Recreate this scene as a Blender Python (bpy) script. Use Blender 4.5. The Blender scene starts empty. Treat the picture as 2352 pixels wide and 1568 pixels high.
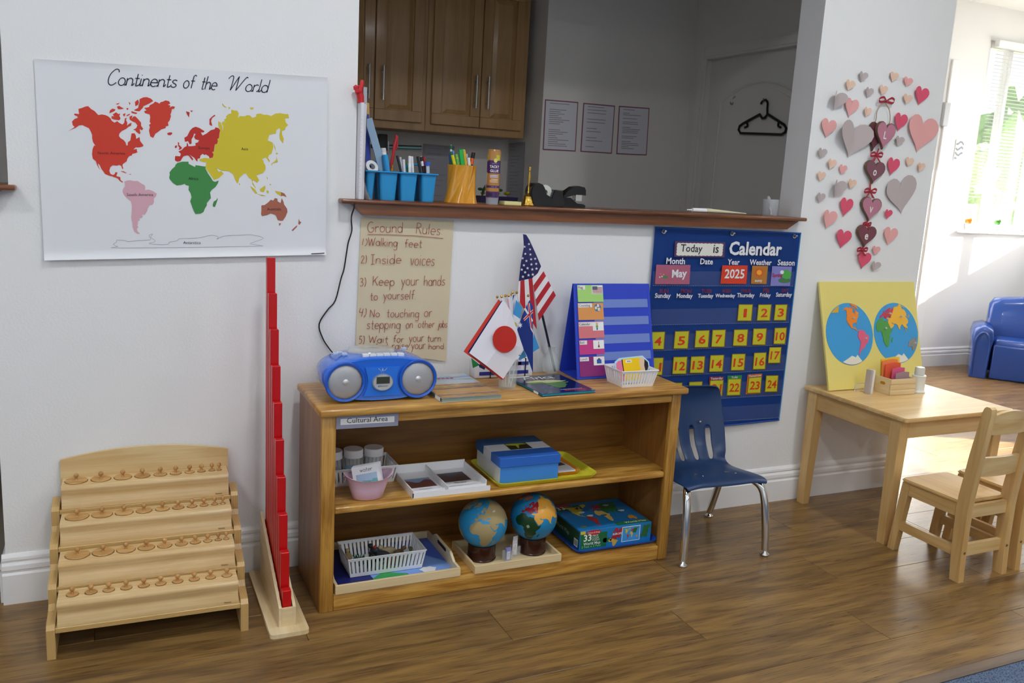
import bpy, bmesh, math, random
from mathutils import Vector, Matrix, Euler
import numpy as np
random.seed(7)
PI = math.pi
scene = bpy.context.scene
COL = scene.collection
V = Vector

EXPO, SKY, SUN, DL, DR, DF, CAN = 0.0, 1.3, 55.0, 7., 5., 120., 12.8
# ------------------------------------------------------------------ camera
CW, CH = 2352, 1568
CAM = V((-0.43768, -2.67099, 1.27729))
YAW, PIT, ROLL, FPX = 0.440064, 0.186857, 0.056157, 1986.744
_f = V((math.sin(YAW)*math.cos(PIT), math.cos(YAW)*math.cos(PIT), -math.sin(PIT)))
_r0 = V((math.cos(YAW), -math.sin(YAW), 0)); _u0 = _r0.cross(_f)
CR = _r0*math.cos(ROLL)+_u0*math.sin(ROLL); CU = -_r0*math.sin(ROLL)+_u0*math.cos(ROLL); CF = _f
cd = bpy.data.cameras.new('camera'); cam = bpy.data.objects.new('camera', cd); COL.objects.link(cam)
cd.sensor_width = 36; cd.lens = FPX*36/CW; cd.clip_start = .05
cam.matrix_world = Matrix(((CR.x, CU.x, -CF.x, CAM.x), (CR.y, CU.y, -CF.y, CAM.y), (CR.z, CU.z, -CF.z, CAM.z), (0, 0, 0, 1)))
scene.camera = cam
cd.dof.use_dof = True; cd.dof.focus_distance = 2.75; cd.dof.aperture_fstop = 7.0

# ------------------------------------------------------------------ light
scene.view_settings.view_transform = 'Standard'; scene.view_settings.look = 'None'
scene.view_settings.gamma = 1; scene.view_settings.use_curve_mapping = False
scene.view_settings.exposure = EXPO
w = bpy.data.worlds.new('world'); scene.world = w; w.use_nodes = True
bg = w.node_tree.nodes['Background']; bg.inputs[0].default_value = (.86, .93, 1, 1); bg.inputs[1].default_value = SKY
sd = bpy.data.lights.new('sun', 'SUN'); sd.energy = SUN; sd.angle = .01; sd.color = (1, .95, .86)
sun = bpy.data.objects.new('sun', sd); COL.objects.link(sun); sun.location = (9, -1, 5)
sun.rotation_euler = V((-.80, .42, -.345)).to_track_quat('-Z', 'Y').to_euler()
def area(name, loc, rot, sx, sy, e, col=(1, 1, 1), shape='RECTANGLE'):
    d = bpy.data.lights.new(name, 'AREA'); d.shape = shape; d.size = sx; d.size_y = sy; d.energy = e; d.color = col
    o = bpy.data.objects.new(name, d); COL.objects.link(o); o.location = loc; o.rotation_euler = rot; return o
# area lamps: daylight added at unseen left and rear, another outside the right-hand windows
area('added_daylight_left', (-3.42, -2.1, 1.5), (0, -PI/2, 0), 1.5, 2.2, DL, (.90, .95, 1))
area('added_daylight_rear', (.3, -5.35, 1.5), (PI/2, 0, 0), 3.0, 1.5, DR, (.93, .97, 1))
area('daylight_far_window', (7.25, .2, 1.6), (0, PI/2, 0), 1.6, 3.2, DF, (1, .98, .94))
CEIL = 2.72
CANS = [(x, y) for y in (-1.15, -2.9, -4.4) for x in (-1.7, .2, 2.1)] + [(4.4, .4), (4.4, -1.6), (5.9, .4), (5.9, -1.6)]
for i, (x, y) in enumerate(CANS):
    area('downlight_lamp', (x, y, CEIL-.012), (0, 0, 0), .15, .15, CAN if i < 9 else CAN*.7, (.95, .975, 1), 'DISK')

cy_ = scene.cycles; cy_.max_bounces = 8; cy_.diffuse_bounces = 4; cy_.glossy_bounces = 3; cy_.transmission_bounces = 6; cy_.transparent_max_bounces = 12; cy_.caustics_reflective = False; cy_.caustics_refractive = False
# ------------------------------------------------------------------ pixel helpers
def ray(px, py): return CF + CR*((px-CW/2)/FPX) - CU*((py-CH/2)/FPX)
def PY(px, py, y=0.): d = ray(px, py); return CAM + d*((y-CAM.y)/d.y)
def PZ(px, py, z=0.): d = ray(px, py); return CAM + d*((z-CAM.z)/d.z)
def PX(px, py, x=0.): d = ray(px, py); return CAM + d*((x-CAM.x)/d.x)

# ------------------------------------------------------------------ materials
def lin(h):
    if not isinstance(h, str): return tuple(h)
    h = h.lstrip('#'); r = []
    for i in (0, 2, 4):
        c = int(h[i:i+2], 16)/255; r.append(c/12.92 if c <= .04045 else ((c+.055)/1.055)**2.4)
    return tuple(r)
MC = {}
def mat(col, rough=.5, metal=0., bump=None, trans=0., alpha=1., coat=0., var=0., spec=.5, emit=0., name=None, ior=1.45):
    key = (col, rough, metal, bump, trans, alpha, coat, var, spec, emit, ior)
    if key in MC: return MC[key]
    m = bpy.data.materials.new(name or 'surface_%d' % len(MC)); m.use_nodes = True
    nt = m.node_tree; b = nt.nodes['Principled BSDF']; c = lin(col)
    b.inputs['Base Color'].default_value = (*c, 1); b.inputs['Roughness'].default_value = rough
    b.inputs['Metallic'].default_value = metal; b.inputs['Specular IOR Level'].default_value = spec
    b.inputs['Transmission Weight'].default_value = trans; b.inputs['Alpha'].default_value = alpha; b.inputs['IOR'].default_value = ior
    b.inputs['Coat Weight'].default_value = coat; b.inputs['Coat Roughness'].default_value = .08
    if emit: b.inputs['Emission Color'].default_value = (*c, 1); b.inputs['Emission Strength'].default_value = emit
    if var or bump:
        tc = nt.nodes.new('ShaderNodeTexCoord')
        n = nt.nodes.new('ShaderNodeTexNoise'); nt.links.new(tc.outputs['Object'], n.inputs['Vector']); n.inputs['Detail'].default_value = 4
        n.inputs['Scale'].default_value = bump[0] if bump else 9
        if bump:
            bp = nt.nodes.new('ShaderNodeBump'); bp.inputs['Strength'].default_value = bump[1]; bp.inputs['Distance'].default_value = bump[2] if len(bump) > 2 else .002
            nt.links.new(n.outputs['Fac'], bp.inputs['Height']); nt.links.new(bp.outputs['Normal'], b.inputs['Normal'])
        if var:
            n2 = nt.nodes.new('ShaderNodeTexNoise'); nt.links.new(tc.outputs['Object'], n2.inputs['Vector']); n2.inputs['Scale'].default_value = 14; n2.inputs['Detail'].default_value = 5
            mx = nt.nodes.new('ShaderNodeMix'); mx.data_type = 'RGBA'; nt.links.new(n2.outputs['Fac'], mx.inputs[0])
            mx.inputs[6].default_value = (*[max(0, v*(1-var)) for v in c], 1); mx.inputs[7].default_value = (*[min(1, v*(1+var)) for v in c], 1)
            nt.links.new(mx.outputs[2], b.inputs['Base Color'])
    MC[key] = m; return m
def wood(name, c1, c2, axis='X', s=1., rough=.4, coat=0., tone=.0, spec=.5, fig=1., fine=.45):
    m = bpy.data.materials.new(name); m.use_nodes = True; nt = m.node_tree; N = nt.nodes.new; L = nt.links.new
    b = nt.nodes['Principled BSDF']; b.inputs['Coat Weight'].default_value = coat; b.inputs['Coat Roughness'].default_value = .1; b.inputs['Specular IOR Level'].default_value = spec
    tc = N('ShaderNodeTexCoord'); oi = N('ShaderNodeObjectInfo'); ad = N('ShaderNodeVectorMath'); ad.operation = 'MULTIPLY_ADD'
    cx = N('ShaderNodeCombineXYZ')
    for i, k in enumerate((37., 19., 11.)):
        mm = N('ShaderNodeMath'); mm.operation = 'MULTIPLY'; mm.inputs[1].default_value = k; L(oi.outputs['Random'], mm.inputs[0]); L(mm.outputs[0], cx.inputs[i])
    av = N('ShaderNodeVectorMath'); av.operation = 'ADD'; L(tc.outputs['Object'], av.inputs[0]); L(cx.outputs[0], av.inputs[1])
    def noise(sc_long, sc_cross, det, dist):
        mp = N('ShaderNodeMapping'); sc = [sc_cross*s]*3; sc['XYZ'.index(axis)] = sc_long*s
        mp.inputs['Scale'].default_value = sc; L(av.outputs[0], mp.inputs['Vector'])
        n = N('ShaderNodeTexNoise'); n.inputs['Scale'].default_value = 1; n.inputs['Detail'].default_value = det; n.inputs['Distortion'].default_value = dist
        L(mp.outputs[0], n.inputs['Vector']); return n
    n1 = noise(2.0, 16, 3, 1.2*fig); n2 = noise(5, 150, 3, .3)
    ma = N('ShaderNodeMath'); ma.operation = 'MULTIPLY_ADD'; L(n2.outputs['Fac'], ma.inputs[0]); ma.inputs[1].default_value = fine
    sb = N('ShaderNodeMath'); sb.operation = 'ADD'; L(n1.outputs['Fac'], sb.inputs[0]); sb.inputs[1].default_value = -fine/2; L(sb.outputs[0], ma.inputs[2])
    cr = N('ShaderNodeValToRGB'); L(ma.outputs[0], cr.inputs[0]); e = cr.color_ramp.elements
    e[0].position = .3; e[0].color = (*lin(c2), 1); e[1].position = .68; e[1].color = (*lin(c1), 1)
    out = cr.outputs[0]
    if tone:
        hs = N('ShaderNodeHueSaturation'); mr = N('ShaderNodeMapRange'); L(oi.outputs['Random'], mr.inputs[0]); mr.inputs[3].default_value = 1-tone; mr.inputs[4].default_value = 1+tone
        L(mr.outputs[0], hs.inputs['Value']); L(out, hs.inputs['Color']); out = hs.outputs[0]
    L(out, b.inputs['Base Color'])
    rr = N('ShaderNodeMapRange'); L(n2.outputs['Fac'], rr.inputs[0]); rr.inputs[3].default_value = rough-.06; rr.inputs[4].default_value = rough+.1; L(rr.outputs[0], b.inputs['Roughness'])
    bp = N('ShaderNodeBump'); bp.inputs['Strength'].default_value = .06; bp.inputs['Distance'].default_value = .001; L(n2.outputs['Fac'], bp.inputs['Height']); L(bp.outputs[0], b.inputs['Normal'])
    return m
def ply(name, c1, c2, axis='X', period=.0028):
    m = bpy.data.materials.new(name); m.use_nodes = True; nt = m.node_tree; N = nt.nodes.new; L = nt.links.new
    b = nt.nodes['Principled BSDF']; b.inputs['Roughness'].default_value = .4
    tc = N('ShaderNodeTexCoord'); wv = N('ShaderNodeTexWave'); wv.bands_direction = axis; wv.inputs['Scale'].default_value = .314/period; wv.inputs['Distortion'].default_value = .4
    L(tc.outputs['Object'], wv.inputs['Vector']); cr = N('ShaderNodeValToRGB'); L(wv.outputs['Fac'], cr.inputs[0])
    cr.color_ramp.elements[0].color = (*lin(c2), 1); cr.color_ramp.elements[1].color = (*lin(c1), 1); cr.color_ramp.elements[0].position = .1; cr.color_ramp.elements[1].position = .6
    L(cr.outputs[0], b.inputs['Base Color']); return m
def speckle(name, cols, scale, rough=.9, bump=.4):
    m = bpy.data.materials.new(name); m.use_nodes = True; nt = m.node_tree; N = nt.nodes.new; L = nt.links.new
    b = nt.nodes['Principled BSDF']; b.inputs['Roughness'].default_value = rough
    tc = N('ShaderNodeTexCoord'); n = N('ShaderNodeTexNoise'); n.inputs['Scale'].default_value = scale; n.inputs['Detail'].default_value = 3; L(tc.outputs['Object'], n.inputs['Vector'])
    cr = N('ShaderNodeValToRGB'); L(n.outputs['Fac'], cr.inputs[0]); e = cr.color_ramp.elements
    while len(e) < len(cols): e.new(.5)
    for i, c in enumerate(cols): e[i].position = .34+.34*i/(len(cols)-1); e[i].color = (*lin(c), 1)
    L(cr.outputs[0], b.inputs['Base Color']); bp = N('ShaderNodeBump'); bp.inputs['Strength'].default_value = bump; bp.inputs['Distance'].default_value = .004; L(n.outputs['Fac'], bp.inputs['Height']); L(bp.outputs[0], b.inputs['Normal'])
    return m
WHITE = mat('#f4f4f2', .55); PAPER = mat('#e9e9ea', .7); BLACK = mat('#101012', .35); INK = mat('#2b2b33', .6)
CHROME = mat('#d8d8d6', .12, 1.); STEEL = mat('#a8a8a6', .3, 1.); BRASS = mat('#c9a24a', .25, 1.); GOLD = mat('#d8a93a', .2, 1.)
WPLAS = mat('#eeeef0', .35); CLEAR = mat('#f2f6f8', .05, alpha=.16, spec=.7); GLASS = mat('#e6f0ef', .03, alpha=.2, spec=.9); FILM = mat('#ffffff', .18, alpha=.16, spec=.8)
MAPLE = wood('maple', '#e2ca98', '#d2b078', 'X', 1., .32); MAPLEZ = wood('maple_upright', '#d9ba80', '#bf9658', 'Z', 1., .35)
PINE = wood('natural_wood', '#e4c68e', '#d2a868', 'X', 1., .3); PINEZ = wood('natural_wood_upright', '#deba7e', '#ca9f60', 'Z', 1., .33); PINEY = wood('natural_wood_deep', '#deba7e', '#ca9f60', 'Y', 1., .33)
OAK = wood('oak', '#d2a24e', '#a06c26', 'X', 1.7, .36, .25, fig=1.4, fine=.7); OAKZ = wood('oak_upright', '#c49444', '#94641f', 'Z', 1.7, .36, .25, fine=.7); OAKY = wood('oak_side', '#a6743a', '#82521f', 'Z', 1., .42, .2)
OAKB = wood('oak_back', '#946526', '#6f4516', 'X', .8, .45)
BIRCH = wood('birch', '#e6d4ae', '#d5bc8c', 'Y', .9, .45); BIRCHX = wood('birch_cross', '#e4d0a6', '#d2b784', 'X', .9, .45)
LEDGE = wood('ledge_wood', '#824a20', '#54290f', 'X', 1.2, .3, .4); CABW = wood('cabinet_wood', '#b08a5a', '#9c7444', 'Z', .8, .4, .1, fig=.6)
FLOORM = wood('floor_wood', '#91703f', '#5e4529', 'X', 1.9, .28, 0, .075, .5, .5, .6)
PLYX = ply('plywood_edge_upright', '#d6b577', '#a27a42', 'X'); PLYZ = ply('plywood_edge_flat', '#d6b577', '#a27a42', 'Z')
WALL = mat('#ebebea', .72, bump=(150, .4, .0022), name='wall_paint'); KWALL = mat('#e6e2dd', .7, bump=(150, .1, .0012), name='kitchen_wall_paint')
TRIM = mat('#efefef', .35, name='trim_paint'); CEILM = mat('#f2f2f0', .8, bump=(120, .2))
FABBLUE = mat('#1f4fa4', .6, bump=(400, .08, .0006), name='chart_fabric'); FABROY = mat('#2440bd', .6, bump=(500, .1, .0006), name='stand_fabric')

# ------------------------------------------------------------------ mesh builder
TM = {}
class G:
    def __init__(s): s.b = bmesh.new()
    def _tf(s, vs, M):
        if M is not None: bmesh.ops.transform(s.b, matrix=M, verts=vs)
        return vs
    def box(s, x0, x1, y0, y1, z0, z1, bev=0, seg=2, M=None):
        vs = [s.b.verts.new((x, y, z)) for x in (x0, x1) for y in (y0, y1) for z in (z0, z1)]
        F = [(0, 1, 3, 2), (4, 6, 7, 5), (0, 4, 5, 1), (2, 3, 7, 6), (0, 2, 6, 4), (1, 5, 7, 3)]
        fs = [s.b.faces.new([vs[i] for i in f]) for f in F]
        if bev:
            es = list({e for f in fs for e in f.edges})
            r = bmesh.ops.bevel(s.b, geom=es, offset=bev, segments=seg, profile=.5, affect='EDGES')
            vs = list({v for f in r['faces'] for v in f.verts} | {v for v in vs if v.is_valid})
        return s._tf(vs, M)
    def hexa(s, p):   # 8 points: bottom 4 (ccw), top 4
        vs = [s.b.verts.new(q) for q in p]
        for f in ((3, 2, 1, 0), (4, 5, 6, 7), (0, 1, 5, 4), (1, 2, 6, 5), (2, 3, 7, 6), (3, 0, 4, 7)): s.b.faces.new([vs[i] for i in f])
        return vs
    def lathe(s, prof, c=(0, 0, 0), n=24, M=None, sx=1., sy=1.):
        rings = []; c = V(c); allv = []
        for r, z in prof:
            if r < 1e-6: rings.append([s.b.verts.new(c+V((0, 0, z)))])
            else: rings.append([s.b.verts.new(c+V((r*sx*math.cos(2*PI*k/n), r*sy*math.sin(2*PI*k/n), z))) for k in range(n)])
            allv += rings[-1]
        for a, b in zip(rings, rings[1:]):
            if len(a) == 1 and len(b) == 1: continue
            for k in range(n):
                j = (k+1) % n
                if len(a) == 1: s.b.faces.new((a[0], b[j], b[k])) if False else s.b.faces.new((a[0], b[k], b[j]))
                elif len(b) == 1: s.b.faces.new((a[k], a[j], b[0]))
                else: s.b.faces.new((a[k], a[j], b[j], b[k]))
        return s._tf(allv, M)
    def cyl(s, a, b, r0, r1=None, n=14):
        a, b = V(a), V(b); r1 = r0 if r1 is None else r1; d = b-a; L = d.length
        M = Matrix.Translation(a) @ d.to_track_quat('Z', 'Y').to_matrix().to_4x4()
        return s.lathe([(0, 0), (r0, 0), (r1, L), (0, L)], n=n, M=M)
    def sphere(s, c, r, n=16, m=10, sc=(1, 1, 1)):
        M = Matrix.Translation(c) @ Matrix.Diagonal((*sc, 1))
        return s.lathe([(r*math.sin(PI*i/m), -r*math.cos(PI*i/m)) for i in range(m+1)], n=n, M=M)
    def tube(s, pts, r, n=8, closed=False):
        pts = [V(p) for p in pts]; N = len(pts); rings = []; up = None
        rs = r if isinstance(r, (list, tuple)) else [r]*N
        for i in range(N):
            if closed: t = pts[(i+1) % N]-pts[i-1]
            else: t = pts[min(i+1, N-1)]-pts[max(i-1, 0)]
            t.normalize()
            if up is None: up = t.orthogonal().normalized()
            up = (up - t*up.dot(t)); up = up.normalized() if up.length > 1e-6 else t.orthogonal().normalized()
            sd_ = t.cross(up)
            rings.append([s.b.verts.new(pts[i]+(up*math.cos(2*PI*k/n)+sd_*math.sin(2*PI*k/n))*rs[i]) for k in range(n)])
        for i in range(N if closed else N-1):
            a, b = rings[i], rings[(i+1) % N]
            for k in range(n): s.b.faces.new((a[k], a[(k+1) % n], b[(k+1) % n], b[k]))
        if not closed: s.b.faces.new(rings[0][::-1]); s.b.faces.new(rings[-1])
        return s
    def prism(s, poly, h, M=None, z0=0.):   # XY polygon extruded along Z
        a = [s.b.verts.new((x, y, z0)) for x, y in poly]; b = [s.b.verts.new((x, y, z0+h)) for x, y in poly]; n = len(poly)
        ar = sum(poly[i][0]*poly[(i+1) % n][1]-poly[(i+1) % n][0]*poly[i][1] for i in range(n))
        if ar < 0: a.reverse(); b.reverse()
        s.b.faces.new(a[::-1]); s.b.faces.new(b)
        for i in range(n): j = (i+1) % n; s.b.faces.new((a[i], a[j], b[j], b[i]))
        return s._tf(a+b, M)
    def poly(s, pts): return s.b.faces.new([s.b.verts.new(p) for p in pts])
    def grid(s, rows):
        vs = [[s.b.verts.new(p) for p in r] for r in rows]
        for i in range(len(vs)-1):
            for j in range(len(vs[0])-1): s.b.faces.new((vs[i][j], vs[i][j+1], vs[i+1][j+1], vs[i+1][j]))
        return vs
    def loft(s, rings, caps=True):
        vs = [[s.b.verts.new(p) for p in r] for r in rings]; n = len(vs[0])
        for a, b in zip(vs, vs[1:]):
            for k in range(n): s.b.faces.new((a[k], a[(k+1) % n], b[(k+1) % n], b[k]))
        if caps: s.b.faces.new(vs[0][::-1]); s.b.faces.new(vs[-1])
        return s
    def solid(s, t):   # give every sheet face thickness
        bmesh.ops.solidify(s.b, geom=s.b.faces[:], thickness=t)
    def obj(s, name, m, parent=None, smooth=False, local=False, M=None, label=None, tri=False):
        if M is not None: bmesh.ops.transform(s.b, matrix=M, verts=s.b.verts[:])
        s.b.normal_update()
        if tri: bmesh.ops.triangulate(s.b, faces=[f for f in s.b.faces if len(f.verts) > 4])
        bmesh.ops.recalc_face_normals(s.b, faces=s.b.faces[:])
        me = bpy.data.meshes.new(name); s.b.to_mesh(me); s.b.free(); me.materials.append(m)
        if smooth:
            me.polygons.foreach_set('use_smooth', [True]*len(me.polygons)); me.set_sharp_from_angle(angle=math.radians(40 if smooth is True else smooth))
        return mk(name, me, parent, local, label)
def mk(name, me, parent=None, local=False, label=None):
    o = bpy.data.objects.new(name, me); COL.objects.link(o)
    if parent is not None:
        o.parent = parent
        if not local and parent in TM: o.matrix_parent_inverse = TM[parent].inverted()
    if label: o['label'] = label
    return o
def tag(o, label, cat, group=None, kind=None):
    if label: o['label'] = label
    if cat: o['category'] = cat
    if group: o['group'] = group
    if kind: o['kind'] = kind
    return o
def thing(name, label, cat, loc=(0, 0, 0), rz=0., group=None, rot=None):
    o = bpy.data.objects.new(name, None); COL.objects.link(o); o.empty_display_size = .05
    e = rot if rot is not None else Euler((0, 0, rz)); o.location = loc; o.rotation_euler = e
    TM[o] = Matrix.Translation(V(loc)) @ e.to_matrix().to_4x4()
    return tag(o, label, cat, group)
def struct(o): o['kind'] = 'structure'; return o
def base(*ps): return sum((V(p) for p in ps), V())/len(ps)
def frame(o, ex, ey):   # matrix: origin, local x axis, local y axis (z = out of the page)
    ex = V(ex).normalized(); ez = ex.cross(V(ey)).normalized(); ey = ez.cross(ex)
    return Matrix(((ex.x, ey.x, ez.x, o[0]), (ex.y, ey.y, ez.y, o[1]), (ex.z, ey.z, ez.z, o[2]), (0, 0, 0, 1)))
TXT = {}
def tmesh(s, off):
    k = (s, off)
    if k not in TXT:
        c = bpy.data.curves.new('t', 'FONT'); c.body = s; c.size = 1; c.offset = off; c.resolution_u = 2
        o = bpy.data.objects.new('t', c); me = bpy.data.meshes.new_from_object(o)
        co = np.zeros(len(me.vertices)*3); me.vertices.foreach_get('co', co); co = co.reshape(-1, 3)
        TXT[k] = (co, [tuple(p.vertices) for p in me.polygons]); bpy.data.objects.remove(o); bpy.data.curves.remove(c); bpy.data.meshes.remove(me)
    return TXT[k]
def text(s, M, width, m, parent=None, height=None, bold=0., name='lettering', align='L', local=False, slant=0., lift=.0006):
    """flat print: left baseline at the origin of M, fitted to a width (or a cap height)"""
    co, fs = tmesh(s, bold); co = co.copy(); x0, x1 = co[:, 0].min(), co[:, 0].max()
    co[:, 0] -= x0; k = width/(x1-x0) if width else height/.72; ky = k if height is None else height/.72
    co[:, 0] = co[:, 0]*k + co[:, 1]*ky*slant; co[:, 1] *= ky; co[:, 2] = lift
    if align == 'C': co[:, 0] -= (x1-x0)*k/2
    me = bpy.data.meshes.new(name); me.from_pydata([M @ V(p) for p in co], [], fs); me.materials.append(m)
    return mk(name, me, parent, local)
def ribbon(g, pts, wd, M=None, nib=None, z=.0006):
    """flat stroke along a 2D polyline"""
    P = [V((p[0], p[1])) for p in pts]; n = len(P); L = []; R = []
    for i in range(n):
        t = P[min(i+1, n-1)]-P[max(i-1, 0)]
        if t.length < 1e-9: t = V((1, 0))
        t.normalize(); q = V((-t.y, t.x)); ww = wd if nib is None else wd*(.65+.35*abs(math.sin(math.atan2(t.y, t.x)-nib)))
        a = P[i]+q*ww/2; b = P[i]-q*ww/2
        L.append(g.b.verts.new((a.x, a.y, z))); R.append(g.b.verts.new((b.x, b.y, z)))
    for i in range(n-1): g.b.faces.new((R[i], R[i+1], L[i+1], L[i]))
    if M is not None: g._tf(L+R, M)
def smooth_line(pts, n=4):
    if len(pts) < 3: return pts
    P = [V((*p, 0)) if len(p) == 2 else V(p) for p in pts]; out = []
    for i in range(len(P)-1):
        a, b, c, d = P[max(i-1, 0)], P[i], P[i+1], P[min(i+2, len(P)-1)]
        for k in range(n):
            t = k/n; out.append(.5*((2*b)+(c-a)*t+(2*a-5*b+4*c-d)*t*t+(3*b-a-3*c+d)*t**3))
    out.append(P[-1]); return out
def copytree(o, parent=None):
    c = o.copy(); COL.objects.link(c); c.parent = parent
    for ch in o.children: copytree(ch, c)
    return c

# ================================================================== structure
XL = PY(15, 1330, -.01).x; XR = 2.755; JL, JR = .2555, 2.054; WT = .13; YF = 2.0; RX = 6.55; YC = 2.15; XP = 1.735; YP = 1.72; XD = 2.70
g = G(); g.box(-3.5, RX, -1.212, YF+.1, -.06, -.004)
floor = struct(g.obj('floor', mat('#3a2a1a', .8)))
PLW, PLL = .182, 1.22; plank_mesh = {}
row = 0; y = -1.212
while y < YF-.01:
    y1 = min(y+PLW, YF+.05); xs0 = -1.5 if y < -.02 else 2.76
    x = xs0-((row*.437) % 1.0)*PLL
    while x < RX:
        a, b = max(x, xs0), min(x+PLL, RX)
        if b-a > .03:
            key = (round(b-a, 3), round(y1-y, 3))
            if key not in plank_mesh:
                gg = G(); gg.box(.0006, b-a-.0006, .0006, y1-y-.0006, -.0045, 0, .0009, 1)
                o = gg.obj('plank', FLOORM, floor); plank_mesh[key] = o.data
            else: o = mk('plank', plank_mesh[key], floor)
            o.location = (a, y, 0)
        x += PLL
    y += PLW; row += 1
g = G(); g.box(-3.5, RX, -5.4, -1.247, -.06, -.001)
struct(g.obj('floor_carpet', speckle('carpet', ['#26334a', '#3f5270', '#6d7f96', '#2c3c58'], 260)))
g = G(); g.prism([(-1.250, -.004), (-1.250, .002), (-1.243, .0055), (-1.216, .0055), (-1.209, .002), (-1.209, -.004)], 8.4, Matrix(((0, 0, 1, -1.8), (1, 0, 0, 0), (0, 1, 0, 0), (0, 0, 0, 1))))
struct(g.obj('trim_1', wood('strip_wood', '#6e5a45', '#4f3e2e', 'X', 1, .4)))
g = G(); g.box(-1.6, XD, WT, YC, -.06, -.002); struct(g.obj('floor_kitchen', mat('#8a8378', .6)))
g = G()
g.box(JL-.9335, JL, 0, WT, -.004, CEIL); g.box(XL, JL-.9335, 0, WT, -.004, 1.17); g.box(JL, JR, 0, WT, -.004, 1.17); g.box(JR, XR, 0, WT, -.004, CEIL)
g.box(JL, JR, 0, WT, 2.34, CEIL); g.box(-3.5, JL-.9335, 0, WT, 2.34, CEIL)
struct(g.obj('wall_back', WALL))
g = G(); g.box(-1.6, XP+.06, YC, YC+.1, 0, CEIL); g.box(XP, XP+.06, YP+.06, YC, 0, CEIL); g.box(XP, XD, YP, YP+.06, 0, CEIL); g.box(-1.66, -1.6, WT, YC+.1, 0, CEIL)
struct(g.obj('wall_kitchen', KWALL))
DY0, DY1, DZ = .70, 1.575, 2.0
g = G(); g.box(XD, XR, DY1, YP+.06, 0, CEIL); g.box(XD, XR, WT, DY0, 0, CEIL); g.box(XD, XR, DY0, DY1, DZ, CEIL); g.box(XD, XR, YP+.06, YF, 0, CEIL)
struct(g.obj('wall_side', KWALL))
# kitchen door with casing
g = G(); g.box(XD+.03, XD+.05, DY0, DY1, .005, DZ); door = struct(g.obj('door_1', mat('#e2e0dc', .5)))
def arch_panel(y0, y1, z0, z1, rise, ins):
    pts = [(y0+ins, z0+ins), (y1-ins, z0+ins), (y1-ins, z1-ins)]; n = 10; c = (y0+y1)/2; hw = (y1-y0)/2-ins
    for i in range(1, n): t = 1-2*i/n; pts.append((c+hw*t, z1-ins+rise*(1-t*t)))
    pts.append((y0+ins, z1-ins)); return pts
g = G(); MYZ = Matrix(((0, 0, -1, XD+.03), (1, 0, 0, 0), (0, 1, 0, 0), (0, 0, 0, 1)))
pp = arch_panel(DY0+.12, DY1-.12, 1.02, 1.76, .09, 0)
g.tube([(XD+.03, a, b) for a, b in pp], .008, 6, True); g.obj('panel_moulding', mat('#e2e0dc', .5), door, True)
g = G(); g.prism(arch_panel(DY0+.12, DY1-.12, 1.02, 1.76, .09, .03), .006, MYZ); g.obj('raised_panel', mat('#e2e0dc', .5), door)
for n, (a, b, c, d) in enumerate([(DY0-.07, DY0, 0, DZ+.07), (DY1, DY1+.07, 0, DZ+.07), (DY0, DY1, DZ, DZ+.07)]):
    g = G(); g.box(XD-.016, XD, a, b, c, d, .005); g.box(XD-.022, XD-.016, a+.012, b-.012, c, d, .003) if n < 2 else g.box(XD-.022, XD-.016, a, b, c+.012, d-.012, .003)
    struct(g.obj('trim_%d' % (n+2), mat('#e6e4e0', .45)))
# outer room shell
g = G(); g.box(-3.6, -3.5, -5.4, YC+.2, 0, CEIL); struct(g.obj('wall_left', WALL))
g = G(); g.box(-3.6, RX+.1, -5.5, -5.4, 0, CEIL); struct(g.obj('wall_rear', WALL))
g = G(); g.box(-3.6, RX+.1, -5.5, YC+.2, CEIL, CEIL+.08); struct(g.obj('ceiling', CEILM))
WX0, WX1, WZ0, WZ1 = 5.56, 6.30, 1.075, 2.48
g = G(); g.box(XR, WX0, YF, YF+.12, 0, CEIL); g.box(WX1, RX+.1, YF, YF+.12, 0, CEIL); g.box(WX0, WX1, YF, YF+.12, 0, WZ0); g.box(WX0, WX1, YF, YF+.12, WZ1, CEIL)
struct(g.obj('wall_far', WALL))
RW = [(-1.95, -1.0, 1.52), (.3, 1.487, 2.15), (1.507, 1.87, 2.15)]; SZ0, SZ1 = 1.09, 2.15
g = G(); g.box(RX, RX+.1, -5.5, YF, 0, SZ0); g.box(RX, RX+.1, -5.5, YF, SZ1, CEIL)
e = [-5.5]+[v for p in RW for v in p[:2]]+[YF]; g.box(RX, RX+.1, -1.95, -1.0, 1.52, SZ1)
for i in range(0, len(e), 2): g.box(RX, RX+.1, e[i], e[i+1], SZ0, SZ1)
struct(g.obj('wall_right', WALL))
# baseboards
prof = [(-.018, 0), (-.018, .088), (-.0125, .094), (-.0125, .099), (-.0165, .103), (-.0155, .116), (-.011, .122), (-.0075, .1235), (-.0075, .127), (-.0115, .130), (-.0105, .138), (-.004, .147), (0, .148), (0, 0)]
def baseboard(name, x0, x1, y):
    g = G(); g.prism([(a+y, b) for a, b in prof], x1-x0, Matrix(((0, 0, 1, x0), (1, 0, 0, 0), (0, 1, 0, 0), (0, 0, 0, 1))))
    return struct(g.obj(name, TRIM, tri=False))
baseboard('baseboard_back', XL-.01, XR+.004, 0); baseboard('baseboard_far', XR, RX, YF)
g = G(); g.prism([(-a, b) for a, b in prof], WT, Matrix(((-1, 0, 0, XL), (0, 0, 1, 0), (0, 1, 0, 0), (0, 0, 0, 1)))); struct(g.obj('baseboard_end', TRIM))
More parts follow.
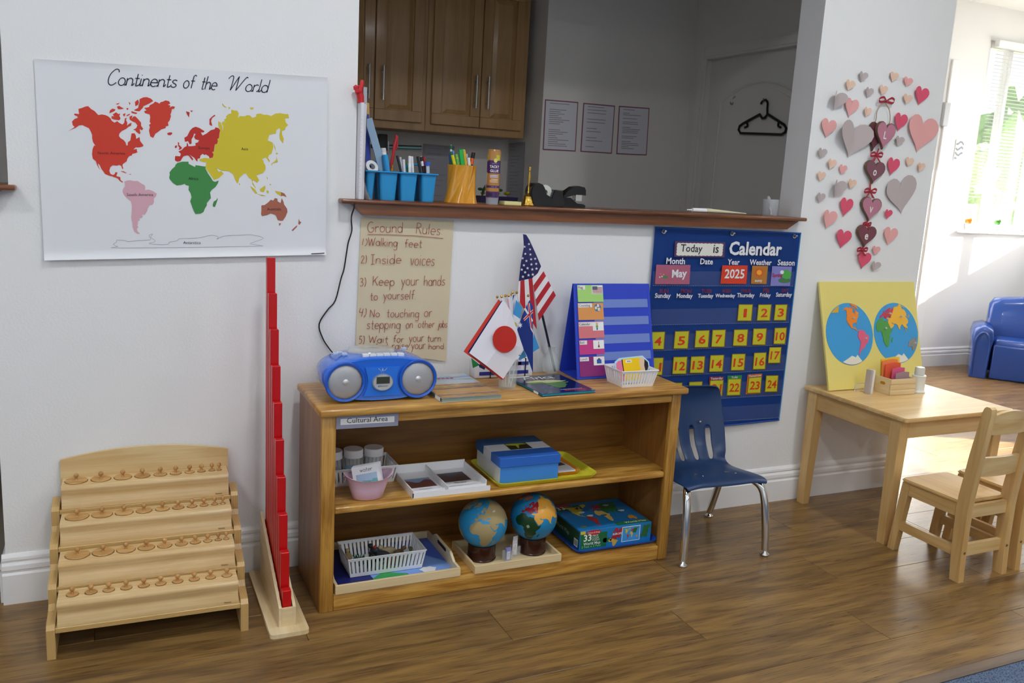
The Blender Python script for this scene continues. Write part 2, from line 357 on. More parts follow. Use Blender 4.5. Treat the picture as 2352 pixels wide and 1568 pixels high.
# far window: frame, glass, sill
g = G(); fy0, fy1 = YF+.03, YF+.09
for a, b, c, d in [(WX0, WX0+.05, WZ0, WZ1), (WX1-.05, WX1, WZ0, WZ1), (WX0+.05, WX1-.05, WZ0, WZ0+.05), (WX0+.05, WX1-.05, WZ1-.05, WZ1), (WX0+.27, WX0+.31, WZ0+.05, WZ1-.05)]: g.box(a, b, fy0, fy1, c, d, .004)
win = struct(g.obj('window_1', TRIM))
g = G(); g.box(WX0+.05, WX1-.05, YF+.058, YF+.062, WZ0+.05, WZ1-.05); g.obj('window_pane', mat('#ffffff', .02, alpha=.06), win)
g = G(); g.box(WX0-.06, WX1+.06, YF-.05, YF+.03, WZ0-.022, WZ0, .006); g.obj('window_sill', TRIM, win)
for n, (a, b, SZ1) in enumerate(RW):
    g = G(); y0, y1 = RX+.03, RX+.08
    for c, d, z0, z1 in [(a, a+.012, SZ0, SZ1), (b-.012, b, SZ0, SZ1), (a+.012, b-.012, SZ0, SZ0+.012), (a+.012, b-.012, SZ1-.012, SZ1)]: g.box(y0, y1, c, d, z0, z1, .004)
    wi = struct(g.obj('window_%d' % (n+2), TRIM))
    g = G(); g.box(RX+.053, RX+.057, a+.012, b-.012, SZ0+.012, SZ1-.012); g.obj('window_pane', mat('#ffffff', .02, alpha=.06), wi)
g = G(); g.box(XR+2.42, XR+2.50, YF-.016, YF, 0, 2.3, .004); struct(g.obj('trim_5', TRIM))
# unseen window frames added behind the left and rear lamps, on solid walls
for n, (M, wd, hg) in enumerate([(Matrix(((0, 0, 1, -3.5), (1, 0, 0, -2.1), (0, 1, 0, 1.5), (0, 0, 0, 1))), 2.2, 1.5), (Matrix(((-1, 0, 0, .3), (0, 0, 1, -5.4), (0, 1, 0, 1.5), (0, 0, 0, 1))), 3.0, 1.5)]):
    g = G(); a, b = wd/2+.06, hg/2+.06
    for q in ((-a, a, b-.06, b), (-a, a, -b, -b+.06), (-a, -a+.06, -b+.06, b-.06), (a-.06, a, -b+.06, b-.06), (-.025, .025, -b+.06, b-.06)): g.box(*q, 0, .04, .004, 1, M=M)
    wi = struct(g.obj('window_%d' % (n+5), TRIM))
    g = G(); g.box(-a+.06, a-.06, -b+.06, b-.06, .002, .006, M=M); g.obj('window_pane', mat('#dfeaf4', .1), wi)
# blind with single slats
bl = thing('window_blind', 'white slatted blind half lowered over the bright far window', 'blind', ((WX0+WX1)/2, YF-.02, WZ1))
g = G(); g.box(WX0+.03, WX1-.03, YF-.05, YF-.01, WZ1-.05, WZ1, .004); g.obj('head_rail', WPLAS, bl)
sl = None; z = WZ1-.075
g = G(); g.grid([[(WX0+.04+i*(WX1-WX0-.08), -.012+.024*j/4, .003-.0035*((j-2)/2)**2) for j in range(5)] for i in (0, 1)]); g.solid(.0006)
sl = g.obj('slat', WPLAS, bl); sl.location = (0, YF-.03, z); sl.rotation_euler = (0, 0, 0)
while z > 1.40:
    z -= .026; o = mk('slat', sl.data, bl); o.location = (0, YF-.03, z)
g = G(); g.box(WX0+.04, WX1-.04, YF-.042, YF-.018, 1.355, 1.372, .004); g.obj('bottom_rail', WPLAS, bl)
for xx in (WX0+.12, WX0+.46, WX1-.1):
    g = G(); g.cyl((xx, YF-.044, 1.36), (xx, YF-.044, WZ1-.03), .0012, n=5); g.obj('ladder_cord', WPLAS, bl)
# greenery outside the far window
def bush(name, label, c, r, col, seed):
    g = G(); bmesh.ops.create_icosphere(g.b, subdivisions=4, radius=1); rnd = random.Random(seed)
    for v in g.b.verts:
        k = 1+.12*math.sin(9*v.co.x+seed)+.12*math.sin(11*v.co.y-seed)+.1*math.sin(13*v.co.z)+rnd.uniform(-.09, .09); v.co = V((v.co.x*r[0]*k, v.co.y*r[1]*k, v.co.z*r[2]*k))+V(c)
    tag(g.obj(name, mat(col, .7, bump=(20, .8, .05), var=.5)), label, 'bush')
bush('bush', 'tall green shrub growing outside the far window', (10.9, 5.6, 1.4), (.75, .8, 1.25), '#7d9c66', 1)
bush('bush', 'lower yellow-green shrub outside the far window', (9.3, 5.4, 1.1), (.72, .7, 1.0), '#90ac74', 2)
g = G(); g.box(-6, 14, YC+.3, 14, -.3, -.2); g.box(RX+.15, 14, -8, YC+.3, -.3, -.2); struct(g.obj('ground_outside', mat('#9a9a88', .9)))
# ceiling downlights
dl = None
for x, y in CANS:
    t = thing('downlight', 'round recessed ceiling downlight with white trim ring', 'light', (x, y, CEIL), 0, 'recessed ceiling downlights')
    if dl is None:
        g = G(); g.lathe([(.082, 0), (.105, 0), (.103, -.008), (.082, -.004), (.082, 0)]); r = g.obj('trim_ring', WHITE, t, True, local=True)
        g = G(); g.lathe([(0, -.001), (.08, -.001)]); q = g.obj('diffuser', mat('#fff6ea', .5, emit=4.), t, local=True); dl = (r.data, q.data)
    else: mk('trim_ring', dl[0], t, True); mk('diffuser', dl[1], t, True)
# ledges of the two pass-through openings
def ledge(name, x0, x1, lab):
    zt = 1.186
    g = G(); g.box(x0, x1, -.046, WT+.03, zt-.014, zt, .005, 3); o = struct(g.obj(name, LEDGE, smooth=True))
    g = G(); g.prism([(x0+.035, zt-.014), (x1-.03, zt-.014), (x1-.078, 1.143), (x1-.084, 1.138), (x0+.074, 1.138), (x0+.068, 1.143)], .032, Matrix(((1, 0, 0, 0), (0, 0, -1, 0), (0, 1, 0, 0), (0, 0, 0, 1))), 0)
    g.obj('fascia', LEDGE, o); return o
ledge('trim_6', .203, 2.048, ''); ledge('trim_7', -2.6, JL-.9335+.019, '')
LZ = 1.186

# ================================================================== hand lettering
def arc(cx, cy, rx, ry, a0, a1, n=9): return [(cx+rx*math.cos(math.radians(a0+(a1-a0)*i/n)), cy+ry*math.sin(math.radians(a0+(a1-a0)*i/n))) for i in range(n+1)]
_o = arc(2.2, 2.5, 2.2, 2.5, 40, 400)
ST = {
 'a': (5, [_o, [(4.4, 5), (4.3, 1), (4.9, 0)]]), 'b': (5, [[(0, 9), (0, 0)], arc(2.2, 2.4, 2.2, 2.4, 180, -160)]), 'c': (4.5, [arc(2.3, 2.5, 2.3, 2.5, 45, 315)]),
 'd': (5.2, [_o, [(4.4, 9), (4.4, 0)]]), 'e': (5, [[(.1, 2.6), (4.5, 2.7)]+arc(2.3, 2.5, 2.2, 2.5, 10, 310)]), 'f': (3.6, [[(3.5, 8.3), (2.6, 9), (1.6, 8.4), (1.4, 7), (1.4, 0)], [(0, 5), (3.2, 5)]]),
 'g': (5.2, [_o, [(4.4, 5), (4.4, -2), (3.4, -3.7), (1.8, -3.9), (.4, -3)]]), 'h': (4.6, [[(0, 9), (0, 0)], [(0, 3.2), (1, 4.6), (2.4, 5), (3.5, 4.2), (3.8, 3), (3.8, 0)]]),
 'i': (1.6, [[(.3, 5), (.3, 0)], [(.3, 7), (.35, 7.5)]]), 'j': (2.4, [[(1.5, 5), (1.5, -2), (.8, -3.6), (-.6, -3.6)], [(1.5, 7), (1.55, 7.5)]]), 'k': (4, [[(0, 9), (0, 0)], [(3.4, 4.8), (0, 2.2)], [(1.1, 3.1), (3.6, 0)]]),
 'l': (1.4, [[(.3, 9), (.3, 0)]]), 'n': (4.6, [[(0, 5), (0, 0)], [(0, 3.2), (1, 4.6), (2.4, 5), (3.5, 4.2), (3.8, 3), (3.8, 0)]]), 'o': (5, [_o]), 'p': (5, [[(0, 5), (0, -4)], arc(2.2, 2.5, 2.2, 2.5, 170, -170)]),
 'r': (3.4, [[(0, 5), (0, 0)], [(0, 3.2), (.9, 4.6), (2.2, 5), (3, 4.5)]]), 's': (4, [[(3.4, 4.3), (2.2, 5), (.8, 4.6), (.5, 3.5), (1.6, 2.7), (3, 2), (3.3, .9), (2.2, .1), (.9, .1), (.1, .8)]]),
 't': (3.4, [[(1.4, 8), (1.4, .6), (2, 0), (2.8, .3)], [(0, 5), (3, 5)]]), 'u': (4.8, [[(0, 5), (0, 1.6), (.7, .3), (1.9, 0), (3.1, .6), (3.8, 2)], [(3.9, 5), (3.9, 0)]]), 'v': (4.2, [[(0, 5), (1.9, 0), (3.8, 5)]]),
 'w': (5.8, [[(0, 5), (1.3, 0), (2.6, 4.6), (3.9, 0), (5.2, 5)]]), 'y': (4.4, [[(0, 5), (2, .6)], [(4, 5), (.8, -4)]]),
 'A': (6, [[(0, 0), (2.8, 9)], [(2.8, 9), (5.6, 0)], [(1, 3.2), (4.6, 3.2)]]), 'C': (6, [arc(3, 4.5, 3, 4.5, 50, 310)]), 'G': (6.6, [arc(3.2, 4.5, 3.1, 4.5, 55, 345), [(6.2, 3.8), (3.6, 3.6)]]),
 'I': (4, [[(0, 9), (3.4, 9)], [(1.7, 9), (1.7, 0)], [(0, 0), (3.4, 0)]]), 'K': (5.2, [[(0, 9), (0, 0)], [(4.6, 9), (0, 3.8)], [(1.5, 5.4), (4.8, 0)]]), 'N': (5.6, [[(0, 0), (0, 9)], [(0, 9), (4.8, 0)], [(4.8, 0), (4.8, 9)]]),
 'R': (5.4, [[(0, 0), (0, 9)], [(0, 9), (2.8, 8.8), (3.9, 7.4), (3.2, 5.6), (0, 4.8)], [(1.8, 4.9), (4.8, 0)]]), 'W': (8.6, [[(0, 9), (2, 0)], [(2, 0), (4, 7.5)], [(4, 7.5), (6, 0)], [(6, 0), (8, 9)]]),
 '1': (1.6, [[(.3, 9), (.3, 0)]]), '2': (5, [[(0, 7), (1, 8.8), (3, 8.6), (3.6, 6.8), (2, 3.6), (0, 0)], [(0, 0), (4.4, .2)]]), '3': (5, [[(0, 8), (1.8, 9), (3.5, 7.8), (3, 5.6), (1.4, 4.8), (3.4, 4), (4, 2), (2.4, .1), (0, .8)]]),
 '4': (5, [[(.6, 9), (0, 4.4)], [(0, 4.4), (4, 4.6)], [(3.6, 9), (3.2, 0)]]), '5': (5, [[(3.8, 9), (.6, 9)], [(.6, 9), (.3, 5.2)], [(.3, 5.2), (2.4, 5.6), (3.8, 3.6), (3, .8), (.2, .2)]]),
 ')': (2, [[(0, 9.6), (1.4, 7.4), (1.5, 2.4), (0, -.6)]]), '.': (1, [[(.3, .1), (.5, .4)]]), ':': (1.4, [[(.3, .6), (.5, .9)], [(.3, 4.2), (.5, 4.5)]]), ' ': (3.5, [])}
ST['C2'] = (6.5, [[(5.9, 7.4), (5.4, 8.8), (3.6, 9), (1.4, 6.6), (.6, 3.4), (1.4, .7), (3.4, 0), (5.6, 1.6)]])
ST['W2'] = (10.5, [[(-1.2, 7), (.2, 8.8), (1.6, 8.4), (1.8, 5), (1.6, .2)], [(1.6, .2), (5, 8.8)], [(5, 8.8), (5, .2)], [(5, .2), (8.4, 6.6), (9.8, 8.6), (10.6, 8)]])
def stroke_word(g, s, M, width, cap, wd, slant=0., nib=None, link=False, jit=0.):
    x = 0.; items = []
    for i, ch in enumerate(s):
        k = ch+'2' if nib is not None and ch+'2' in ST else ch
        adv, sts = ST[k]
        for st in sts: items.append([(x+a, b) for a, b in st])
        if k[-1] == '2' and len(k) == 2: sts = [[(a*1.12, b*1.15) for a, b in q] for q in sts]; items[-len(sts):] = [[(x+a, b) for a, b in q] for q in sts]; adv *= 1.1
        if link and i+1 < len(s) and ch in 'ontinehrlf' and s[i+1] in 'ontinetsrld': items.append([(x+adv-1., .5), (x+adv-.2, .5), (x+adv+.5, 1.8)])
        x += adv+(.45 if link else .9)
    xs = [a for it in items for a, _ in it]; x0, x1 = min(xs), max(xs); kx = (width-cap*slant*.8)/(x1-x0); ky = cap/9
    for it in items:
        dy = random.uniform(-jit, jit)
        pts = [((a-x0)*kx+b*ky*slant, b*ky+dy) for a, b in it]
        ribbon(g, smooth_line(pts, 3) if len(pts) > 2 else pts, wd, M, nib)
def wframe(p, q, y):   # baseline frame on a wall plane from two photo points
    a, b = PY(*p, y), PY(*q, y); return frame(a, b-a, (0, 0, 1)), (b-a).length

# ================================================================== world outlines (traced from the wall map)
Z1 = lambda p: (150+p[0]*.14033, 210+p[1]*.14031)
Z2 = lambda p: (380+p[0]*.14456, 220+p[1]*.14456)
Z3 = lambda p: (260+p[0]*.18707, 380+p[1]*.18707)
def P_(f, s): v = [int(a) for a in s.split()]; return [f((v[i], v[i+1])) for i in range(0, len(v), 2)]
LAND = {
 'north_america': [P_(Z1, '40 650 110 610 155 580 120 550 110 490 150 450 205 430 195 405 145 385 150 360 225 370 215 285 270 270 330 245 375 240 420 285 480 320 540 385 600 375 655 385 700 405 740 440 760 480 805 510 850 485 885 515 935 540 965 510 975 440 1005 430 995 470 1015 510 1010 560 1040 530 1085 510 1075 560 1030 580 1000 610 960 630 920 650 885 690 880 730 905 765 950 790 985 830 1000 885 1020 880 1025 830 1065 800 1075 740 1085 685 1135 685 1155 725 1160 775 1215 745 1225 810 1280 880 1270 900 1215 915 1150 915 1115 950 1170 940 1175 985 1190 990 1150 1010 1100 1020 1085 1050 1050 1055 1015 1100 1005 1140 940 1190 935 1220 950 1260 935 1270 915 1215 880 1200 840 1215 775 1205 735 1240 720 1300 740 1350 780 1365 805 1355 820 1320 855 1325 835 1385 900 1400 905 1450 945 1480 935 1490 895 1465 855 1420 790 1400 760 1382 740 1385 650 1350 625 1310 590 1265 560 1200 530 1175 545 1230 575 1290 540 1240 520 1200 500 1140 450 1100 438 1030 445 950 470 885 495 890 455 830 440 770 440 710 415 650 385 600 330 575 280 550 225 555 170 595 110 620'),
   P_(Z1, '720 360 730 310 770 280 825 295 800 325 750 345'), P_(Z1, '755 440 760 400 800 410 775 375 830 340 870 370 900 360 885 400 905 440 885 470 800 460'), P_(Z1, '820 205 895 185 860 215'), P_(Z1, '845 250 880 235 960 280 900 290 865 290'), P_(Z1, '945 370 985 355 970 410 950 400'), P_(Z1, '1000 390 1050 365 1060 380 1010 405'),
   P_(Z1, '1050 410 1100 390 1085 450 1110 410 1145 405 1190 450 1240 510 1240 560 1275 610 1255 635 1215 615 1230 680 1215 700 1160 660 1145 635 1110 625 1160 600 1180 555 1150 510 1100 490 1055 460'), P_(Z1, '1215 125 1280 95 1335 92 1400 115 1440 155 1370 200 1280 240 1270 265 1215 325 1160 320 1120 305 1190 270 1200 230 1215 180'), P_(Z1, '1140 170 1190 130 1205 180 1190 220 1145 240'), P_(Z1, '1080 320 1140 340 1180 350 1160 370 1085 350'), P_(Z1, '1005 270 1035 275 1025 305 1000 290'), P_(Z1, '1035 170 1065 190 1055 225'),
   P_(Z1, '1290 270 1370 255 1380 225 1440 195 1470 165 1510 180 1540 200 1560 175 1600 165 1640 145 1700 160 1720 200 1680 215 1725 235 1700 265 1750 240 1795 250 1780 285 1745 285 1735 340 1720 380 1730 400 1710 470 1680 510 1690 560 1645 570 1640 600 1570 620 1520 660 1475 690 1440 760 1390 735 1370 640 1385 580 1370 550 1400 520 1380 500 1390 420 1380 375 1305 355 1290 320 1330 310'), P_(Z1, '900 1302 950 1305 1010 1335 980 1335'), P_(Z1, '1030 1355 1075 1350 1070 1362')],
 'south_america': [P_(Z3, '135 200 165 185 205 180 255 190 300 190 345 220 385 240 395 270 390 300 440 295 490 315 535 345 525 380 500 405 500 450 485 480 445 490 425 525 415 560 390 600 350 605 362 630 345 645 320 645 325 670 300 685 305 715 295 735 308 755 290 780 300 810 330 835 300 840 260 810 240 760 235 700 222 640 228 570 230 500 218 440 165 400 130 355 115 320 120 290 145 260 145 220')],
 'africa': [P_(Z3, '788 -32 850 -48 924 -48 927 -21 966 -1 1005 18 1012 -5 1059 2 1136 14 1132 37 1165 100 1200 150 1225 190 1250 200 1295 185 1285 220 1255 265 1210 300 1190 330 1200 400 1150 460 1150 490 1125 530 1110 570 1075 590 1010 597 995 570 970 510 945 440 962 390 950 340 925 300 930 250 890 240 880 225 835 238 780 245 735 215 695 170 688 150 695 110 690 85 720 45 760 10 765 -10'), P_(Z3, '1278 395 1282 420 1250 510 1225 505 1222 480 1235 440 1265 425')],
 'europe': [P_(Z2, '150 1010 155 955 235 960 245 920 205 885 260 860 300 815 335 800 340 745 355 760 365 800 420 800 480 790 475 750 515 740 535 705 475 690 455 655 480 605 455 600 440 650 415 690 415 760 385 770 360 720 310 730 300 665 345 640 390 550 430 510 480 490 540 510 620 560 610 580 560 580 590 630 650 600 720 545 780 530 795 500 840 510 870 545 855 610 850 670 825 685 832 720 820 765 785 770 775 820 770 885 740 890 765 930 750 980 700 990 690 960 640 930 620 940 590 920 555 950 550 990 510 1000 510 1040 490 1030 460 985 385 935 440 1000 430 1030 370 950 345 945 285 960 260 1000 240 1035 190 1045 155 1030'), P_(Z2, '195 730 220 750 215 775 265 825 245 850 205 855 225 825 205 800'), P_(Z2, '150 795 185 785 180 825 150 830'), P_(Z2, '700 460 700 370 740 330 780 300 795 315 745 350 725 400 745 480'), P_(Z2, '325 245 385 260 375 345 340 290'), P_(Z2, '390 235 435 235 420 260'), P_(Z1, '1665 685 1700 670 1745 670 1750 695 1715 718 1680 710')],
 'asia': [P_(Z2, '870 545 840 480 840 400 880 425 900 490 915 560 922 490 890 430 930 400 960 430 930 380 970 350 960 330 1000 290 1045 280 1045 220 1100 235 1140 235 1165 275 1155 355 1180 320 1260 325 1300 305 1340 310 1385 350 1440 330 1445 290 1510 280 1560 300 1620 300 1680 320 1750 280 1830 275 1900 290 1950 290 1965 355 1900 360 1910 420 1950 465 1910 500 1900 540 1850 560 1855 620 1880 680 1870 755 1820 690 1810 620 1825 540 1810 510 1760 545 1755 600 1720 600 1650 620 1625 710 1700 740 1715 820 1685 920 1645 940 1630 985 1660 1030 1650 1060 1615 1000 1590 980 1535 1005 1560 1035 1560 1060 1590 1110 1590 1170 1550 1225 1490 1245 1445 1265 1490 1340 1460 1380 1400 1340 1380 1360 1430 1450 1435 1475 1385 1410 1370 1330 1330 1305 1280 1230 1240 1240 1170 1310 1160 1370 1140 1390 1110 1340 1075 1245 1000 1195 900 1190 860 1170 800 1140 850 1205 890 1195 925 1235 860 1300 770 1335 700 1230 640 1150 640 1110 650 1055 590 1050 545 1030 545 1005 620 985 700 995 752 982 767 930 742 890 772 885 787 770 822 765 834 720 827 685 852 670 857 610'), P_(Z2, '1765 955 1785 1050 1700 1075 1690 1110 1680 1080 1750 1030 1765 1000'), P_(Z2, '1755 900 1795 915 1760 935'), P_(Z2, '1705 740 1745 815 1760 890 1735 830'), P_(Z2, '900 115 930 150 980 190 940 180 905 150'), P_(Z2, '1000 175 1035 190 1010 215'), P_(Z2, '1340 185 1405 185 1380 220 1350 215'), P_(Z2, '1168 1380 1188 1410 1170 1415'), P_(Z2, '1605 1280 1630 1310 1620 1330'), P_(Z2, '1650 1400 1680 1400 1670 1425'),
   P_(Z3, '1800 290 1865 245 1870 280 1850 325 1810 320'), P_(Z3, '1680 250 1740 290 1770 340 1750 345 1710 300'), P_(Z3, '1770 350 1830 360 1880 372 1830 372'), P_(Z3, '1885 300 1910 315 1905 345 1885 335'), P_(Z3, '1985 310 2060 325 2060 378 2025 350 1995 330')],
 'australia': [P_(Z3, '1820 490 1860 485 1900 455 1935 420 1965 430 1985 400 2015 405 2020 440 2055 460 2070 400 2090 440 2100 480 2135 530 2140 570 2115 630 2085 675 2055 678 2020 670 2000 620 1985 605 1935 590 1880 610 1830 622 1815 600 1820 560'), P_(Z3, '2035 708 2062 710 2040 745'), P_(Z3, '2280 650 2290 685 2310 695 2285 730 2272 715'), P_(Z3, '2260 730 2255 755 2205 805 2190 795 2220 765'), P_(Z3, '2060 325 2105 345 2130 390 2085 370 2060 378')]}
# longitude / latitude of a traced point (measured on the level map sheet)
TILT = .0234
def flat(p): w = PY(*p, -.005); return (w.x*math.cos(TILT)+w.z*math.sin(TILT), -w.x*math.sin(TILT)+w.z*math.cos(TILT))
_lo = [(Z3((690, 130)), -17.5), (Z3((1295, 185)), 51.2), (Z3((2140, 570)), 153.5), (Z3((535, 345)), -35), (Z3((115, 320)), -81)]
_la = [(Z3((310, 838)), -55), (Z3((1010, 597)), -34.8), (Z3((2070, 400)), -10.7), (Z3((1295, 185)), 11.8), (Z2((170, 1045)), 36), (Z1((1440, 760)), 59.8), (Z2((500, 490)), 71), (Z2((1100, 235)), 77.7), (Z1((1640, 145)), 83.6)]
_A = np.polyfit([flat(p)[0] for p, _ in _lo], [l for _, l in _lo], 1)
_q = sorted((flat(p)[1], l) for p, l in _la)
def lonlat(p): a, b = flat(p); return float(_A[0]*a+_A[1]), float(np.interp(b, [v[0] for v in _q], [v[1] for v in _q]))
def fillpoly(g, pts3):
    f = g.poly(pts3); f.normal_update(); bmesh.ops.triangulate(g.b, faces=[f])

# ================================================================== wall map
yp = -.004
C4 = [PY(*p, yp) for p in ((78, 135), (752, 178), (747, 584), (102, 597))]
po = thing('wall_poster', 'white Continents of the World map poster taped to the wall', 'poster', (C4[3]+C4[2])/2)
g = G(); n = 60; rows = []
for j in range(n+1):
    v = j/n; r = []
    for i in range(n+1):
        u_ = i/n; p = (C4[0]*(1-u_)+C4[1]*u_)*(1-v)+(C4[3]*(1-u_)+C4[2]*u_)*v
        ed = max(0, (v-.955)/.045)**2*.010 + max(0, (.02-v)/.02)**2*.003*(math.sin(u_*9)*.5+.5) + max(0, (u_-.97)/.03)**2*.006*v + max(0, (.03-u_)/.03)**2*.005*v
        r.append(p+V((0, -ed, 0)))
    rows.append(r)
g.grid(rows); g.obj('paper_sheet', mat('#e4e5e8', .62, bump=(3, .12, .02)), po, True)
LC = {'north_america': ('#cf3a26', 'red printed North America'), 'europe': ('#c02c22', 'dark red printed Europe'), 'asia': ('#d3c02e', 'yellow printed Asia'), 'africa': ('#3f8a46', 'green printed Africa'), 'south_america': ('#d7a8b4', 'pink printed South America'), 'australia': ('#a8634e', 'brown printed Australia')}
for k, (c, lab) in LC.items():
    g = G()
    for pl in LAND[k]: fillpoly(g, [PY(*p, yp-.0008) for p in pl])
    g.obj('printed_continent', mat(c, .6), po, label=lab)
g = G()
an = smooth_line(P_(Z3, '0 965 40 940 45 915 150 920 180 935 300 920 430 915 460 900 440 860 485 840 460 880 515 920 500 940 440 955 490 965 600 970 680 965 690 940 780 925 810 900 900 895 1070 885 1200 855 1290 875 1270 905 1330 875 1420 858 1560 855 1700 850 1845 890 1740 935 1680 960 1760 975 1700 992 100 1012 60 995 30 985 0 965'), 3)
pts = [PY(p[0], p[1], yp-.0008) for p in an]; ribbon(g, [(p.x, p.z) for p in pts], .0009, Matrix(((1, 0, 0, 0), (0, 0, -1, yp-.0002), (0, 1, 0, 0), (0, 0, 0, 1))))
g.obj('antarctica_outline', mat('#8d8f94', .6), po)
for s, a, b, col in [('North America', (225, 354), (287, 355), '#5a2018'), ('South America', (291.5, 450), (352, 450), '#5c444c'), ('Europe', (456, 342), (482, 343), '#5e1712'), ('Asia', (554, 345), (570, 345), '#4a430c'), ('Africa', (433, 413), (456, 413), '#16381a'), ('Australia', (613.5, 483), (646, 483), '#57281d'), ('Antarctica', (421, 560), (461, 560), '#33353a')]:
    M, wdt = wframe(a, b, yp-.001); text(s, M, wdt, mat(col, .6), po)
g = G()
for s, a, b in [('Continents', (246, 195), (411, 201)), ('of', (420, 202), (452, 203.5)), ('the', (460, 204.5), (503, 207)), ('World', (518, 207.5), (620, 213))]:
    M, wdt = wframe(a, b, yp-.0004); stroke_word(g, s, M, wdt, .036, .0031, .3, .75, True)
g.obj('title_lettering', mat('#23263a', .6), po)['kind'] = 'stuff'
M, wdt = wframe((715, 583.5), (745, 582), yp-.011); g = G(); g.box(0, wdt, 0, .0025, -.0003, .0003, M=M); g.obj('imprint_line', INK, po)

# ================================================================== ground rules sheet
KZ = lambda x, y: (680+x*.29985, 480+y*.29985)
yk = -.003
K4 = [PY(*p, yk) for p in ((829, 499), (1042, 507), (1024, 829), (816, 801))]
gr = thing('rules_sheet', 'tan kraft paper sheet of handwritten ground rules taped under the wooden ledge', 'poster', (K4[3]+K4[2])/2)
g = G(); n = 12
g.grid([[(K4[0]*(1-i/n)+K4[1]*i/n)*(1-j/n)+(K4[3]*(1-i/n)+K4[2]*i/n)*j/n+V((0, -.003*max(0, (j/n-.93)/.07)-.0012*(math.sin(j*1.3)+1), 0)) for i in range(n+1)] for j in range(n+1)])
g.obj('paper_sheet', mat('#d6c8a8', .8, bump=(25, .15, .004), var=.04), gr, True)
RULES = [('Ground', 548, 178, 815, 178, 78), ('Rules:', 920, 187, 1118, 200, 80), ('1)', 508, 277, 540, 281, 48), ('Walking', 550, 280, 775, 286, 62), ('feet', 832, 293, 965, 293, 62), ('2)', 498, 415, 540, 415, 55), ('Inside', 572, 421, 805, 416, 72), ('voices', 875, 427, 1058, 435, 92),
 ('3)', 490, 592, 535, 590, 62), ('Keep', 588, 586, 752, 586, 72), ('your', 805, 583, 940, 583, 82), ('hands', 980, 585, 1140, 583, 78), ('to', 568, 696, 625, 696, 62), ('yourself.', 668, 690, 915, 690, 70), ('4)', 478, 820, 532, 826, 62), ('No', 566, 827, 640, 827, 56), ('touching', 695, 827, 940, 829, 66), ('or', 982, 825, 1042, 823, 76),
 ('stepping', 542, 916, 798, 915, 74), ('on', 842, 912, 893, 911, 68), ('other', 935, 909, 1060, 906, 58), ('jobs', 1085, 906, 1155, 906, 58), ('5)', 482, 1030, 522, 1030, 58), ('Wait', 555, 1023, 703, 1023, 56), ('for', 745, 1020, 825, 1019, 56), ('your', 865, 1018, 980, 1013, 70), ('turn.', 1005, 1013, 1120, 1011, 56), ('And', 600, 1068, 698, 1068, 40), ('raise', 735, 1071, 860, 1071, 58), ('your', 882, 1071, 990, 1069, 66), ('hand.', 1015, 1071, 1140, 1069, 44)]
g = G()
for s, a, b, c, d, h in RULES:
    M, wdt = wframe(KZ(a, b), KZ(c, d), yk-.004); stroke_word(g, s, M, wdt, h*.29985/716, .0019, .04, None, False, .0008)
M, wdt = wframe(KZ(548, 193), KZ(1128, 222), yk-.004); ribbon(g, [(0, 0), (wdt*.3, .002), (wdt*.6, .003), (wdt, -.001)], .0018, M)
g.obj('handwriting', mat('#a2544a', .6), gr)['kind'] = 'stuff'

# ================================================================== cylinder block stand
RANK = ['largest', 'second largest', 'third largest', 'fourth largest', 'fifth largest', 'sixth largest', 'fourth smallest', 'third smallest', 'second smallest', 'smallest']
SW = .246; TY = [0, .09, .178, .265]; TZ = [.083, .152, .226, .300]
st = thing('block_stand', 'four-step plywood display stand holding cylinder blocks against the wall', 'stand', (-.366, -.371, 0), -.026)
MS = TM[st]; MSi = MS.inverted()
pr = [(0, 0), (0, .080), (.012, .090), (.075, .098), (.09, .11), (.09, .150), (.1, .160), (.165, .170), (.178, .182), (.178, .224), (.19, .234), (.252, .244), (.265, .256), (.265, .298), (.275, .308), (.330, .318), (.334, 0)]
for sx in (-1, 1):
    g = G(); g.prism(pr, .020, Matrix(((0, 0, 1, SW-.018 if sx > 0 else -SW-.002), (1, 0, 0, 0), (0, 1, 0, 0), (0, 0, 0, 1)))); g.obj('side_panel', PLYX, st, local=True)
for i in range(4):
    g = G(); g.box(-SW+.018, SW-.018, TY[i]+.002, (TY[i+1] if i < 3 else .334)+.02 if i < 3 else .334, TZ[i]-.014, TZ[i], .0015, 1); g.obj('shelf', PLYZ, st, local=True)
g = G(); n = 20
arcp = [(-SW+.018, .296), (SW-.018, .296)]+[((SW-.018)*(1-2*i/n), .418+.026*(1-(1-2*i/n)**2)) for i in range(n+1)]
g.prism(arcp, .010, Matrix(((1, 0, 0, 0), (0, 0, -1, .3605), (0, 1, 0, 0), (0, 0, 0, 1)))); g.obj('back_panel', MAPLE, st, local=True)
bp = [(0, 0), (0, .015), (.006, .026), (.0065, .040), (.001, .053), (.0015, .059), (.005, .0635), (.010, .065), (.080, .065), (.080, 0)]
ROWS = ['250 1065 72 374 1048 72 493 1033 70 610 1018 69 727 1003 68 840 989 68 953 977 66 1064 963 66 1173 950 64 1282 937 64', '286 790 150 456 773 135 608 755 118 744 742 106 866 728 93 977 716 80 1070 706 68 1152 696 56 1222 688 44 1275 683 36',
        '283 535 147 450 517 132 596 504 117 728 492 105 850 480 92 955 470 78 1047 460 67 1126 452 56 1197 446 45 1250 441 36', '280 285 145 443 270 130 588 262 118 717 252 104 836 245 90 938 238 78 1030 230 66 1108 223 54 1177 217 44 1225 213 34']
TIER = ['lowest', 'second lowest', 'second highest', 'highest']; CYLW = wood('cylinder_wood', '#cfa468', '#b3844a', 'X', 1.5, .25, .3); KNOB = wood('knob_wood', '#c79a5e', '#ab7a42', 'Z', 2, .22, .4)
BLOCKW = wood('block_wood', '#dcc08e', '#cfac74', 'X', 1.1, .25, .3)
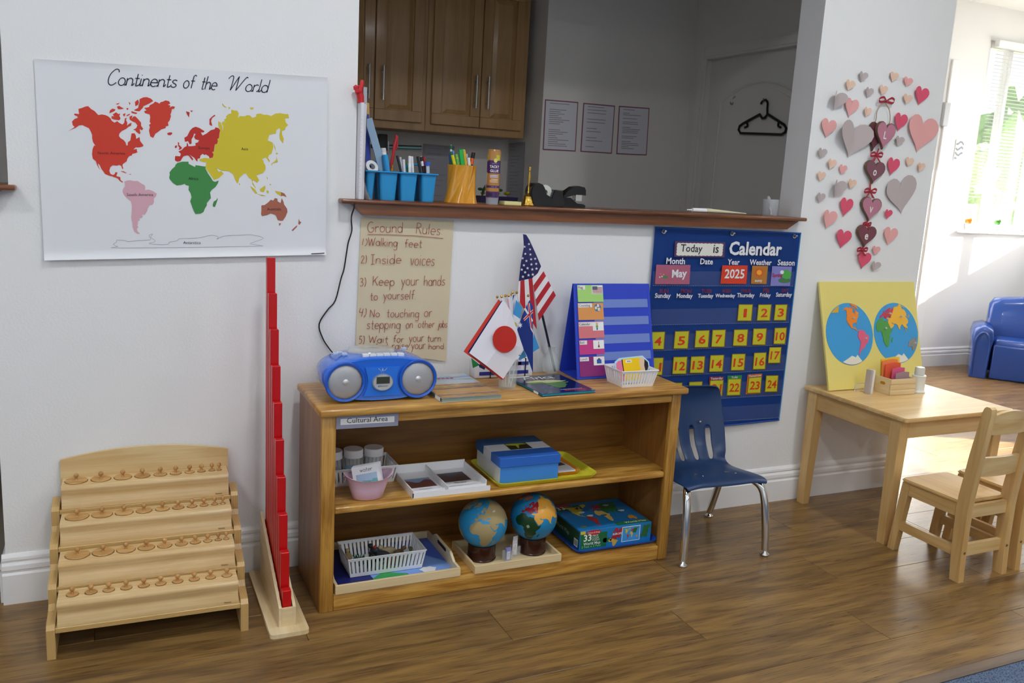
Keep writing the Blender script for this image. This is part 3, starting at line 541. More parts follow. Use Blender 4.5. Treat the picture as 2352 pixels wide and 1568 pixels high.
for i in range(4):
    y0 = TY[i]+.004; z0 = TZ[i]+.0003
    bl_ = thing('cylinder_block', 'long wooden knobbed-cylinder block on the %s step of the stand' % TIER[i], 'block', MS @ V((0, y0+.04, z0)), -.026, 'cylinder blocks')
    MI = TM[bl_].inverted() @ MS
    g = G(); g.prism([(a+y0, b+z0) for a, b in bp], .444, Matrix(((0, 0, 1, -.222), (1, 0, 0, 0), (0, 1, 0, 0), (0, 0, 0, 1)))); g.obj('block_body', BLOCKW, bl_, 35, local=True, M=MI)
    text('Nienhuis', MI @ frame((.185, y0-.0002, z0+.006), (1, 0, 0), (0, 0, 1)), .018, INK, bl_, local=True, bold=.02)
    v = [int(q) for q in ROWS[i].split()]
    for k in range(10):
        a, b, dd = v[3*k:3*k+3]; r = dd*.0004/2; zt = z0+.065
        lp = MSi @ PZ(80+a*.34446, 1000+b*.34446, zt); x = max(-.222+r+.004, min(.222-r-.002, lp.x)); yy = y0+.046
        g = G(); g.lathe([(0, zt+.0002), (r+.0012, zt+.0002), (r+.0012, zt+.0005), (0, zt+.0005)], (x, yy, 0), 28); g.obj('gap_shade_disc', mat('#4a3018', .8), bl_, local=True, M=MI)  # dark disc painted in for the shaded gap round the cylinder
        nm = ('%s-looking' % RANK[k]) if 0 else RANK[k]
        lab = ('%s flat knobbed wooden cylinder in the block on the %s step' % (nm, TIER[i])) if i else ('knobbed wooden cylinder of the lowest block, %s from the red rods' % ['tenth', 'ninth', 'eighth', 'seventh', 'sixth', 'fifth', 'fourth', 'third', 'second', 'first'][k])
        ct = thing('knobbed_cylinder', lab, 'cylinder', MS @ V((x, yy, zt+.0006)), -.026, 'knobbed cylinders')
        g = G(); g.lathe([(0, 0), (r, 0), (r, .0016), (r-.0008, .0024), (0, .0024)], n=28); g.obj('cylinder_top', CYLW, ct, 35, local=True)
        kr = .0068 if r > .01 else .0058
        g = G(); g.lathe([(kr*.62, .0022), (kr*.5, .005), (kr*.42, .0075), (kr*.55, .0095), (kr*.9, .012), (kr, .0155), (kr*.9, .019), (kr*.5, .0215), (0, .0222)], n=14); g.obj('knob', KNOB, ct, 60, local=True)

# ================================================================== red rods in their stand
rs = thing('rod_stand', 'pale plywood trough stand holding the red rods beside the shelf', 'stand', (-.017, -.24, 0))
g = G(); rp = []
x0, x1, y0, y1, rr = -.07, .037, -.449, -.034, .012
for cx, cy, a0 in ((x1-rr, y1-rr, 0), (x0+rr, y1-rr, 90), (x0+rr, y0+rr, 180), (x1-rr, y0+rr, 270)): rp += arc(cx, cy, rr, rr, a0, a0+90, 5)
g.prism(rp, .012); g.obj('base_plate', BIRCH, rs)
tx0, tx1, ty0, ty1 = -.041, .0055, -.411, -.078
for a, b in ((tx0, tx0+.008), (tx1-.008, tx1)):
    g = G(); g.prism([(ty0, .0122), (ty0, .068), (ty1, .225), (ty1, .0122)], b-a, Matrix(((0, 0, 1, a), (1, 0, 0, 0), (0, 1, 0, 0), (0, 0, 0, 1)))); g.obj('trough_side', BIRCH, rs)
g = G(); g.box(tx0+.0082, tx1-.0082, ty0, ty0+.008, .0122, .066); g.obj('trough_front', BIRCHX, rs)
g = G(); g.box(tx0+.0082, tx1-.0082, ty1-.008, ty1, .0122, .200); g.obj('trough_back', BIRCHX, rs)
RED = mat('#c20a10', .32, coat=.1, var=.04)
LEN = ['shortest', 'second shortest', 'third shortest', 'fourth shortest', 'fifth shortest', 'fifth longest', 'fourth longest', 'third longest', 'second longest', 'longest']
for k in range(1, 11):
    yf_ = -.399+.0309*(k-1); g = G()
    g.box(-.0288, -.0052, yf_, yf_+.0236, .0125, .0125+.1*k, .0012, 1)
    tag(g.obj('red_rod', RED), '%s red wooden rod standing in the trough stand' % LEN[k-1], 'rod', 'red rods')
    if k < 10:
        g = G(); g.box(tx0+.0085, tx1-.0085, yf_+.0255, yf_+.0292, .0122, .058+.0147*k-.003); g.obj('divider', BIRCHX, rs)

# ================================================================== the shelf
def PP(px, py, o, nrm): d = ray(px, py); nrm = V(nrm); return CAM + d*((V(o)-CAM).dot(nrm)/d.dot(nrm))
SH = .6164; MS_ = .319; BS = .052; SX0, SX1 = .085, 1.299; SF = -.349; SB = -.036
sh = thing('bookshelf', 'low honey oak bookshelf with two compartments under the ledge', 'bookshelf', (.695, -.2, 0))
g = G(); g.box(.0758, 1.3173, -.364, SB, SH-.022, SH, .006, 3); g.obj('top_board', OAK, sh, 40)
for a, b in ((SX0, SX0+.02), (SX1-.02, SX1)):
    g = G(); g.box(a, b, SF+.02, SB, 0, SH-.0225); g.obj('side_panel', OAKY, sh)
for a, b in ((SX0, .1255), (1.262, SX1)):
    g = G(); g.box(a, b, SF, SF+.0198, 0, SH-.0225, .003, 2); g.obj('stile', OAKZ, sh, 40)
g = G(); g.box(.1257, 1.2618, SF+.002, SF+.019, .566, SH-.0225, .0015, 1); g.obj('top_rail', OAK, sh)
g = G(); g.box(.1257, 1.2618, SF+.001, SF+.019, 0, BS-.001, .004, 2); g.obj('bottom_rail', OAK, sh, 40)
g = G(); g.box(SX0+.0202, SX1-.0202, SF+.0195, SB-.0062, BS-.018, BS); g.obj('bottom_shelf', OAK, sh)
g = G(); g.box(.1257, 1.2618, SF+.004, SF+.03, MS_-.02, MS_, .005, 3); g.box(SX0+.0202, SX1-.0202, SF+.03, SB-.0062, MS_-.019, MS_); g.obj('middle_shelf', OAK, sh, 40)
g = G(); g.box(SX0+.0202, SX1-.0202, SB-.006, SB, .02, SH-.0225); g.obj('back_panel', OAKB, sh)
# area sign
a, b, c = PY(771.5, 985.5, SF-.002), PY(914, 977, SF-.002), PY(771, 954, SF-.002)
sg = thing('area_sign', 'laminated grey Cultural Area sign taped to the shelf front', 'sign', a)
M = frame(a, b-a, (0, 0, 1)); sw = (b-a).length; shh = (c-a).length
g = G(); g.box(0, sw, 0, shh, 0, .0012, M=M); g.obj('backing', mat('#8d8ea0', .4), sg)
g = G(); g.box(.012, sw-.012, .012, shh-.011, .0013, .0018, M=M); g.obj('label_strip', mat('#e6e6e4', .4), sg)
text('Cultural Area', M @ Matrix.Translation((.03, .0165, .0018)), sw-.062, INK, sg)

# ================================================================== radio
R0 = V((.268, -.207, SH+.0025)); ra = thing('boombox_radio', 'shiny blue boombox with silver speakers on the shelf top', 'radio', R0-V((0, 0, .0025)))
def rad_outline(k, kz=1., dz=0., n=48):
    pts = []
    for i in range(n):
        t = 2*PI*i/n; c, s_ = math.cos(t), math.sin(t); e = .80
        x = .170*math.copysign(abs(c)**e, c); z = .064+.064*math.copysign(abs(s_)**e, s_)
        if s_ < 0: z += .004*(x/.17)**2
        pts.append((x, z))
    return [(x*k, .06+(z-.06)*kz+dz) for x, z in pts]
g = G(); rings = []
for yy, k, kz, dz in [(-.0945, .91, .90, -.001), (-.0955, .955, .95, -.001), (-.090, .985, .98, .0), (-.06, 1.0, 1.0, .0005), (0, .985, 1.0, .001), (.05, .94, .98, .000), (.085, .86, .88, -.003), (.105, .74, .7, -.01), (.108, .66, .6, -.012)]:
    rings.append([R0+V((x, yy, max(z, .0))) for x, z in rad_outline(k, kz, dz)])
g.loft(rings); g.obj('body', mat('#2a70de', .15, coat=.5), ra, 50)
fy = R0.y-.0955
for sx in (-1, 1):
    c = V((R0.x+sx*.1085, fy, R0.z+.0605))
    MXZ = Matrix.Translation(c) @ Matrix.Rotation(PI/2, 4, 'X')
    g = G(); g.lathe([(.0495, 0), (.0580, .0005), (.0592, .004), (.056, .008), (.0495, .006)], M=MXZ, n=40); g.obj('speaker_ring', mat('#1f5cc8', .12, coat=.7), ra, 60)
    g = G(); g.lathe([(0, .008), (.02, .0075), (.04, .005), (.050, .001)], M=MXZ, n=36); g.obj('speaker_grille', mat('#b9b9bb', .35, .55, bump=(900, .5, .001)), ra, 60)
    g = G(); g.lathe([(0, .0110), (.006, .0098), (.0095, .0078)], M=MXZ, n=20); g.obj('tweeter_dome', mat('#d2d2d4', .2, .6), ra, 60)
MF = frame((R0.x, fy, R0.z+.0585), (1, 0, 0), (0, 0, 1))
g = G()
po_ = [(-.052, .042), (.052, .042), (.044, .016), (.042, 0), (.046, -.022), (.056, -.043), (-.056, -.043), (-.046, -.022), (-.042, 0), (-.044, .016)]
g.prism(po_, .004, MF); g.obj('front_panel', mat('#2e76e2', .15, coat=.5), ra)
def oval(rx, ry, n=32): return [(rx*math.cos(2*PI*i/n), ry*math.sin(2*PI*i/n)) for i in range(n)]
g = G(); g.prism(oval(.031, .025), .008, MF @ Matrix.Translation((0, -.002, .002))); g.obj('display_bezel', mat('#c9cacc', .2, .7), ra)
g = G(); g.prism(oval(.028, .0225), .0012, MF @ Matrix.Translation((0, -.002, .0101))); g.obj('display_plate', mat('#b5b7ba', .35), ra)
g = G(); g.box(-.0195, .0195, -.005, .015, .0114, .0125, M=MF); g.obj('display_screen', mat('#3c4136', .15), ra)
text('Bluetooth', MF @ Matrix.Translation((-.009, -.014, .0113)), .023, INK, ra)
g = G(); g.prism(oval(.0022, .0028, 10), .0005, MF @ Matrix.Translation((-.0125, -.0125, .0113))); g.obj('bluetooth_mark', mat('#2a7ad0', .4), ra)
g = G()
for s in (-1, 1):
    for q in range(3): g.prism([(s*.003, .031-q*.002), (s*(.013-q*.003), .040-q*.004), (s*(.012-q*.003), .036-q*.004), (s*.003, .028-q*.002)], .0004, MF @ Matrix.Translation((0, 0, .0042)))
g.prism([(0, .040), (.0022, .034), (0, .029), (-.0022, .034)], .0004, MF @ Matrix.Translation((0, 0, .0042))); g.obj('wing_emblem', mat('#9dbdf0', .3), ra)
zc = R0.z+.1295
g = G(); g.lathe([(0, .0085), (.05, .008), (.068, .005), (.073, -.004)], (R0.x-.005, R0.y+.012, zc), 40, sy=.80); g.obj('disc_lid', mat('#c5c8cc', .12, .4, coat=.5), ra, 60)
g = G(); g.lathe([(0, .0125), (.020, .0115), (.027, .008)], (R0.x+.0, R0.y+.012, zc), 28, sy=.7); g.obj('lid_hub', mat('#d9dadc', .1, .7), ra, 60)
for i in range(6):
    x = R0.x-.052+i*.021; g = G(); g.box(x, x+.0196, R0.y-.073, R0.y-.055, zc-.014, zc+.0045, .002, 2, M=None); g.obj('piano_key', mat('#dadcde', .25), ra, 40)
for i, (dx, dy) in enumerate([(-.105, -.01), (-.12, -.02), (-.095, -.03), (.10, .02)]):
    g = G(); g.box(R0.x+dx-.008, R0.x+dx+.008, R0.y+dy-.004, R0.y+dy+.004, zc-.006, zc+.0025, .002, 2); g.obj('button', mat('#b9c6dd', .3), ra, 40)
for sx in (-.1, .1):
    for dy in (-.06, .07):
        g = G(); g.cyl((R0.x+sx, R0.y+dy, SH+.0003), (R0.x+sx, R0.y+dy, SH+.008), .008, n=12); g.obj('foot', BLACK, ra)
# power cord
cp = [PY(816, 400, .03), PY(815, 440, .0), V((PY(815, 455, -.03).x, -.03, LZ+.004)), PY(814, 466, -.050), PY(813, 478, -.050), PY(808, 493, -.036), PY(807, 508, -.012)]+[PY(a, b, -.007) for a, b in ((808, 530), (800, 556), (796, 580), (790, 618), (783, 640), (770, 690), (752, 712), (733, 744), (741, 776), (756, 800))]+[PY(766, 812, -.03), PY(772, 820, -.072)]
g = G(); g.tube(smooth_line(cp[3:], 4), .0022, 6); tag(g.obj('power_cord', BLACK, smooth=True), 'thin black power cord running down the wall to the boombox', 'cord')

# ================================================================== books on the shelf top
def book(name, label, fl, w, d, t, rz, cover, pages, z=SH):
    o = thing(name, label, 'book', (fl[0], fl[1], z+.0003), rz)
    g = G(); g.box(0, w, 0, d, 0, .0012); g.obj('back_cover', cover, o, local=True)
    g = G(); g.box(.003, w-.002, .002, d-.002, .0013, t-.0013); g.obj('page_block', pages, o, local=True)
    g = G(); g.box(0, w, 0, d, t-.0012, t, .0004, 1); g.obj('front_cover', cover, o, local=True)
    return o
pg = mat('#ddd8cc', .7)
b2 = book('picture_book', 'hardback picture book with desert dune cover lying beside the boombox', (.434, -.357), .198, .288, .013, .035, mat('#a9b2ba', .3), mat('#8f9a8a', .6))
M = Matrix.Translation((0, 0, .0131)); rp_ = random.Random(3)
for i, (c, y0, y1) in enumerate([('#b4c0c8', .150, .2875), ('#7d9cc8', .236, .252), ('#8fa8cc', .206, .214), ('#c99a58', .001, .158), ('#8a6844', .120, .150), ('#d0a868', .128, .141), ('#6f5340', .098, .112), ('#b98a4c', .05, .094), ('#8d6c52', .020, .040), ('#c08a3e', .001, .016)]):
    g = G(); xs = [k/16*.196+.001 for k in range(17)]; z = .0001*(i+1)
    g.poly([(x, y0+(0 if y0 < .002 else rp_.uniform(-.003, .003)), z) for x in xs]+[(x, y1+(0 if y1 > .28 else rp_.uniform(-.004, .004)), z) for x in xs[::-1]]); g.obj('cover_print', mat(c, .3), b2, local=True, M=M, tri=True)
for i in range(7):
    g = G(); x = .030+i*.0150; g.poly([(x, .222, .0013), (x+.012, .222, .0013), (x+.0125, .234, .0013), (x+.002, .234, .0013)]); g.obj('title_block', mat('#a8484e', .4), b2, local=True, M=M)
g = G(); g.box(-.0006, .0001, .012, .05, .001, .012); g.obj('spine_label', WHITE, b2, local=True)
b3 = book('africa_book', 'dark blue Africa picture book lying open-faced beside the flag jar', (.763, -.362), .196, .232, .009, .05, mat('#141c48', .2, coat=.5), mat('#2a9aa6', .5))
M = Matrix.Translation((0, 0, .0091))
text('Africa', M @ Matrix.Translation((.032, .178, 0)), .118, mat('#e4e2dc', .35), b3, local=True, bold=.012)
def norm_land(k, idx=0):
    p = [flat(q) for q in LAND[k][idx]]; x0 = min(a for a, _ in p); x1 = max(a for a, _ in p); z0 = min(b for _, b in p); z1 = max(b for _, b in p)
    return [((a-x0)/(x1-x0), (b-z0)/(z1-z0)) for a, b in p]
af = norm_land('africa')
g = G(); g.poly([(.022+.150*a, .058+.108*b, .0002) for a, b in af]); g.obj('cover_print', mat('#4d7a3a', .35), b3, local=True, M=M, tri=True)
g = G(); g.poly([(.022+.150*a, .105+.060*b, .0004) for a, b in af if b > .32]); g.obj('cover_print', mat('#c4c08a', .35), b3, local=True, M=M, tri=True)
for i in range(12): g = G(); g.box(.088+i*.0068, .0925+i*.0068, .034, .0385, 0, .0002, M=M); g.obj('author_mark', mat('#a9b4d8', .35), b3, local=True)
for i in range(3): g = G(); g.box(.03, .085-.006*i, .072-.010*i, .0745-.010*i, 0, .0002, M=M); g.obj('caption_line', mat('#5a648c', .35), b3, local=True)
g = G(); g.box(.095, .175, .020, .028, 0, .0002, M=M); g.obj('title_band', mat('#b8303a', .35), b3, local=True)
g = G(); g.box(.0, .075, .215, .230, 0, .0002, M=M); g.obj('library_label', WHITE, b3, local=True)
g = G(); g.box(-.0004, .0002, .025, .055, .001, .008); g.obj('spine_label', WHITE, b3, local=True)

# ================================================================== file box behind the flags
fb = thing('striped_box', 'white storage box with dark blue stripes and black elastic behind the small flags', 'box', (.752, -.07, SH+.0004))
g = G(); g.box(-.107, .107, -.025, .025, 0, .062, .004, 2); g.obj('box_body', mat('#e4e6ee', .4), fb, 40, local=True)
for z in (.010, .040):
    g = G(); g.box(-.09, .09, -.0262, -.0251, z, z+.012); g.obj('stripe', mat('#28348c', .4), fb, local=True)
g = G(); g.box(.035, .062, -.0262, -.0251, .028, .062); g.obj('label_patch', mat('#d8c8e8', .4), fb, local=True)
text('pen', frame((.040, -.0263, .052), (0, 0, -1), (1, 0, 0)), .017, INK, fb, local=True)
for x in (-.05, .078):
    g = G(); g.box(x-.0015, x+.0015, -.0275, .0270, -.0002, .0635); g.obj('elastic_band', BLACK, fb, local=True)

# ================================================================== jar of small flags
jc = V((.703, -.232, SH+.0005))
jr = thing('flag_jar', 'clear glass tumbler holding small paper flags on the shelf', 'jar', jc)
g = G(); g.lathe([(0, 0), (.026, 0), (.029, .004), (.030, .05), (.031, .095), (.0295, .095), (.0285, .05), (.026, .007), (0, .006)], n=32); g.obj('glass', GLASS, jr, True, local=True)
STICK = mat('#ececec', .4)
def smallflag(label, ball, y, foot, sheets, group='small paper flags'):
    top = PY(*ball, y); ft = jc+V((foot[0], foot[1], .0075))
    o = thing('small_flag', label, 'flag', ft, 0, group)
    g = G(); g.cyl(ft, top, .0017, n=8); g.obj('stick', STICK, o)
    g = G(); g.sphere(top, .0042, 12, 8); g.obj('gold_finial', GOLD, o, True)
    for nm, c, pts, yy in sheets:
        g = G()
        n = len(pts); ys = yy if isinstance(yy, (list, tuple)) else [yy]*n
        g.poly([PY(*p, q) for p, q in zip(pts, ys)]); g.obj(nm, mat(c, .75), o, tri=True)
    return o
Q6 = lambda a, b: (1040+a*.2551, 520+b*.2551)
FY = -.285
def q6(s): v = [int(t) for t in s.split()]; return [Q6(v[i], v[i+1]) for i in range(0, len(v), 2)]
smallflag('white paper flag with a large red disc, foremost in the jar', (1152, 681), -.25, (.004, -.016), [('flag_sheet', '#e8e6ee', q6('455 655 450 1030 300 1250 148 1138'), [-.272, -.285, -.283, -.272]), ('flag_sheet', '#e8e4ea', q6('455 655 520 760 635 1095 455 1372 300 1250 450 1030'), [-.272, -.274, -.268, -.278, -.283, -.285]),
    ('red_disc', '#c62a20', [Q6(467+108*math.cos(t), 1015+121*math.sin(t)) for t in [2*PI*i/28 for i in range(28)]], -.2875)])
smallflag('red and navy paper flag just behind the white flag with red disc', (1142, 682), -.245, (-.010, -.012), [('flag_sheet', '#d8402e', q6('412 655 460 700 470 1370 440 1380 97 1125'), -.266), ('navy_border', '#1c2a6e', q6('440 665 470 690 470 1200 300 1255 135 1130'), -.2665)])
smallflag('paper flag of pale blue and white stripes with a yellow sun emblem', (1177, 672), -.225, (.006, .004), [('flag_sheet', '#3f9ad8', q6('570 660 625 730 605 830 545 790'), -.236), ('flag_sheet', '#e6e8ee', q6('545 790 605 830 640 900 580 960 540 870'), -.236), ('flag_sheet', '#3f9ad8', q6('730 960 780 1095 715 1135 720 1020'), -.205), ('flag_sheet', '#58a8de', q6('590 1190 640 1110 665 1170 600 1205'), -.206),
    ('sun_emblem', '#c9b43c', [Q6(562+18*math.cos(t)*(1 if i % 2 else .6), 885+30*math.sin(t)*(1 if i % 2 else .6)) for i, t in enumerate([2*PI*i/16 for i in range(16)])], -.2365)])
au = smallflag('dark blue paper flag with a red and white cross canton and white star', (1213, 679), -.22, (.014, .002), [('flag_sheet', '#16307e', q6('690 660 722 720 722 960 722 1320 665 1160 630 1090 580 930 625 800'), -.238), ('canton', '#2a3f92', q6('690 662 722 720 722 960 700 930 640 800'), -.2384),
    ('cross_white', '#e8e8ee', q6('640 740 715 860 722 845 655 730'), -.2388), ('cross_white', '#e8e8ee', q6('635 830 722 745 722 775 645 850'), -.2388), ('cross_white', '#e8e8ee', q6('672 690 692 690 722 960 700 920'), -.2390), ('cross_red', '#c8222a', q6('676 690 686 690 718 930 704 910'), -.2394), ('cross_red', '#c8222a', q6('634 838 722 752 722 768 642 846'), -.2394),
    ('star', '#e8e8ee', [Q6(605+(26 if i % 2 else 11)*math.cos(2*PI*i/14), 888+(30 if i % 2 else 12)*math.sin(2*PI*i/14)) for i in range(14)], -.2388)])
smallflag('white paper flag furled edge-on beside the pale blue striped flag', (1187, 672), -.218, (.010, .012), [('flag_sheet', '#dfe2ee', q6('555 620 590 640 585 740 535 860 530 700'), [-.224, -.215, -.213, -.224, -.226])])
smallflag('pink and white paper flag furled edge-on in the jar', (1161, 679), -.23, (-.004, .010), [('flag_sheet', '#d8a8b4', q6('485 650 505 650 520 760 500 740'), -.24), ('flag_sheet', '#e6e6ec', q6('500 640 515 640 530 800 518 780'), -.241)])
smallflag('white paper flag furled behind the pink one in the jar', (1168, 679), -.22, (-.010, .014), [('flag_sheet', '#dcdce6', q6('515 640 535 640 545 830 530 800'), -.232)])
smallflag('navy and green paper flag hanging at the rear of the jar', (1175, 676), -.21, (-.016, .008), [('flag_sheet', '#1f2c78', q6('540 620 555 615 545 850 530 830'), -.222), ('flag_sheet', '#2f9a4e', q6('165 1180 245 1245 180 1275'), -.15), ('flag_sheet', '#2c2f6a', q6('230 1240 300 1250 285 1290 240 1268'), -.16)])

# ================================================================== stars and stripes flag in a glass vase
vc = V((.936, -.078, SH+.0005)); va = thing('bud_vase', 'small round clear glass vase holding the tall striped flag', 'vase', vc)
g = G(); op = [(0, 0), (.018, 0), (.028, .012), (.033, .030), (.030, .050), (.018, .070), (.0125, .080), (.0125, .092), (.017, .098)]
g.lathe(op+[(r-.0014 if r > .002 else 0, max(z, .003)) for r, z in op[::-1]], n=32); g.obj('glass', GLASS, va, True, local=True)
us = thing('flag_on_pole', 'furled stars and stripes flag on a dark pole leaning against the wall', 'flag', vc+V((.0, 0, .006)))
pt, pb = PY(1205, 545, -.050), vc+V((.019, 0, .008)); g = G(); g.cyl(pb, pt, .0042, n=12); g.obj('pole', mat('#11162c', .3), us)
NAV, WST, RST = mat('#23255e', .7, bump=(300, .1, .001)), mat('#e6e4e6', .75), mat('#b8202c', .7)
def usheet(nm, m, s, ys):
    p = q6(s); ys = ys if isinstance(ys, (list, tuple)) else [ys]*len(p); g = G(); g.poly([PY(*a, b) for a, b in zip(p, ys)]); g.obj(nm, m, us, tri=True)
usheet('canton', NAV, '632 68 662 75 690 130 700 300 716 466 650 478 594 492 612 330 640 180', [-.060]*3+[-.076, -.078]+[-.062]*4)
usheet('canton', NAV, '662 75 690 120 745 240 795 358 765 420 716 466 700 300 690 130', [-.060]+[-.058]*3+[-.066, -.0775, -.0755, -.0605])
def lerp2(a, b, t): return (a[0]+(b[0]-a[0])*t, a[1]+(b[1]-a[1])*t)
for i in range(6):
    t0, t1 = i/6, (i+1)/6; A0, A1 = lerp2((795, 358), (928, 620), t0), lerp2((795, 358), (928, 620), t1); B0, B1 = lerp2((716, 466), (775, 850), t0), lerp2((716, 466), (775, 850), t1)
    g = G(); g.poly([PY(*Q6(*p), y) for p, y in ((A0, -.056), (A1, -.056), (B1, -.078), (B0, -.078))]); g.obj('stripe', RST if i % 2 else WST, us)
cuts = [0, .12, .42, .72, 1.]
for i in range(4):
    t0, t1 = cuts[i], cuts[i+1]; A0, A1 = lerp2((594, 492), (716, 466), t0), lerp2((594, 492), (716, 466), t1); B0, B1 = lerp2((583, 650), (757, 928), t0), lerp2((583, 650), (757, 928), t1)
    mdA, mdB = lerp2(A0, B0, .5), lerp2(A1, B1, .5)
    g = G(); ya = [-.062-.016*t for t in (t0, t1)]
    g.poly([PY(*Q6(*A0), ya[0]), PY(*Q6(*A1), ya[1]), PY(*Q6(*B1), ya[1]-.004), PY(*Q6(*B0), ya[0]-.004)]); g.obj('stripe', RST if i % 2 else WST, us)
for a, b in [(686, 158), (647, 182), (696, 206), (653, 246), (699, 252), (629, 286), (663, 310), (705, 295), (742, 290), (640, 349), (708, 341), (751, 336), (621, 388), (673, 375), (716, 386), (754, 379), (651, 412), (682, 438), (720, 432), (632, 452)]:
    yy = -.0615-.0175*max(0, 1-abs(a-706)/110)*min(1, (b-60)/330); s = 12+3*(b-150)/300
    g = G(); g.poly([PY(*Q6(a+s*(1 if i % 2 == 0 else .42)*math.sin(2*PI*i/10), b-s*(1 if i % 2 == 0 else .42)*math.cos(2*PI*i/10)), yy-.0035) for i in range(10)]); g.obj('star', WST, us, tri=True)

# ================================================================== tabletop pocket chart
c0, c1 = V((.986, -.182, SH+.0015)), V((1.303, -.176, SH+.0015)); t0_, t1_ = PY(1317, 652, -.1), PY(1491, 652, -.094); k0, k1 = V((.992, -.043, SH+.0015)), V((1.309, -.043, SH+.0015))
ch = thing('tabletop_chart', 'royal blue tabletop pocket chart stand holding picture cards on the shelf', 'pocket chart', (c0+k1)/2)
nf = (c1-c0).cross(t0_-c0).normalized()
def slab(a, b, c, d, t):
    g = G(); n_ = (V(b)-V(a)).cross(V(d)-V(a)).normalized()*t; g.hexa([V(a), V(b), V(c), V(d), V(a)+n_, V(b)+n_, V(c)+n_, V(d)+n_]); return g
slab(c0, c1, t1_, t0_, -.003).obj('front_panel', FABROY, ch); slab(k0, k1, t1_+V((0, .004, 0)), t0_+V((0, .004, 0)), -.003).obj('back_panel', FABROY, ch); slab(c0+V((0, .004, -.001)), c1+V((0, .004, -.001)), k1+V((0, -.004, -.001)), k0+V((0, -.004, -.001)), .002).obj('base_panel', FABROY, ch)
MCH = frame(c0, c1-c0, t0_-c0); cwid = (c1-c0).length; chei = (t0_-c0).length
for x in (.008, cwid-.008):
    g = G(); g.box(x-.0008, x+.0008, .01, chei-.01, 0, .0008, M=MCH); g.obj('stitching', mat('#3a58d8', .6), ch)
for i, (b0, b1) in enumerate([(655, 730), (810, 885), (970, 1050), (1125, 1200)]):
    zz = [(MCH.inverted() @ PP(*Q6(1500, b), c0, nf)).y for b in (b1, b0)]
    g = G(); g.box(.082, cwid-.012, zz[0], zz[1], .001, .0014, M=MCH); g.obj('clear_pocket', mat('#8ea6ea', .15, alpha=.55), ch)
CARD = [('Flag', '#a8d878', 525, 683, 'flag'), ('Counting', '#e09a58', 685, 846, 'count'), ('Calendar', '#d97a80', 852, 1012, 'cal'), ('Bell', '#c83f86', 1015, 1158, 'bell'), ('Lunch', '#8a2f74', 1162, 1358, 'lunch')]
for i, (nm, col, b0, b1, pic) in enumerate(CARD):
    q = [MCH.inverted() @ PP(*Q6(a, b), c0, nf) for a, b in ((1125+i*5, b1), (1345+i*4, b0))]; x0, x1, y0, y1 = q[0].x, q[1].x, q[0].y+.001, q[1].y-.001; zb = .002
    o = thing('picture_card', 'laminated %s picture card in the tabletop pocket chart' % nm, 'card', MCH @ V(((x0+x1)/2, y0, zb)), 0, 'schedule picture cards')
    def bx(n2, a, b, c, d, z, cc): g = G(); g.box(a, b, c, d, z, z+.0004, M=MCH); g.obj(n2, mat(cc, .3), o)
    bx('card_base', x0, x1, y0, y1, zb, col); hw = x1-x0; hh = y1-y0
    bx('word_strip', x0+.002, x0+.006+len(nm)*.0063, y1-.0150, y1-.0012, zb+.0006, '#ecebe8'); text(nm, MCH @ Matrix.Translation((x0+.0035, y1-.0118, zb+.0010)), None, INK, o, height=.0086)
    px0, px1, py0, py1 = x1-hw*.44, x1-.001, y1-.031, y1-.0015
    if pic != 'count': bx('picture', px0, px1, py0, py1, zb+.0006, '#f0efec')
    cx, cy = (px0+px1)/2, (py0+py1)/2; z2 = zb+.0012
    if pic == 'flag':
        for k in range(7): bx('picture_mark', px0+.002, px1-.002, py0+.003+k*.0032, py0+.0044+k*.0032, z2, '#b04a52')
        bx('picture_mark', px0+.002, cx, cy, py1-.003, z2+.0004, '#5a6272')
    elif pic == 'count':
        g = G(); g.prism(oval(.0135, .0135), .0004, MCH @ Matrix.Translation((cx, cy, zb+.0006))); g.obj('picture', mat('#3f7fc0', .3), o)
        for k, (ax, ay, cc) in enumerate([(.001, .007, '#b8303a'), (-.008, -.001, '#2f8a4e'), (.004, -.006, '#d8a030')]):
            bx('number_block', cx+ax-.0055, cx+ax+.0055, cy+ay-.006, cy+ay+.006, z2+.0002*k, cc); bx('number_face', cx+ax-.0042, cx+ax+.0042, cy+ay-.0047, cy+ay+.0047, z2+.0006+.0002*k, '#f2f2ee')
            text(str(k+1), MCH @ Matrix.Translation((cx+ax-.0018, cy+ay-.003, z2+.0012+.0002*k)), None, INK, o, height=.0062)
    elif pic == 'cal':
        for nm2, rx, ry, ax, ay, cc in (('child_head', .0045, .005, -.005, .008, '#e2b592'), ('child_shirt', .0045, .0055, -.005, -.001, '#7fae4e'), ('child_legs', .003, .004, -.005, -.009, '#2f6aa8')):
            g = G(); g.prism(oval(rx, ry, 14), .0004, MCH @ Matrix.Translation((cx+ax, cy+ay, z2))); g.obj(nm2, mat(cc, .3), o)
    elif pic == 'bell':
        g = G(); g.prism([(-.004, -.010), (.004, -.010), (.0025, -.004), (.0008, .0), (.0008, .010), (-.0008, .010), (-.0008, 0), (-.0025, -.004)], .0004, MCH @ Matrix.Translation((cx, cy, z2))); g.obj('printed_bell', mat('#6e4a2a', .3), o, tri=True)
    else:
        bx('lunch_case', cx-.009, cx+.009, cy-.009, cy+.005, z2, '#2c5fae'); bx('case_handle', cx-.004, cx+.004, cy+.005, cy+.009, z2, '#7a2e2e')

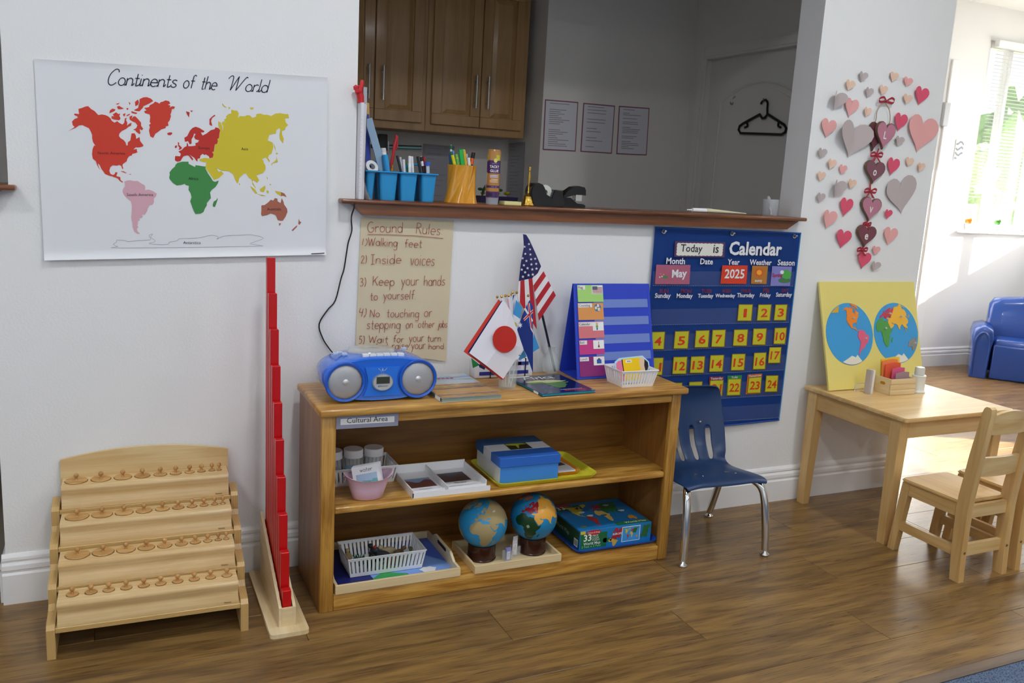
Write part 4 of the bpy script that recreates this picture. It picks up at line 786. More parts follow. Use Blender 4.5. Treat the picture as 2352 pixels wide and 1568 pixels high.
# ================================================================== slatted plastic baskets
def basket(name, label, x0, x1, y0, y1, z0, h, fl=.008, nx=14, ny=9, m=WPLAS, rz=0., gap=.0035):
    cx, cy = (x0+x1)/2, (y0+y1)/2; o = thing(name, label, 'basket', (cx, cy, z0+.0004), rz); a, b = (x1-x0)/2, (y1-y0)/2; t = .0018
    def R(k, z, ins=0): return [(-a-fl*k+ins, -b-fl*k+ins, z), (a+fl*k-ins, -b-fl*k+ins, z), (a+fl*k-ins, b+fl*k-ins, z), (-a-fl*k+ins, b+fl*k-ins, z)]
    g = G(); g.loft([R(0, 0), R(0, t)])
    def band(k0, z0_, k1, z1_):
        A, B, C, D = R(k0, z0_), R(k1, z1_), R(k1, z1_, t), R(k0, z0_, t)
        for i in range(4): j = (i+1) % 4; g.hexa([A[i], A[j], D[j], D[i], B[i], B[j], C[j], C[i]])
    band(0, 0, .2, h*.2); band(.88, h*.88, 1, h)
    for side in range(4):
        n = nx if side % 2 == 0 else ny; A, B = R(.19, h*.19), R(.89, h*.89); Ai, Bi = R(.19, h*.19, t), R(.89, h*.89, t); j = (side+1) % 4
        for i in range(n+1):
            c = i/n; e0, e1 = max(0, c-.30/n), min(1, c+.30/n)
            L = lambda P, Q, s: V(P)+(V(Q)-V(P))*s
            g.hexa([L(A[side], A[j], e0), L(A[side], A[j], e1), L(Ai[side], Ai[j], e1), L(Ai[side], Ai[j], e0), L(B[side], B[j], e0), L(B[side], B[j], e1), L(Bi[side], Bi[j], e1), L(Bi[side], Bi[j], e0)])
    g.obj('basket_body', m, o, local=True)
    g = G(); rm = R(1, h); g.tube([V(p) for p in rm], .0024, 6, True); g.obj('rim', m, o, True, local=True)
    return o
basket('plastic_basket', 'small white slotted basket holding the laminated pencil card on the shelf top', 1.083, 1.203, -.313, -.218, SH, .056, .011, 12, 8)
# laminated pencil cut-out leaning in it
pcM = frame((1.081, -.290, SH+.004), (1, .05, 0), (0, .34, 1)); pc = thing('pencil_card', 'laminated yellow pencil-shaped card standing in the small white basket', 'card', (1.14, -.288, SH+.004))
def rrect(x0, x1, y0, y1, r, n=4):
    p = []
    for cx, cy, a0 in ((x1-r, y1-r, 0), (x0+r, y1-r, 90), (x0+r, y0+r, 180), (x1-r, y0+r, 270)): p += arc(cx, cy, r, r, a0, a0+90, n)
    return p
g = G(); g.prism([(.010, .005), (.112, .005), (.136, .054), (.136, .072), (.112, .094), (.016, .090), (-.004, .078), (-.004, .056)], .0012, pcM); g.obj('laminate', mat('#b5d9ea', .15), pc)
for cc, pl in [('#e2789a', [(.012, .012), (.028, .012), (.024, .082), (.010, .080), (.001, .072), (.001, .058)]), ('#2a2a2e', [(.028, .012), (.031, .012), (.028, .085), (.024, .084)]), ('#f0c81c', [(.031, .012), (.092, .012), (.094, .03), (.098, .05), (.095, .068), (.098, .089), (.028, .085)]), ('#dfc2a4', [(.092, .012), (.104, .012), (.116, .045), (.114, .060), (.118, .082), (.110, .089), (.098, .089), (.095, .068), (.098, .05), (.094, .03)]), ('#26262a', [(.104, .012), (.109, .012), (.131, .056), (.131, .070), (.118, .082), (.114, .060), (.116, .045)])]:
    g = G(); g.prism(pl, .0004, pcM @ Matrix.Translation((0, 0, .0013))); g.obj('pencil_print', mat(cc, .2), pc, tri=True)
g = G(); g.box(.040, .064, .073, .0815, .0018, .0021, M=pcM); g.obj('name_strip', WHITE, pc); g = G(); g.box(.044, .060, .0762, .0782, .0022, .0024, M=pcM); g.obj('name_line', INK, pc)

# ================================================================== middle shelf
basket('plastic_basket', 'white slotted basket holding lidded jars on the middle shelf', .136, .352, -.180, -.072, MS_, .055, .010, 18, 9)
for x, cc, lab in [(.1685, '#3a2c24', 'lidded clear jar of dark soil in the white basket next to the shelf end'), (.2340, '#4aa6cc', 'lidded clear jar of blue water between two other jars'), (.2995, '#6a4a38', 'lidded clear jar of brown earth, farthest from the shelf end')]:
    o = thing('specimen_jar', lab, 'jar', (x, -.128, MS_+.003), 0, 'lidded specimen jars')
    op = [(0, 0), (.028, 0), (.0295, .003), (.0295, .066), (.026, .072), (.026, .078)]
    g = G(); g.lathe(op+[(max(0, r-.0015), max(z, .0015)) for r, z in op[::-1]], n=28); g.obj('jar_glass', CLEAR, o, True, local=True)
    g = G(); g.lathe([(0, .002), (.0278, .002), (.0278, .036), (0, .038)], n=28); g.obj('contents', mat(cc, .6, bump=(90, .6, .004)), o, 40, local=True)
    g = G(); g.lathe([(.0265, .074), (.0302, .074), (.0306, .076), (.0306, .096), (.029, .0985), (0, .0985)], n=36); g.obj('lid', WPLAS, o, 40, local=True)
bk = thing('pink_bucket', 'pale pink oval plastic bucket of picture cards on the middle shelf', 'bucket', (.238, -.288, MS_+.0005))
g = G(); n = 36; rings = []
for k, z in [(0, 0), (.55, 0), (.62, .002), (.74, .03), (.88, .06)]: rings.append([(.073*k*math.cos(2*PI*i/n), .05*k*math.sin(2*PI*i/n), z) for i in range(n)])
rim = [(.075*math.cos(2*PI*i/n), .0515*math.sin(2*PI*i/n), .066+.014*abs(math.cos(2*PI*i/n))**3) for i in range(n)]
rings.append(rim); rings.append([(x*.965, y*.965, z) for x, y, z in rim]); rings += [[(x*.965, y*.965, z+.001) for x, y, z in r] for r in rings[4:0:-1]]
g.loft(rings[1:], True); g.obj('bucket_body', mat('#e4c2da', .3), bk, 60, local=True)
for sx in (-1, 1):
    g = G(); g.lathe([(.0065, 0), (.0085, 0), (.0085, .0012), (.0065, .0012), (.0065, 0)], M=Matrix.Translation((sx*.0700, 0, .064)) @ Matrix.Rotation(sx*PI/2-.0, 4, 'Y') , n=16, sx=.7); g.obj('handle_hole_rim', mat('#c79cb8', .3), bk, local=True)
for i in range(5):
    Mc = frame((.199+i*.0025, -.292+i*.0035, MS_+.012), (1, -.12, .14), (.0, .2+.02*i, 1)); o = thing('water_card', ['front water picture card with a splash photograph in the pink bucket', 'white picture card right behind the front card in the pink bucket', 'third white card of the stack in the pink bucket', 'fourth white card of the stack in the pink bucket', 'rearmost white card of the stack in the pink bucket'][i], 'card', Mc.translation, 0, 'water picture cards')
    g = G(); g.box(0, .082, 0, .082, 0, .0008, M=Mc); g.obj('card_sheet', mat('#ecebec', .3), o)
    if i == 0:
        for y0, y1, cc in ((.02, .058, '#a9c0d8'), (.02, .036, '#3f8f98'), (.03, .042, '#6fb0b4')):
            g = G(); rr_ = random.Random(int(y1*999)); xs = [.010+.062*k/10 for k in range(11)]; g.poly([(x, y0, 0) for x in xs]+[(x, y1-(rr_.uniform(0, .008) if y1 < .05 else 0), 0) for x in xs[::-1]]); g.obj('photo_print', mat(cc, .25), o, M=Mc @ Matrix.Translation((0, 0, .0011+.0002*(.058-y1)/.01)), tri=True)
        stg = G(); stroke_word(stg, 'water', Mc @ Matrix.Translation((.024, .0645, .0006)), .036, .013, .0011); stg.obj('handwriting', INK, o)
tr = thing('divided_tray', 'white divided plastic tray of landform cards on the middle shelf', 'tray', (.488, -.228, MS_+.0004))
g = G(); X, Y, hh = .126, .111, .024
g.box(-X, X, -Y, Y, 0, .002); g.box(-X, -X+.003, -Y, Y, .002, hh); g.box(-X, X, Y-.003, Y, .002, hh+.006); g.box(X-.003, X, -Y+.03, Y, .002, hh); g.box(-X, X, -Y, -Y+.003, .002, .016); g.box(-.012, -.009, -Y+.003, Y-.003, .002, hh); g.box(-X+.003, X-.003, -Y+.03, -Y+.033, .002, .012); g.obj('tray_body', WPLAS, tr, local=True)
for nm, lab, x, y, cc, sky in [('isthmus', 'landform card with red desert photograph in the divided tray', -.068, -.012, '#6e3d34', '#7f9cc4'), ('mesa', 'landform card with dark rocky photograph in the divided tray', .055, .010, '#4a2f2a', '#39405a')]:
    o = thing('landform_card', lab, 'card', (.488+x, -.228+y, MS_+.0028), .03, 'landform cards')
    for k in range(2):
        g = G(); g.box(-.052, .050, -.055-.006*k, .06-.006*k, .001*k*2, .001*k*2+.0012); g.obj('card_sheet', mat('#e6e6e8', .35), o, local=True)
    g = G(); g.box(-.046, .044, -.030, .048, .0034, .0038); g.obj('photo_print', mat(sky, .3), o, local=True)
    g = G(); g.poly([(-.046+.09*k/8, -.030, .0040) for k in range(9)]+[(.044-.09*k/8, .022+.012*math.sin(k*1.1), .0040) for k in range(9)]); g.obj('photo_print', mat(cc, .3), o, local=True, tri=True)
    text({'isthmus': 'Escarpment', 'mesa': 'Moraine'}[nm], Matrix.Translation((-.02, -.048, .0034)), .04, INK, o, local=True)
def tray(name, label, x0, x1, y0, y1, z0, h, m, r=.03, lip=.012, rz=0.):
    cx, cy = (x0+x1)/2, (y0+y1)/2; o = thing(name, label, 'tray', (cx, cy, z0+.0004), rz); a, b = (x1-x0)/2, (y1-y0)/2
    g = G(); rings = []
    for k, z in ((-.018, 0), (-.012, .0), (-.004, h*.7), (0, h), (.0, h+.0025), (-.003, h+.002), (-.008, h*.7), (-.016, .0025), (-.02, .0025)):
        rings.append([(x, y, z) for x, y in rrect(-a-k, a+k, -b-k, b+k, max(.004, r+k), 5)])
    g.loft(rings, True); g.obj('tray_body', m, o, 50, local=True); return o
tray('yellow_tray', 'yellow plastic tray under the blue gift box on the middle shelf', .640, 1.008, -.338, -.088, MS_, .014, mat('#d6d03a', .3))
ob = thing('orange_tray', 'small orange plastic tray of white cards beside the blue gift box', 'tray', (.915, -.215, MS_+.0035))
g = G(); rings = [[(x, y, z) for x, y in rrect(-.045-k, .045+k, -.075-k, .075+k, .008, 3)] for k, z in ((-.01, 0), (-.006, .0), (.002, .012), (.004, .013), (0, .012), (-.008, .002))]; g.loft(rings, True); g.obj('tray_body', mat('#e0902a', .3), ob, 50, local=True)
for k in range(4):
    o = thing('reading_card', ['bottom', 'second from bottom', 'second from top', 'top photo-printed'][k]+' white card stacked in the small orange tray', 'card', (.913+k*.0015, -.222+k*.002, MS_+.0062+k*.0012), .05*k, 'reading cards')
    g = G(); g.box(-.038, .038, -.055, .055, 0, .001); g.obj('card_sheet', mat('#e8e8ea', .35), o, local=True)
    if k == 3: g = G(); g.box(-.03, .03, 0, .045, .0011, .0014); g.obj('photo_print', mat('#4a4438', .3), o, local=True)
gb = thing('gift_box', 'blue and white lidded gift box with a painted animal on the lid', 'box', (.763, -.212, MS_+.0042), -.02)
BLU, BLU2, BLW = mat('#3f86d8', .45, var=.06), mat('#2c68c4', .45, var=.06), mat('#dcdfe6', .5, var=.03)
g = G(); g.box(-.102, .102, -.100, .102, 0, .058); g.obj('box_body', BLU, gb, local=True)
g = G(); g.box(-.1026, -.1021, -.099, .101, .001, .057); g.obj('white_end', BLW, gb, local=True)
for y0, y1, m_, nm in ((-.104, -.028, BLU2, 'lid_front'), (-.0278, .0368, BLW, 'lid_band'), (.037, .106, mat('#2a6298', .45), 'lid_rear')):
    g = G(); g.box(-.107, .107, y0, y1, .056, .086, .001, 1); g.obj(nm, m_, gb, local=True)
g = G(); g.box(-.036, .042, -.026, .036, .0862, .0866); g.obj('painted_panel', mat('#2e3420', .4), gb, local=True)
g = G(); g.poly([(-.036, .03, .0868), (-.02, .033, .0868), (.03, .030, .0868), (.04, .018, .0868), (.01, .016, .0868), (.0, -.01, .0868), (-.006, -.02, .0868), (-.004, .01, .0868), (-.034, .018, .0868)]); g.obj('painted_animal', mat('#b4c03a', .4), gb, local=True, tri=True)

# ================================================================== bottom shelf
def wood_tray(name, label, x0, x1, y0, y1, h, t, handles, m1=BIRCHX, m2=BIRCH):
    o = thing(name, label, 'tray', ((x0+x1)/2, (y0+y1)/2, BS+.0004)); z = BS+.0004
    g = G(); g.box(x0+t, x1-t, y0+t, y1-t, z, z+.004); g.obj('tray_floor', m1, o)
    for a, b in ((y0, y0+t), (y1-t, y1)): g = G(); g.box(x0, x1, a, b, z, z+h, .001, 1); g.obj('long_side', m1, o)
    for a, b in ((x0, x0+t), (x1-t, x1)):
        g = G(); hh_ = h*1.75 if handles else h
        if handles:
            ym = (y0+y1)/2; L0, L1 = y0+t+.0002, y1-t-.0002
            out = [(L0, z), (L1, z), (L1, z+h), (L1-.04, z+h), (ym+.07, z+hh_), (ym-.07, z+hh_), (L0+.04, z+h), (L0, z+h)]
            g.prism(out, b-a, Matrix(((0, 0, 1, a), (1, 0, 0, 0), (0, 1, 0, 0), (0, 0, 0, 1))))
            g.obj('handle_side', m2, o)
            g = G(); g.prism([(ym+c, z+h+.004+d) for c, d in rrect(-.04, .04, 0, .012, .006, 4)], b-a+.0008, Matrix(((0, 0, 1, a-.0004), (1, 0, 0, 0), (0, 1, 0, 0), (0, 0, 0, 1)))); g.obj('slot_shade_inlay', mat('#2a1c10', .8), o)  # no hole is cut; a dark inlay paints the shade inside the slot
        else: g.box(a, b, y0+t+.0002, y1-t-.0002, z, z+h, .001, 1); g.obj('short_side', m2, o)
    return o
wt = wood_tray('wooden_tray', 'wide pale wooden tray with hand slots and a printed land and sky floor', .131, .5225, -.352, -.048, .028, .008, True)
zt = BS+.0047
for cc, pl in [('#7ba0e2', [(.139, -.343), (.514, -.343), (.514, -.057), (.139, -.057)]), ('#17206a', [(.139, -.343), (.245, -.343), (.262, -.30), (.25, -.2), (.27, -.057), (.139, -.057)]), ('#2f9a50', [(.245, -.343), (.385, -.343), (.37, -.29), (.30, -.26), (.262, -.29)]), ('#4a68c8', [(.40, -.1), (.514, -.25), (.514, -.057), (.39, -.057)]), ('#e6e6e8', [(.440+.026*math.cos(t)*(1+.15*math.sin(5*t)), -.285+.018*math.sin(t)*(1+.15*math.cos(6*t))) for t in [2*PI*i/24 for i in range(24)]])]:
    g = G(); g.poly([(a, b, zt) for a, b in pl]); g.obj('floor_print', mat(cc, .5), wt, tri=True); zt += .0003
b2_ = basket('plastic_basket', 'large white slotted basket of toy animals in the wide wooden tray', .196, .424, -.268, -.150, BS+.006, .062, .010, 19, 10)
def toy(label, x, y, cc, s, kind, rz=0.):
    o = thing('toy_animal', label, 'toy', (x, y, BS+.0085), rz, 'toy animals'); m = mat(cc, .5, var=.3); g = G()
    if kind == 'plant':
        for k in range(26):
            a = k*2.4; L = s*(.8+.4*((k*7) % 5)/5); d = V((math.cos(a)*.9, math.sin(a)*.7, .9+.6*(k % 3))).normalized()
            g.tube([d*L*t+V((0, 0, -.2*s*t*t)) for t in (0, .4, .75, 1)], [.002, .0028, .0022, .0005], 5)
        g.obj('fronds', m, o, True, local=True); return
    g.sphere((0, 0, .55*s), .34*s, 14, 9, (1.7, .85, 1.)); g.sphere((.62*s, 0, .85*s), .2*s, 12, 8, (1.2, .9, 1)); g.tube([(.38*s, 0, .66*s), (.6*s, 0, .85*s)], .12*s, 8)
    for a in (-1, 1):
        for b in (-1, 1): g.tube([(a*.36*s, b*.16*s, .45*s), (a*.38*s, b*.18*s, .2*s), (a*.36*s, b*.18*s, 0)], [.12*s, .085*s, .08*s], 7)
    g.tube([(-.5*s, 0, .65*s), (-.75*s, 0, .5*s), (-.85*s, 0, .3*s)], [.06*s, .045*s, .02*s], 6); g.obj('animal_body', m, o, True, local=True)
    if kind == 'bird': g = G(); g.sphere((.66*s, 0, 1.02*s), .13*s, 10, 7); g.obj('red_crest', mat('#b8281e', .5), o, True, local=True)
toy('green plastic fern clump in the toy basket', .243, -.205, '#1d5a48', .046, 'plant'); toy('grey toy bird with a red crest in the toy basket', .318, -.205, '#3a3d46', .046, 'bird', 2.4); toy('brown toy animal near the basket end by the globes', .372, -.19, '#6b5236', .036, 'beast', .4); toy('tan toy animal lying by the grey bird', .375, -.235, '#9a8458', .036, 'beast', 2.8); toy('dark green toy animal under the fern', .265, -.24, '#3d4a2c', .038, 'beast', .9); toy('black toy animal at the middle of the toy basket', .300, -.170, '#1e1e22', .042, 'beast', 1.9); toy('orange brown toy animal next to the grey bird', .335, -.240, '#8a4a22', .040, 'beast', .2); toy('cream toy animal against the far basket side', .345, -.168, '#b8a684', .040, 'beast', 3.0); toy('olive toy animal in the basket corner by the globes', .405, -.215, '#5a5a34', .036, 'beast', 1.3); toy('pale toy animal beside the fern clump', .215, -.17, '#b09a6a', .036, 'beast', 1.5)
gt = wood_tray('wooden_tray', 'narrow pale wooden tray carrying the two globes', .5695, .8765, -.354, -.150, .026, .008, False)
# globes
def globe(label, c, r, l0, cols, ocean, rough):
    c = V(c); o = thing('globe', label, 'globe', (c.x, c.y, BS+.0048)); z0 = BS+.0048; n = 40
    g = G(); hb = c.z-r*.86-z0
    g.lathe([(0, 0), (.047, 0), (.0475, .004), (.0455, .006), (.0455, hb*.55), (.0455, hb), (.040, hb+.002), (.034, hb-.004), (0, hb-.012)], (c.x, c.y, z0), n); g.obj('globe_base', mat('#35150e', .25, coat=.3), o, 40)
    g = G(); g.sphere(c, r, 48, 28); g.obj('ocean_sphere', mat(ocean, .35), o, True)
    az = math.atan2(CAM.y-c.y, CAM.x-c.x)
    RT = Matrix.Rotation(.22, 3, V((-math.sin(az), math.cos(az), 0)))
    def sp(lo, la, k): t = az+math.radians(lo-l0); la = math.radians(la); return c+(RT @ V((math.cos(la)*math.cos(t), math.cos(la)*math.sin(t), math.sin(la))))*(r*k)
    for k, pls in LAND.items():
        g = G()
        for pl in pls:
            q = [lonlat(p) for p in pl]; f = g.poly([(a, b, 0) for a, b in q])
        g.b.normal_update(); bmesh.ops.triangulate(g.b, faces=g.b.faces[:])
        for _ in range(5):
            es = [e for e in g.b.edges if e.calc_length() > 7]
            if not es: break
            bmesh.ops.subdivide_edges(g.b, edges=es, cuts=1); bmesh.ops.triangulate(g.b, faces=[f for f in g.b.faces if len(f.verts) > 3])
        for v in g.b.verts: v.co = sp(v.co.x, v.co.y, 1.006)
        g.obj('continent', mat(cols[k], rough, bump=(600, .3, .001) if rough > .5 else None), o, True)
    return o, sp
SANDC = {k: '#a8966a' for k in LAND}
o, sp = globe('sandpaper globe with tan continents on a dark wooden base', (.634, -.252, .176), .079, 16, SANDC, '#2a8fc4', .9)
def tack(o, sp, lo, la, cc, s=.0045):
    p = sp(lo, la, 1.009); nrm = (p-sp(lo, la, .5)).normalized(); M = frame(p, V((0, 0, 1)).cross(nrm), (0, 0, 1)); g = G(); g.box(-s, s, -s, s, 0, .0005, M=M @ Matrix.Rotation(.6, 4, 'Z')); g.obj('marker_square', mat(cc, .4), o)
tack(o, sp, 62, 55, '#d8d4cc')
o, sp = globe('colored globe with red Europe, yellow Asia and green Africa on a dark base', (.815, -.256, .178), .078, 32, {'north_america': '#d8682a', 'south_america': '#c86a8a', 'europe': '#9a1c26', 'asia': '#e0a43e', 'africa': '#143c1e', 'australia': '#7a5a40'}, '#1f86bc', .25)
tack(o, sp, 36, 52, '#b0645e'); tack(o, sp, 20, 8, '#8fa48a'); tack(o, sp, 75, 50, '#c9a468')
for x, y, n_, lab in [(.706, -.300, 3, 'card'), (.748, -.268, 5, 'tall')]:
    o = thing('card_holder', 'clear acrylic holder of %s white label cards between the globe bases' % ('short purple and' if lab == 'card' else 'tall'), 'holder', (x, y, BS+.0048), .15)
    g = G()
    for a, b, c, d, h_ in ((-.013, .013, -.012, -.0105, .032), (-.013, .013, .0105, .012, .032), (-.013, -.0115, -.0105, .0105, .032), (.0115, .013, -.0105, .0105, .032), (-.013, .013, -.012, .012, .0015)): g.box(a, b, c, d, 0, h_)
    g.obj('holder_body', CLEAR, o, local=True)
    for k in range(n_):
        L = .042 if lab == 'card' else .05+.006*(k % 3)
        q = thing('label_card', ('small purple-backed word card, %s in the short acrylic holder' if lab == 'card' else 'narrow white word card, %s in the tall acrylic holder') % ['first', 'second', 'third', 'fourth', 'fifth'][k], 'card', (x+(k-n_/2)*.002*(lab == 'tall'), y-.007+k*.0035, BS+.007), .15+.1*(k-1)*(lab == 'tall'), 'word label cards')
        g = G(); g.box(-.009, .009, 0, .001, 0, L); g.obj('card_sheet', mat('#8f8cc8' if lab == 'card' else '#dcd6da', .5), q, local=True)
        if k == 0: g = G(); g.box(-.0055, .0055, -.0004, -.0001, .004, L-.012); g.obj('word_strip', WHITE, q, local=True); text('Water', frame((-.002, -.0006, L-.014), (0, 0, -1), (1, 0, 0)), .018, INK, q, local=True)
# puzzle box on a blue tray
tray('blue_tray', 'dark blue plastic tray under the floor puzzle box', .944, 1.276, -.335, -.052, BS, .012, mat('#2450b4', .3))
pb_ = thing('puzzle_box', 'world map floor puzzle box lying on the blue tray', 'box', (1.11, -.185, BS+.0035)); PZ0 = BS+.0035; PX0, PX1, PY0, PY1, PH = .966, 1.250, -.312, -.078, .072
SEA = mat('#1f78b8', .3, var=.15); g = G(); g.box(PX0, PX1, PY0, PY1, PZ0, PZ0+PH, .0008, 1); g.obj('carton', SEA, pb_)
def face(nm, M, cc, pl, lift): g = G(); g.poly([(a, b, lift) for a, b in pl]); g.obj(nm, mat(cc, .3), pb_, M=M, tri=True)
MFr = frame((PX0, PY0, PZ0), (1, 0, 0), (0, 0, 1)); wF = PX1-PX0; R_ = lambda a, b, c, d: [(a, c), (b, c), (b, d), (a, d)]
face('green_panel', MFr, '#1d6a3c', R_(.003, .105, .006, .060), .0004); face('green_panel', MFr, '#1d6a3c', rrect(.09, .118, .02, .036, .007), .0004)
face('logo_oval', MFr, '#c0262c', [(.052+.028*math.cos(t), .062+.0085*math.sin(t)) for t in [2*PI*i/24 for i in range(24)]], .0008); text('Melissa & Doug', MFr @ Matrix.Translation((.029, .060, .0008)), .046, WHITE, pb_)
text('33', MFr @ Matrix.Translation((.014, .034, .0004)), .030, WHITE, pb_, bold=.02)
for i, s in enumerate(['PIECE', 'FLOOR', 'PUZZLE']): text(s, MFr @ Matrix.Translation((.048, .047-.0075*i, .0004)), [.022, .025, .028][i], WHITE, pb_)
text('World Map', MFr @ Matrix.Translation((.014, .0195, .0004)), .066, WHITE, pb_, bold=.01); text('3 Feet x 2 Feet', MFr @ Matrix.Translation((.008, .0095, .0004)), .075, mat('#a8d8a0', .4), pb_)
eu = norm_land('europe'); face('europe_print', MFr, '#a82838', [(.117+.05*a, .022+.046*b) for a, b in eu], .0006); text('EUROPE', MFr @ Matrix.Translation((.128, .042, .0006)), .036, WHITE, pb_, bold=.01)
face('africa_print', MFr, '#cfa84e', [(.112+.04*a, .002+.03*b) for a, b in af], .0006); face('yellow_corner', MFr, '#d8c23a', R_(.001, .02, .059, .070), .0005)
face('inset_border', MFr, '#e8e8e4', R_(.164, .238, .012, .067), .0010); face('inset_sea', MFr, '#3f9ad8', R_(.1665, .2355, .0145, .0645), .0013)
def mini(M, x0, y0, w_, h_, lift, cols, parent, nm):
    for k, pls in LAND.items():
        g = G()
        for pl in pls[:1]+[q for q in pls[1:] if len(q) > 20]:
            q = [lonlat(p) for p in pl]; g.poly([(x0+w_*(a+170)/350, y0+h_*(b+60)/145, lift) for a, b in q])
        g.obj(nm, mat(cols[k], .3), parent, M=M, tri=True)
PC = {'north_america': '#d8c23a', 'south_america': '#b8383a', 'europe': '#b02a38', 'asia': '#2c6a34', 'africa': '#d8b860', 'australia': '#d89a30'}
mini(MFr, .168, .018, .066, .044, .0016, PC, pb_, 'inset_continent')
as_ = norm_land('asia'); face('asia_print', MFr, '#2c6a34', [(.240+.040*a, .012+.054*b) for a, b in as_], .0006)
MTp = frame((PX0, PY0, PZ0+PH), (1, 0, 0), (0, 1, 0)); mini(MTp, .012, .01, .262, .205, .0006, PC, pb_, 'continent_print')
face('green_banner', MTp, '#1d6a3c', R_(.15, .281, .006, .030), .0009); text('World Map', MTp @ Matrix.Translation((.185, .012, .0009)), .085, mat('#e8e4c8', .4), pb_)
face('logo_oval', MTp, '#c0262c', [(.05+.03*math.cos(t), .218+.009*math.sin(t)) for t in [2*PI*i/24 for i in range(24)]], .0009); text('33', MTp @ Matrix.Translation((.012, .185, .0006)), .032, WHITE, pb_, bold=.02)
face('green_panel', MTp, '#17502f', R_(.003, .105, .178, .212), .0004)
for i, s_ in enumerate(['PIECE', 'FLOOR', 'PUZZLE']): text(s_, MTp @ Matrix.Translation((.05, .202-.0095*i, .0005)), .03, mat('#9ab8a4', .4), pb_)
for cx_, cy_, cc in ((.10, .11, '#d8d8d4'), (.085, .145, '#c8d4d8'), (.205, .18, '#b8bccc'), (.235, .12, '#d0c8b8'), (.15, .10, '#4a6a8a'), (.03, .03, '#7a8a5a')): face('printed_picture', MTp, cc, [(cx_+.012*math.cos(t)*(1+.2*math.sin(3*t)), cy_+.008*math.sin(t)) for t in [2*PI*i/18 for i in range(18)]], .0011)
text('EUROPE', MTp @ Matrix.Translation((.125, .155, .0009)), .04, mat('#e0b0a8', .4), pb_)
MLf = frame((PX0, PY1, PZ0), (0, -1, 0), (0, 0, 1)); face('green_panel', MLf, '#1a4a30', R_(.005, .229, .004, .066), .0004); text('World Map', MLf @ Matrix.Translation((.06, .03, .0004)), .1, mat('#b8c8b0', .4), pb_); face('barcode', MLf, '#e0e0dc', R_(.195, .222, .008, .035), .0007)
for i in range(9): face('barcode_bar', MLf, '#202020', R_(.198+i*.0025, .1992+i*.0025, .012, .032), .0010)

# ================================================================== things on the ledge
def lx(px, y=.03, py=450): return PY(px, py, y).x
LT = LZ+.0004
Q3 = lambda a, b: (780+a*.2466, 160+b*.2466)
# papers standing against the jamb
pp_ = thing('paper_stack', 'stack of white printed papers standing on edge against the opening jamb', 'papers', (.275, .045, LT))
zt_ = PY(830, 238, .0).z
for i, (x, t, cc) in enumerate([(.2575, .0085, '#e0e0e4'), (.2664, .0050, '#d2d2da'), (.2718, .0030, '#ecebe6')]):
    g = G(); hgt = zt_-LT-.003*i; n = 8
    rows = [[(x+a, y-.010*k/n, LT+.0005+hgt*k/n) for a, y in ((0, -.034), (t, -.036+.002*i), (t, .048), (0, .048))] for k in range(n+1)]
    g.loft(rows); g.obj('paper_block', mat(cc, .7), pp_)
    if i == 0:
        for k in range(18): g = G(); z = LT+.025+k*.0125; yy = -.0345-.010*(z-LT)/hgt; g.box(x+.001, x+t-.0015, yy-.0003, yy, z, z+.0011); g.obj('printed_line', mat('#9a9aa4', .7), pp_)
g = G(); g.grid([[(.2752+.020*max(0, (.2-k/10)/.2)**1.5, -.036-.008*k/10, LT+.0006+.9*hgt*k/10), (.2752+.010*max(0, (.2-k/10)/.2)**1.5, .045, LT+.0006+.9*hgt*k/10)] for k in range(11)]); g.solid(.0006); g.obj('curled_sheet', mat('#e4e3e2', .7), pp_, True)
# pointing-hand stick
PT = thing('hand_pointer', 'red pointing-hand stick sticking up behind the papers', 'pointer', (.268, .075, LT))
REDP = mat('#c8202a', .35)
a = lambda px, py: PY(px, py, -.022)
g = G(); g.tube([a(829, 236), a(828, 222), a(825, 212)], [.010, .011, .012], 10); g.obj('wrist', REDP, PT, True)
g = G(); g.sphere(a(824, 208), .0125, 14, 10, (.95, 1.1, 1.25)); g.tube([a(817, 206), a(816, 201), a(820, 198)], [.006, .007, .006], 8)
for d in (-.006, 0, .006): g.sphere(a(822, 207)+V((-.004, -.009, d)), .0058, 10, 8)
g.obj('fist', REDP, PT, True)
g = G(); g.tube([a(829, 205), a(831, 196), a(832, 188), a(832, 183.5)], [.0065, .0062, .0058, .004], 10); g.obj('index_finger', REDP, PT, True)
g = G(); g.cyl((.2815, .058, LT), V((.2795, -.014, a(829, 236).z+.004)), .0025, n=10); g.obj('stick', mat('#d8d8da', .3), PT)
def stick(name, label, cat, p0, p1, r, cc, tip=None, y0=.05, y1=.05, group=None, n=10, flat_=None, m=None):
    A, B = PY(*p0, y0), PY(*p1, y1); o = thing(name, label, cat, A, 0, group); mm = m or mat(cc, .35)
    if flat_:
        d = (B-A).normalized(); M = frame(A, V((1, 0, 0))-d*d.x, d); L = (B-A).length; g = G(); g.box(-r, r, 0, L, -flat_, flat_, .0006, 1, M=M); g.obj('shaft', mm, o)
    else:
        g = G(); g.cyl(A, B, r, n=n); g.obj('shaft', mm, o, 40)
        if tip:
            k, tc, tr = tip; C = A+(B-A)*k; g = G(); g.cyl(C, B+(B-A).normalized()*.0012, r*tr, r*tr*.85, n); g.obj('cap', mat(tc, .35), o, 40)
    return o
stick('ruler', 'clear grey plastic ruler upright behind the papers', 'ruler', (838, 300), (839, 200), .006, '#b8bcc4', y0=.09, y1=.09, flat_=.001, m=mat('#c8ccd4', .2, alpha=.7))
stick('ruler', 'tan wooden ruler standing in the blue caddy corner', 'ruler', (848, 392), (843, 236), .007, '#b8905a', y0=.055, y1=.09, flat_=.0012)
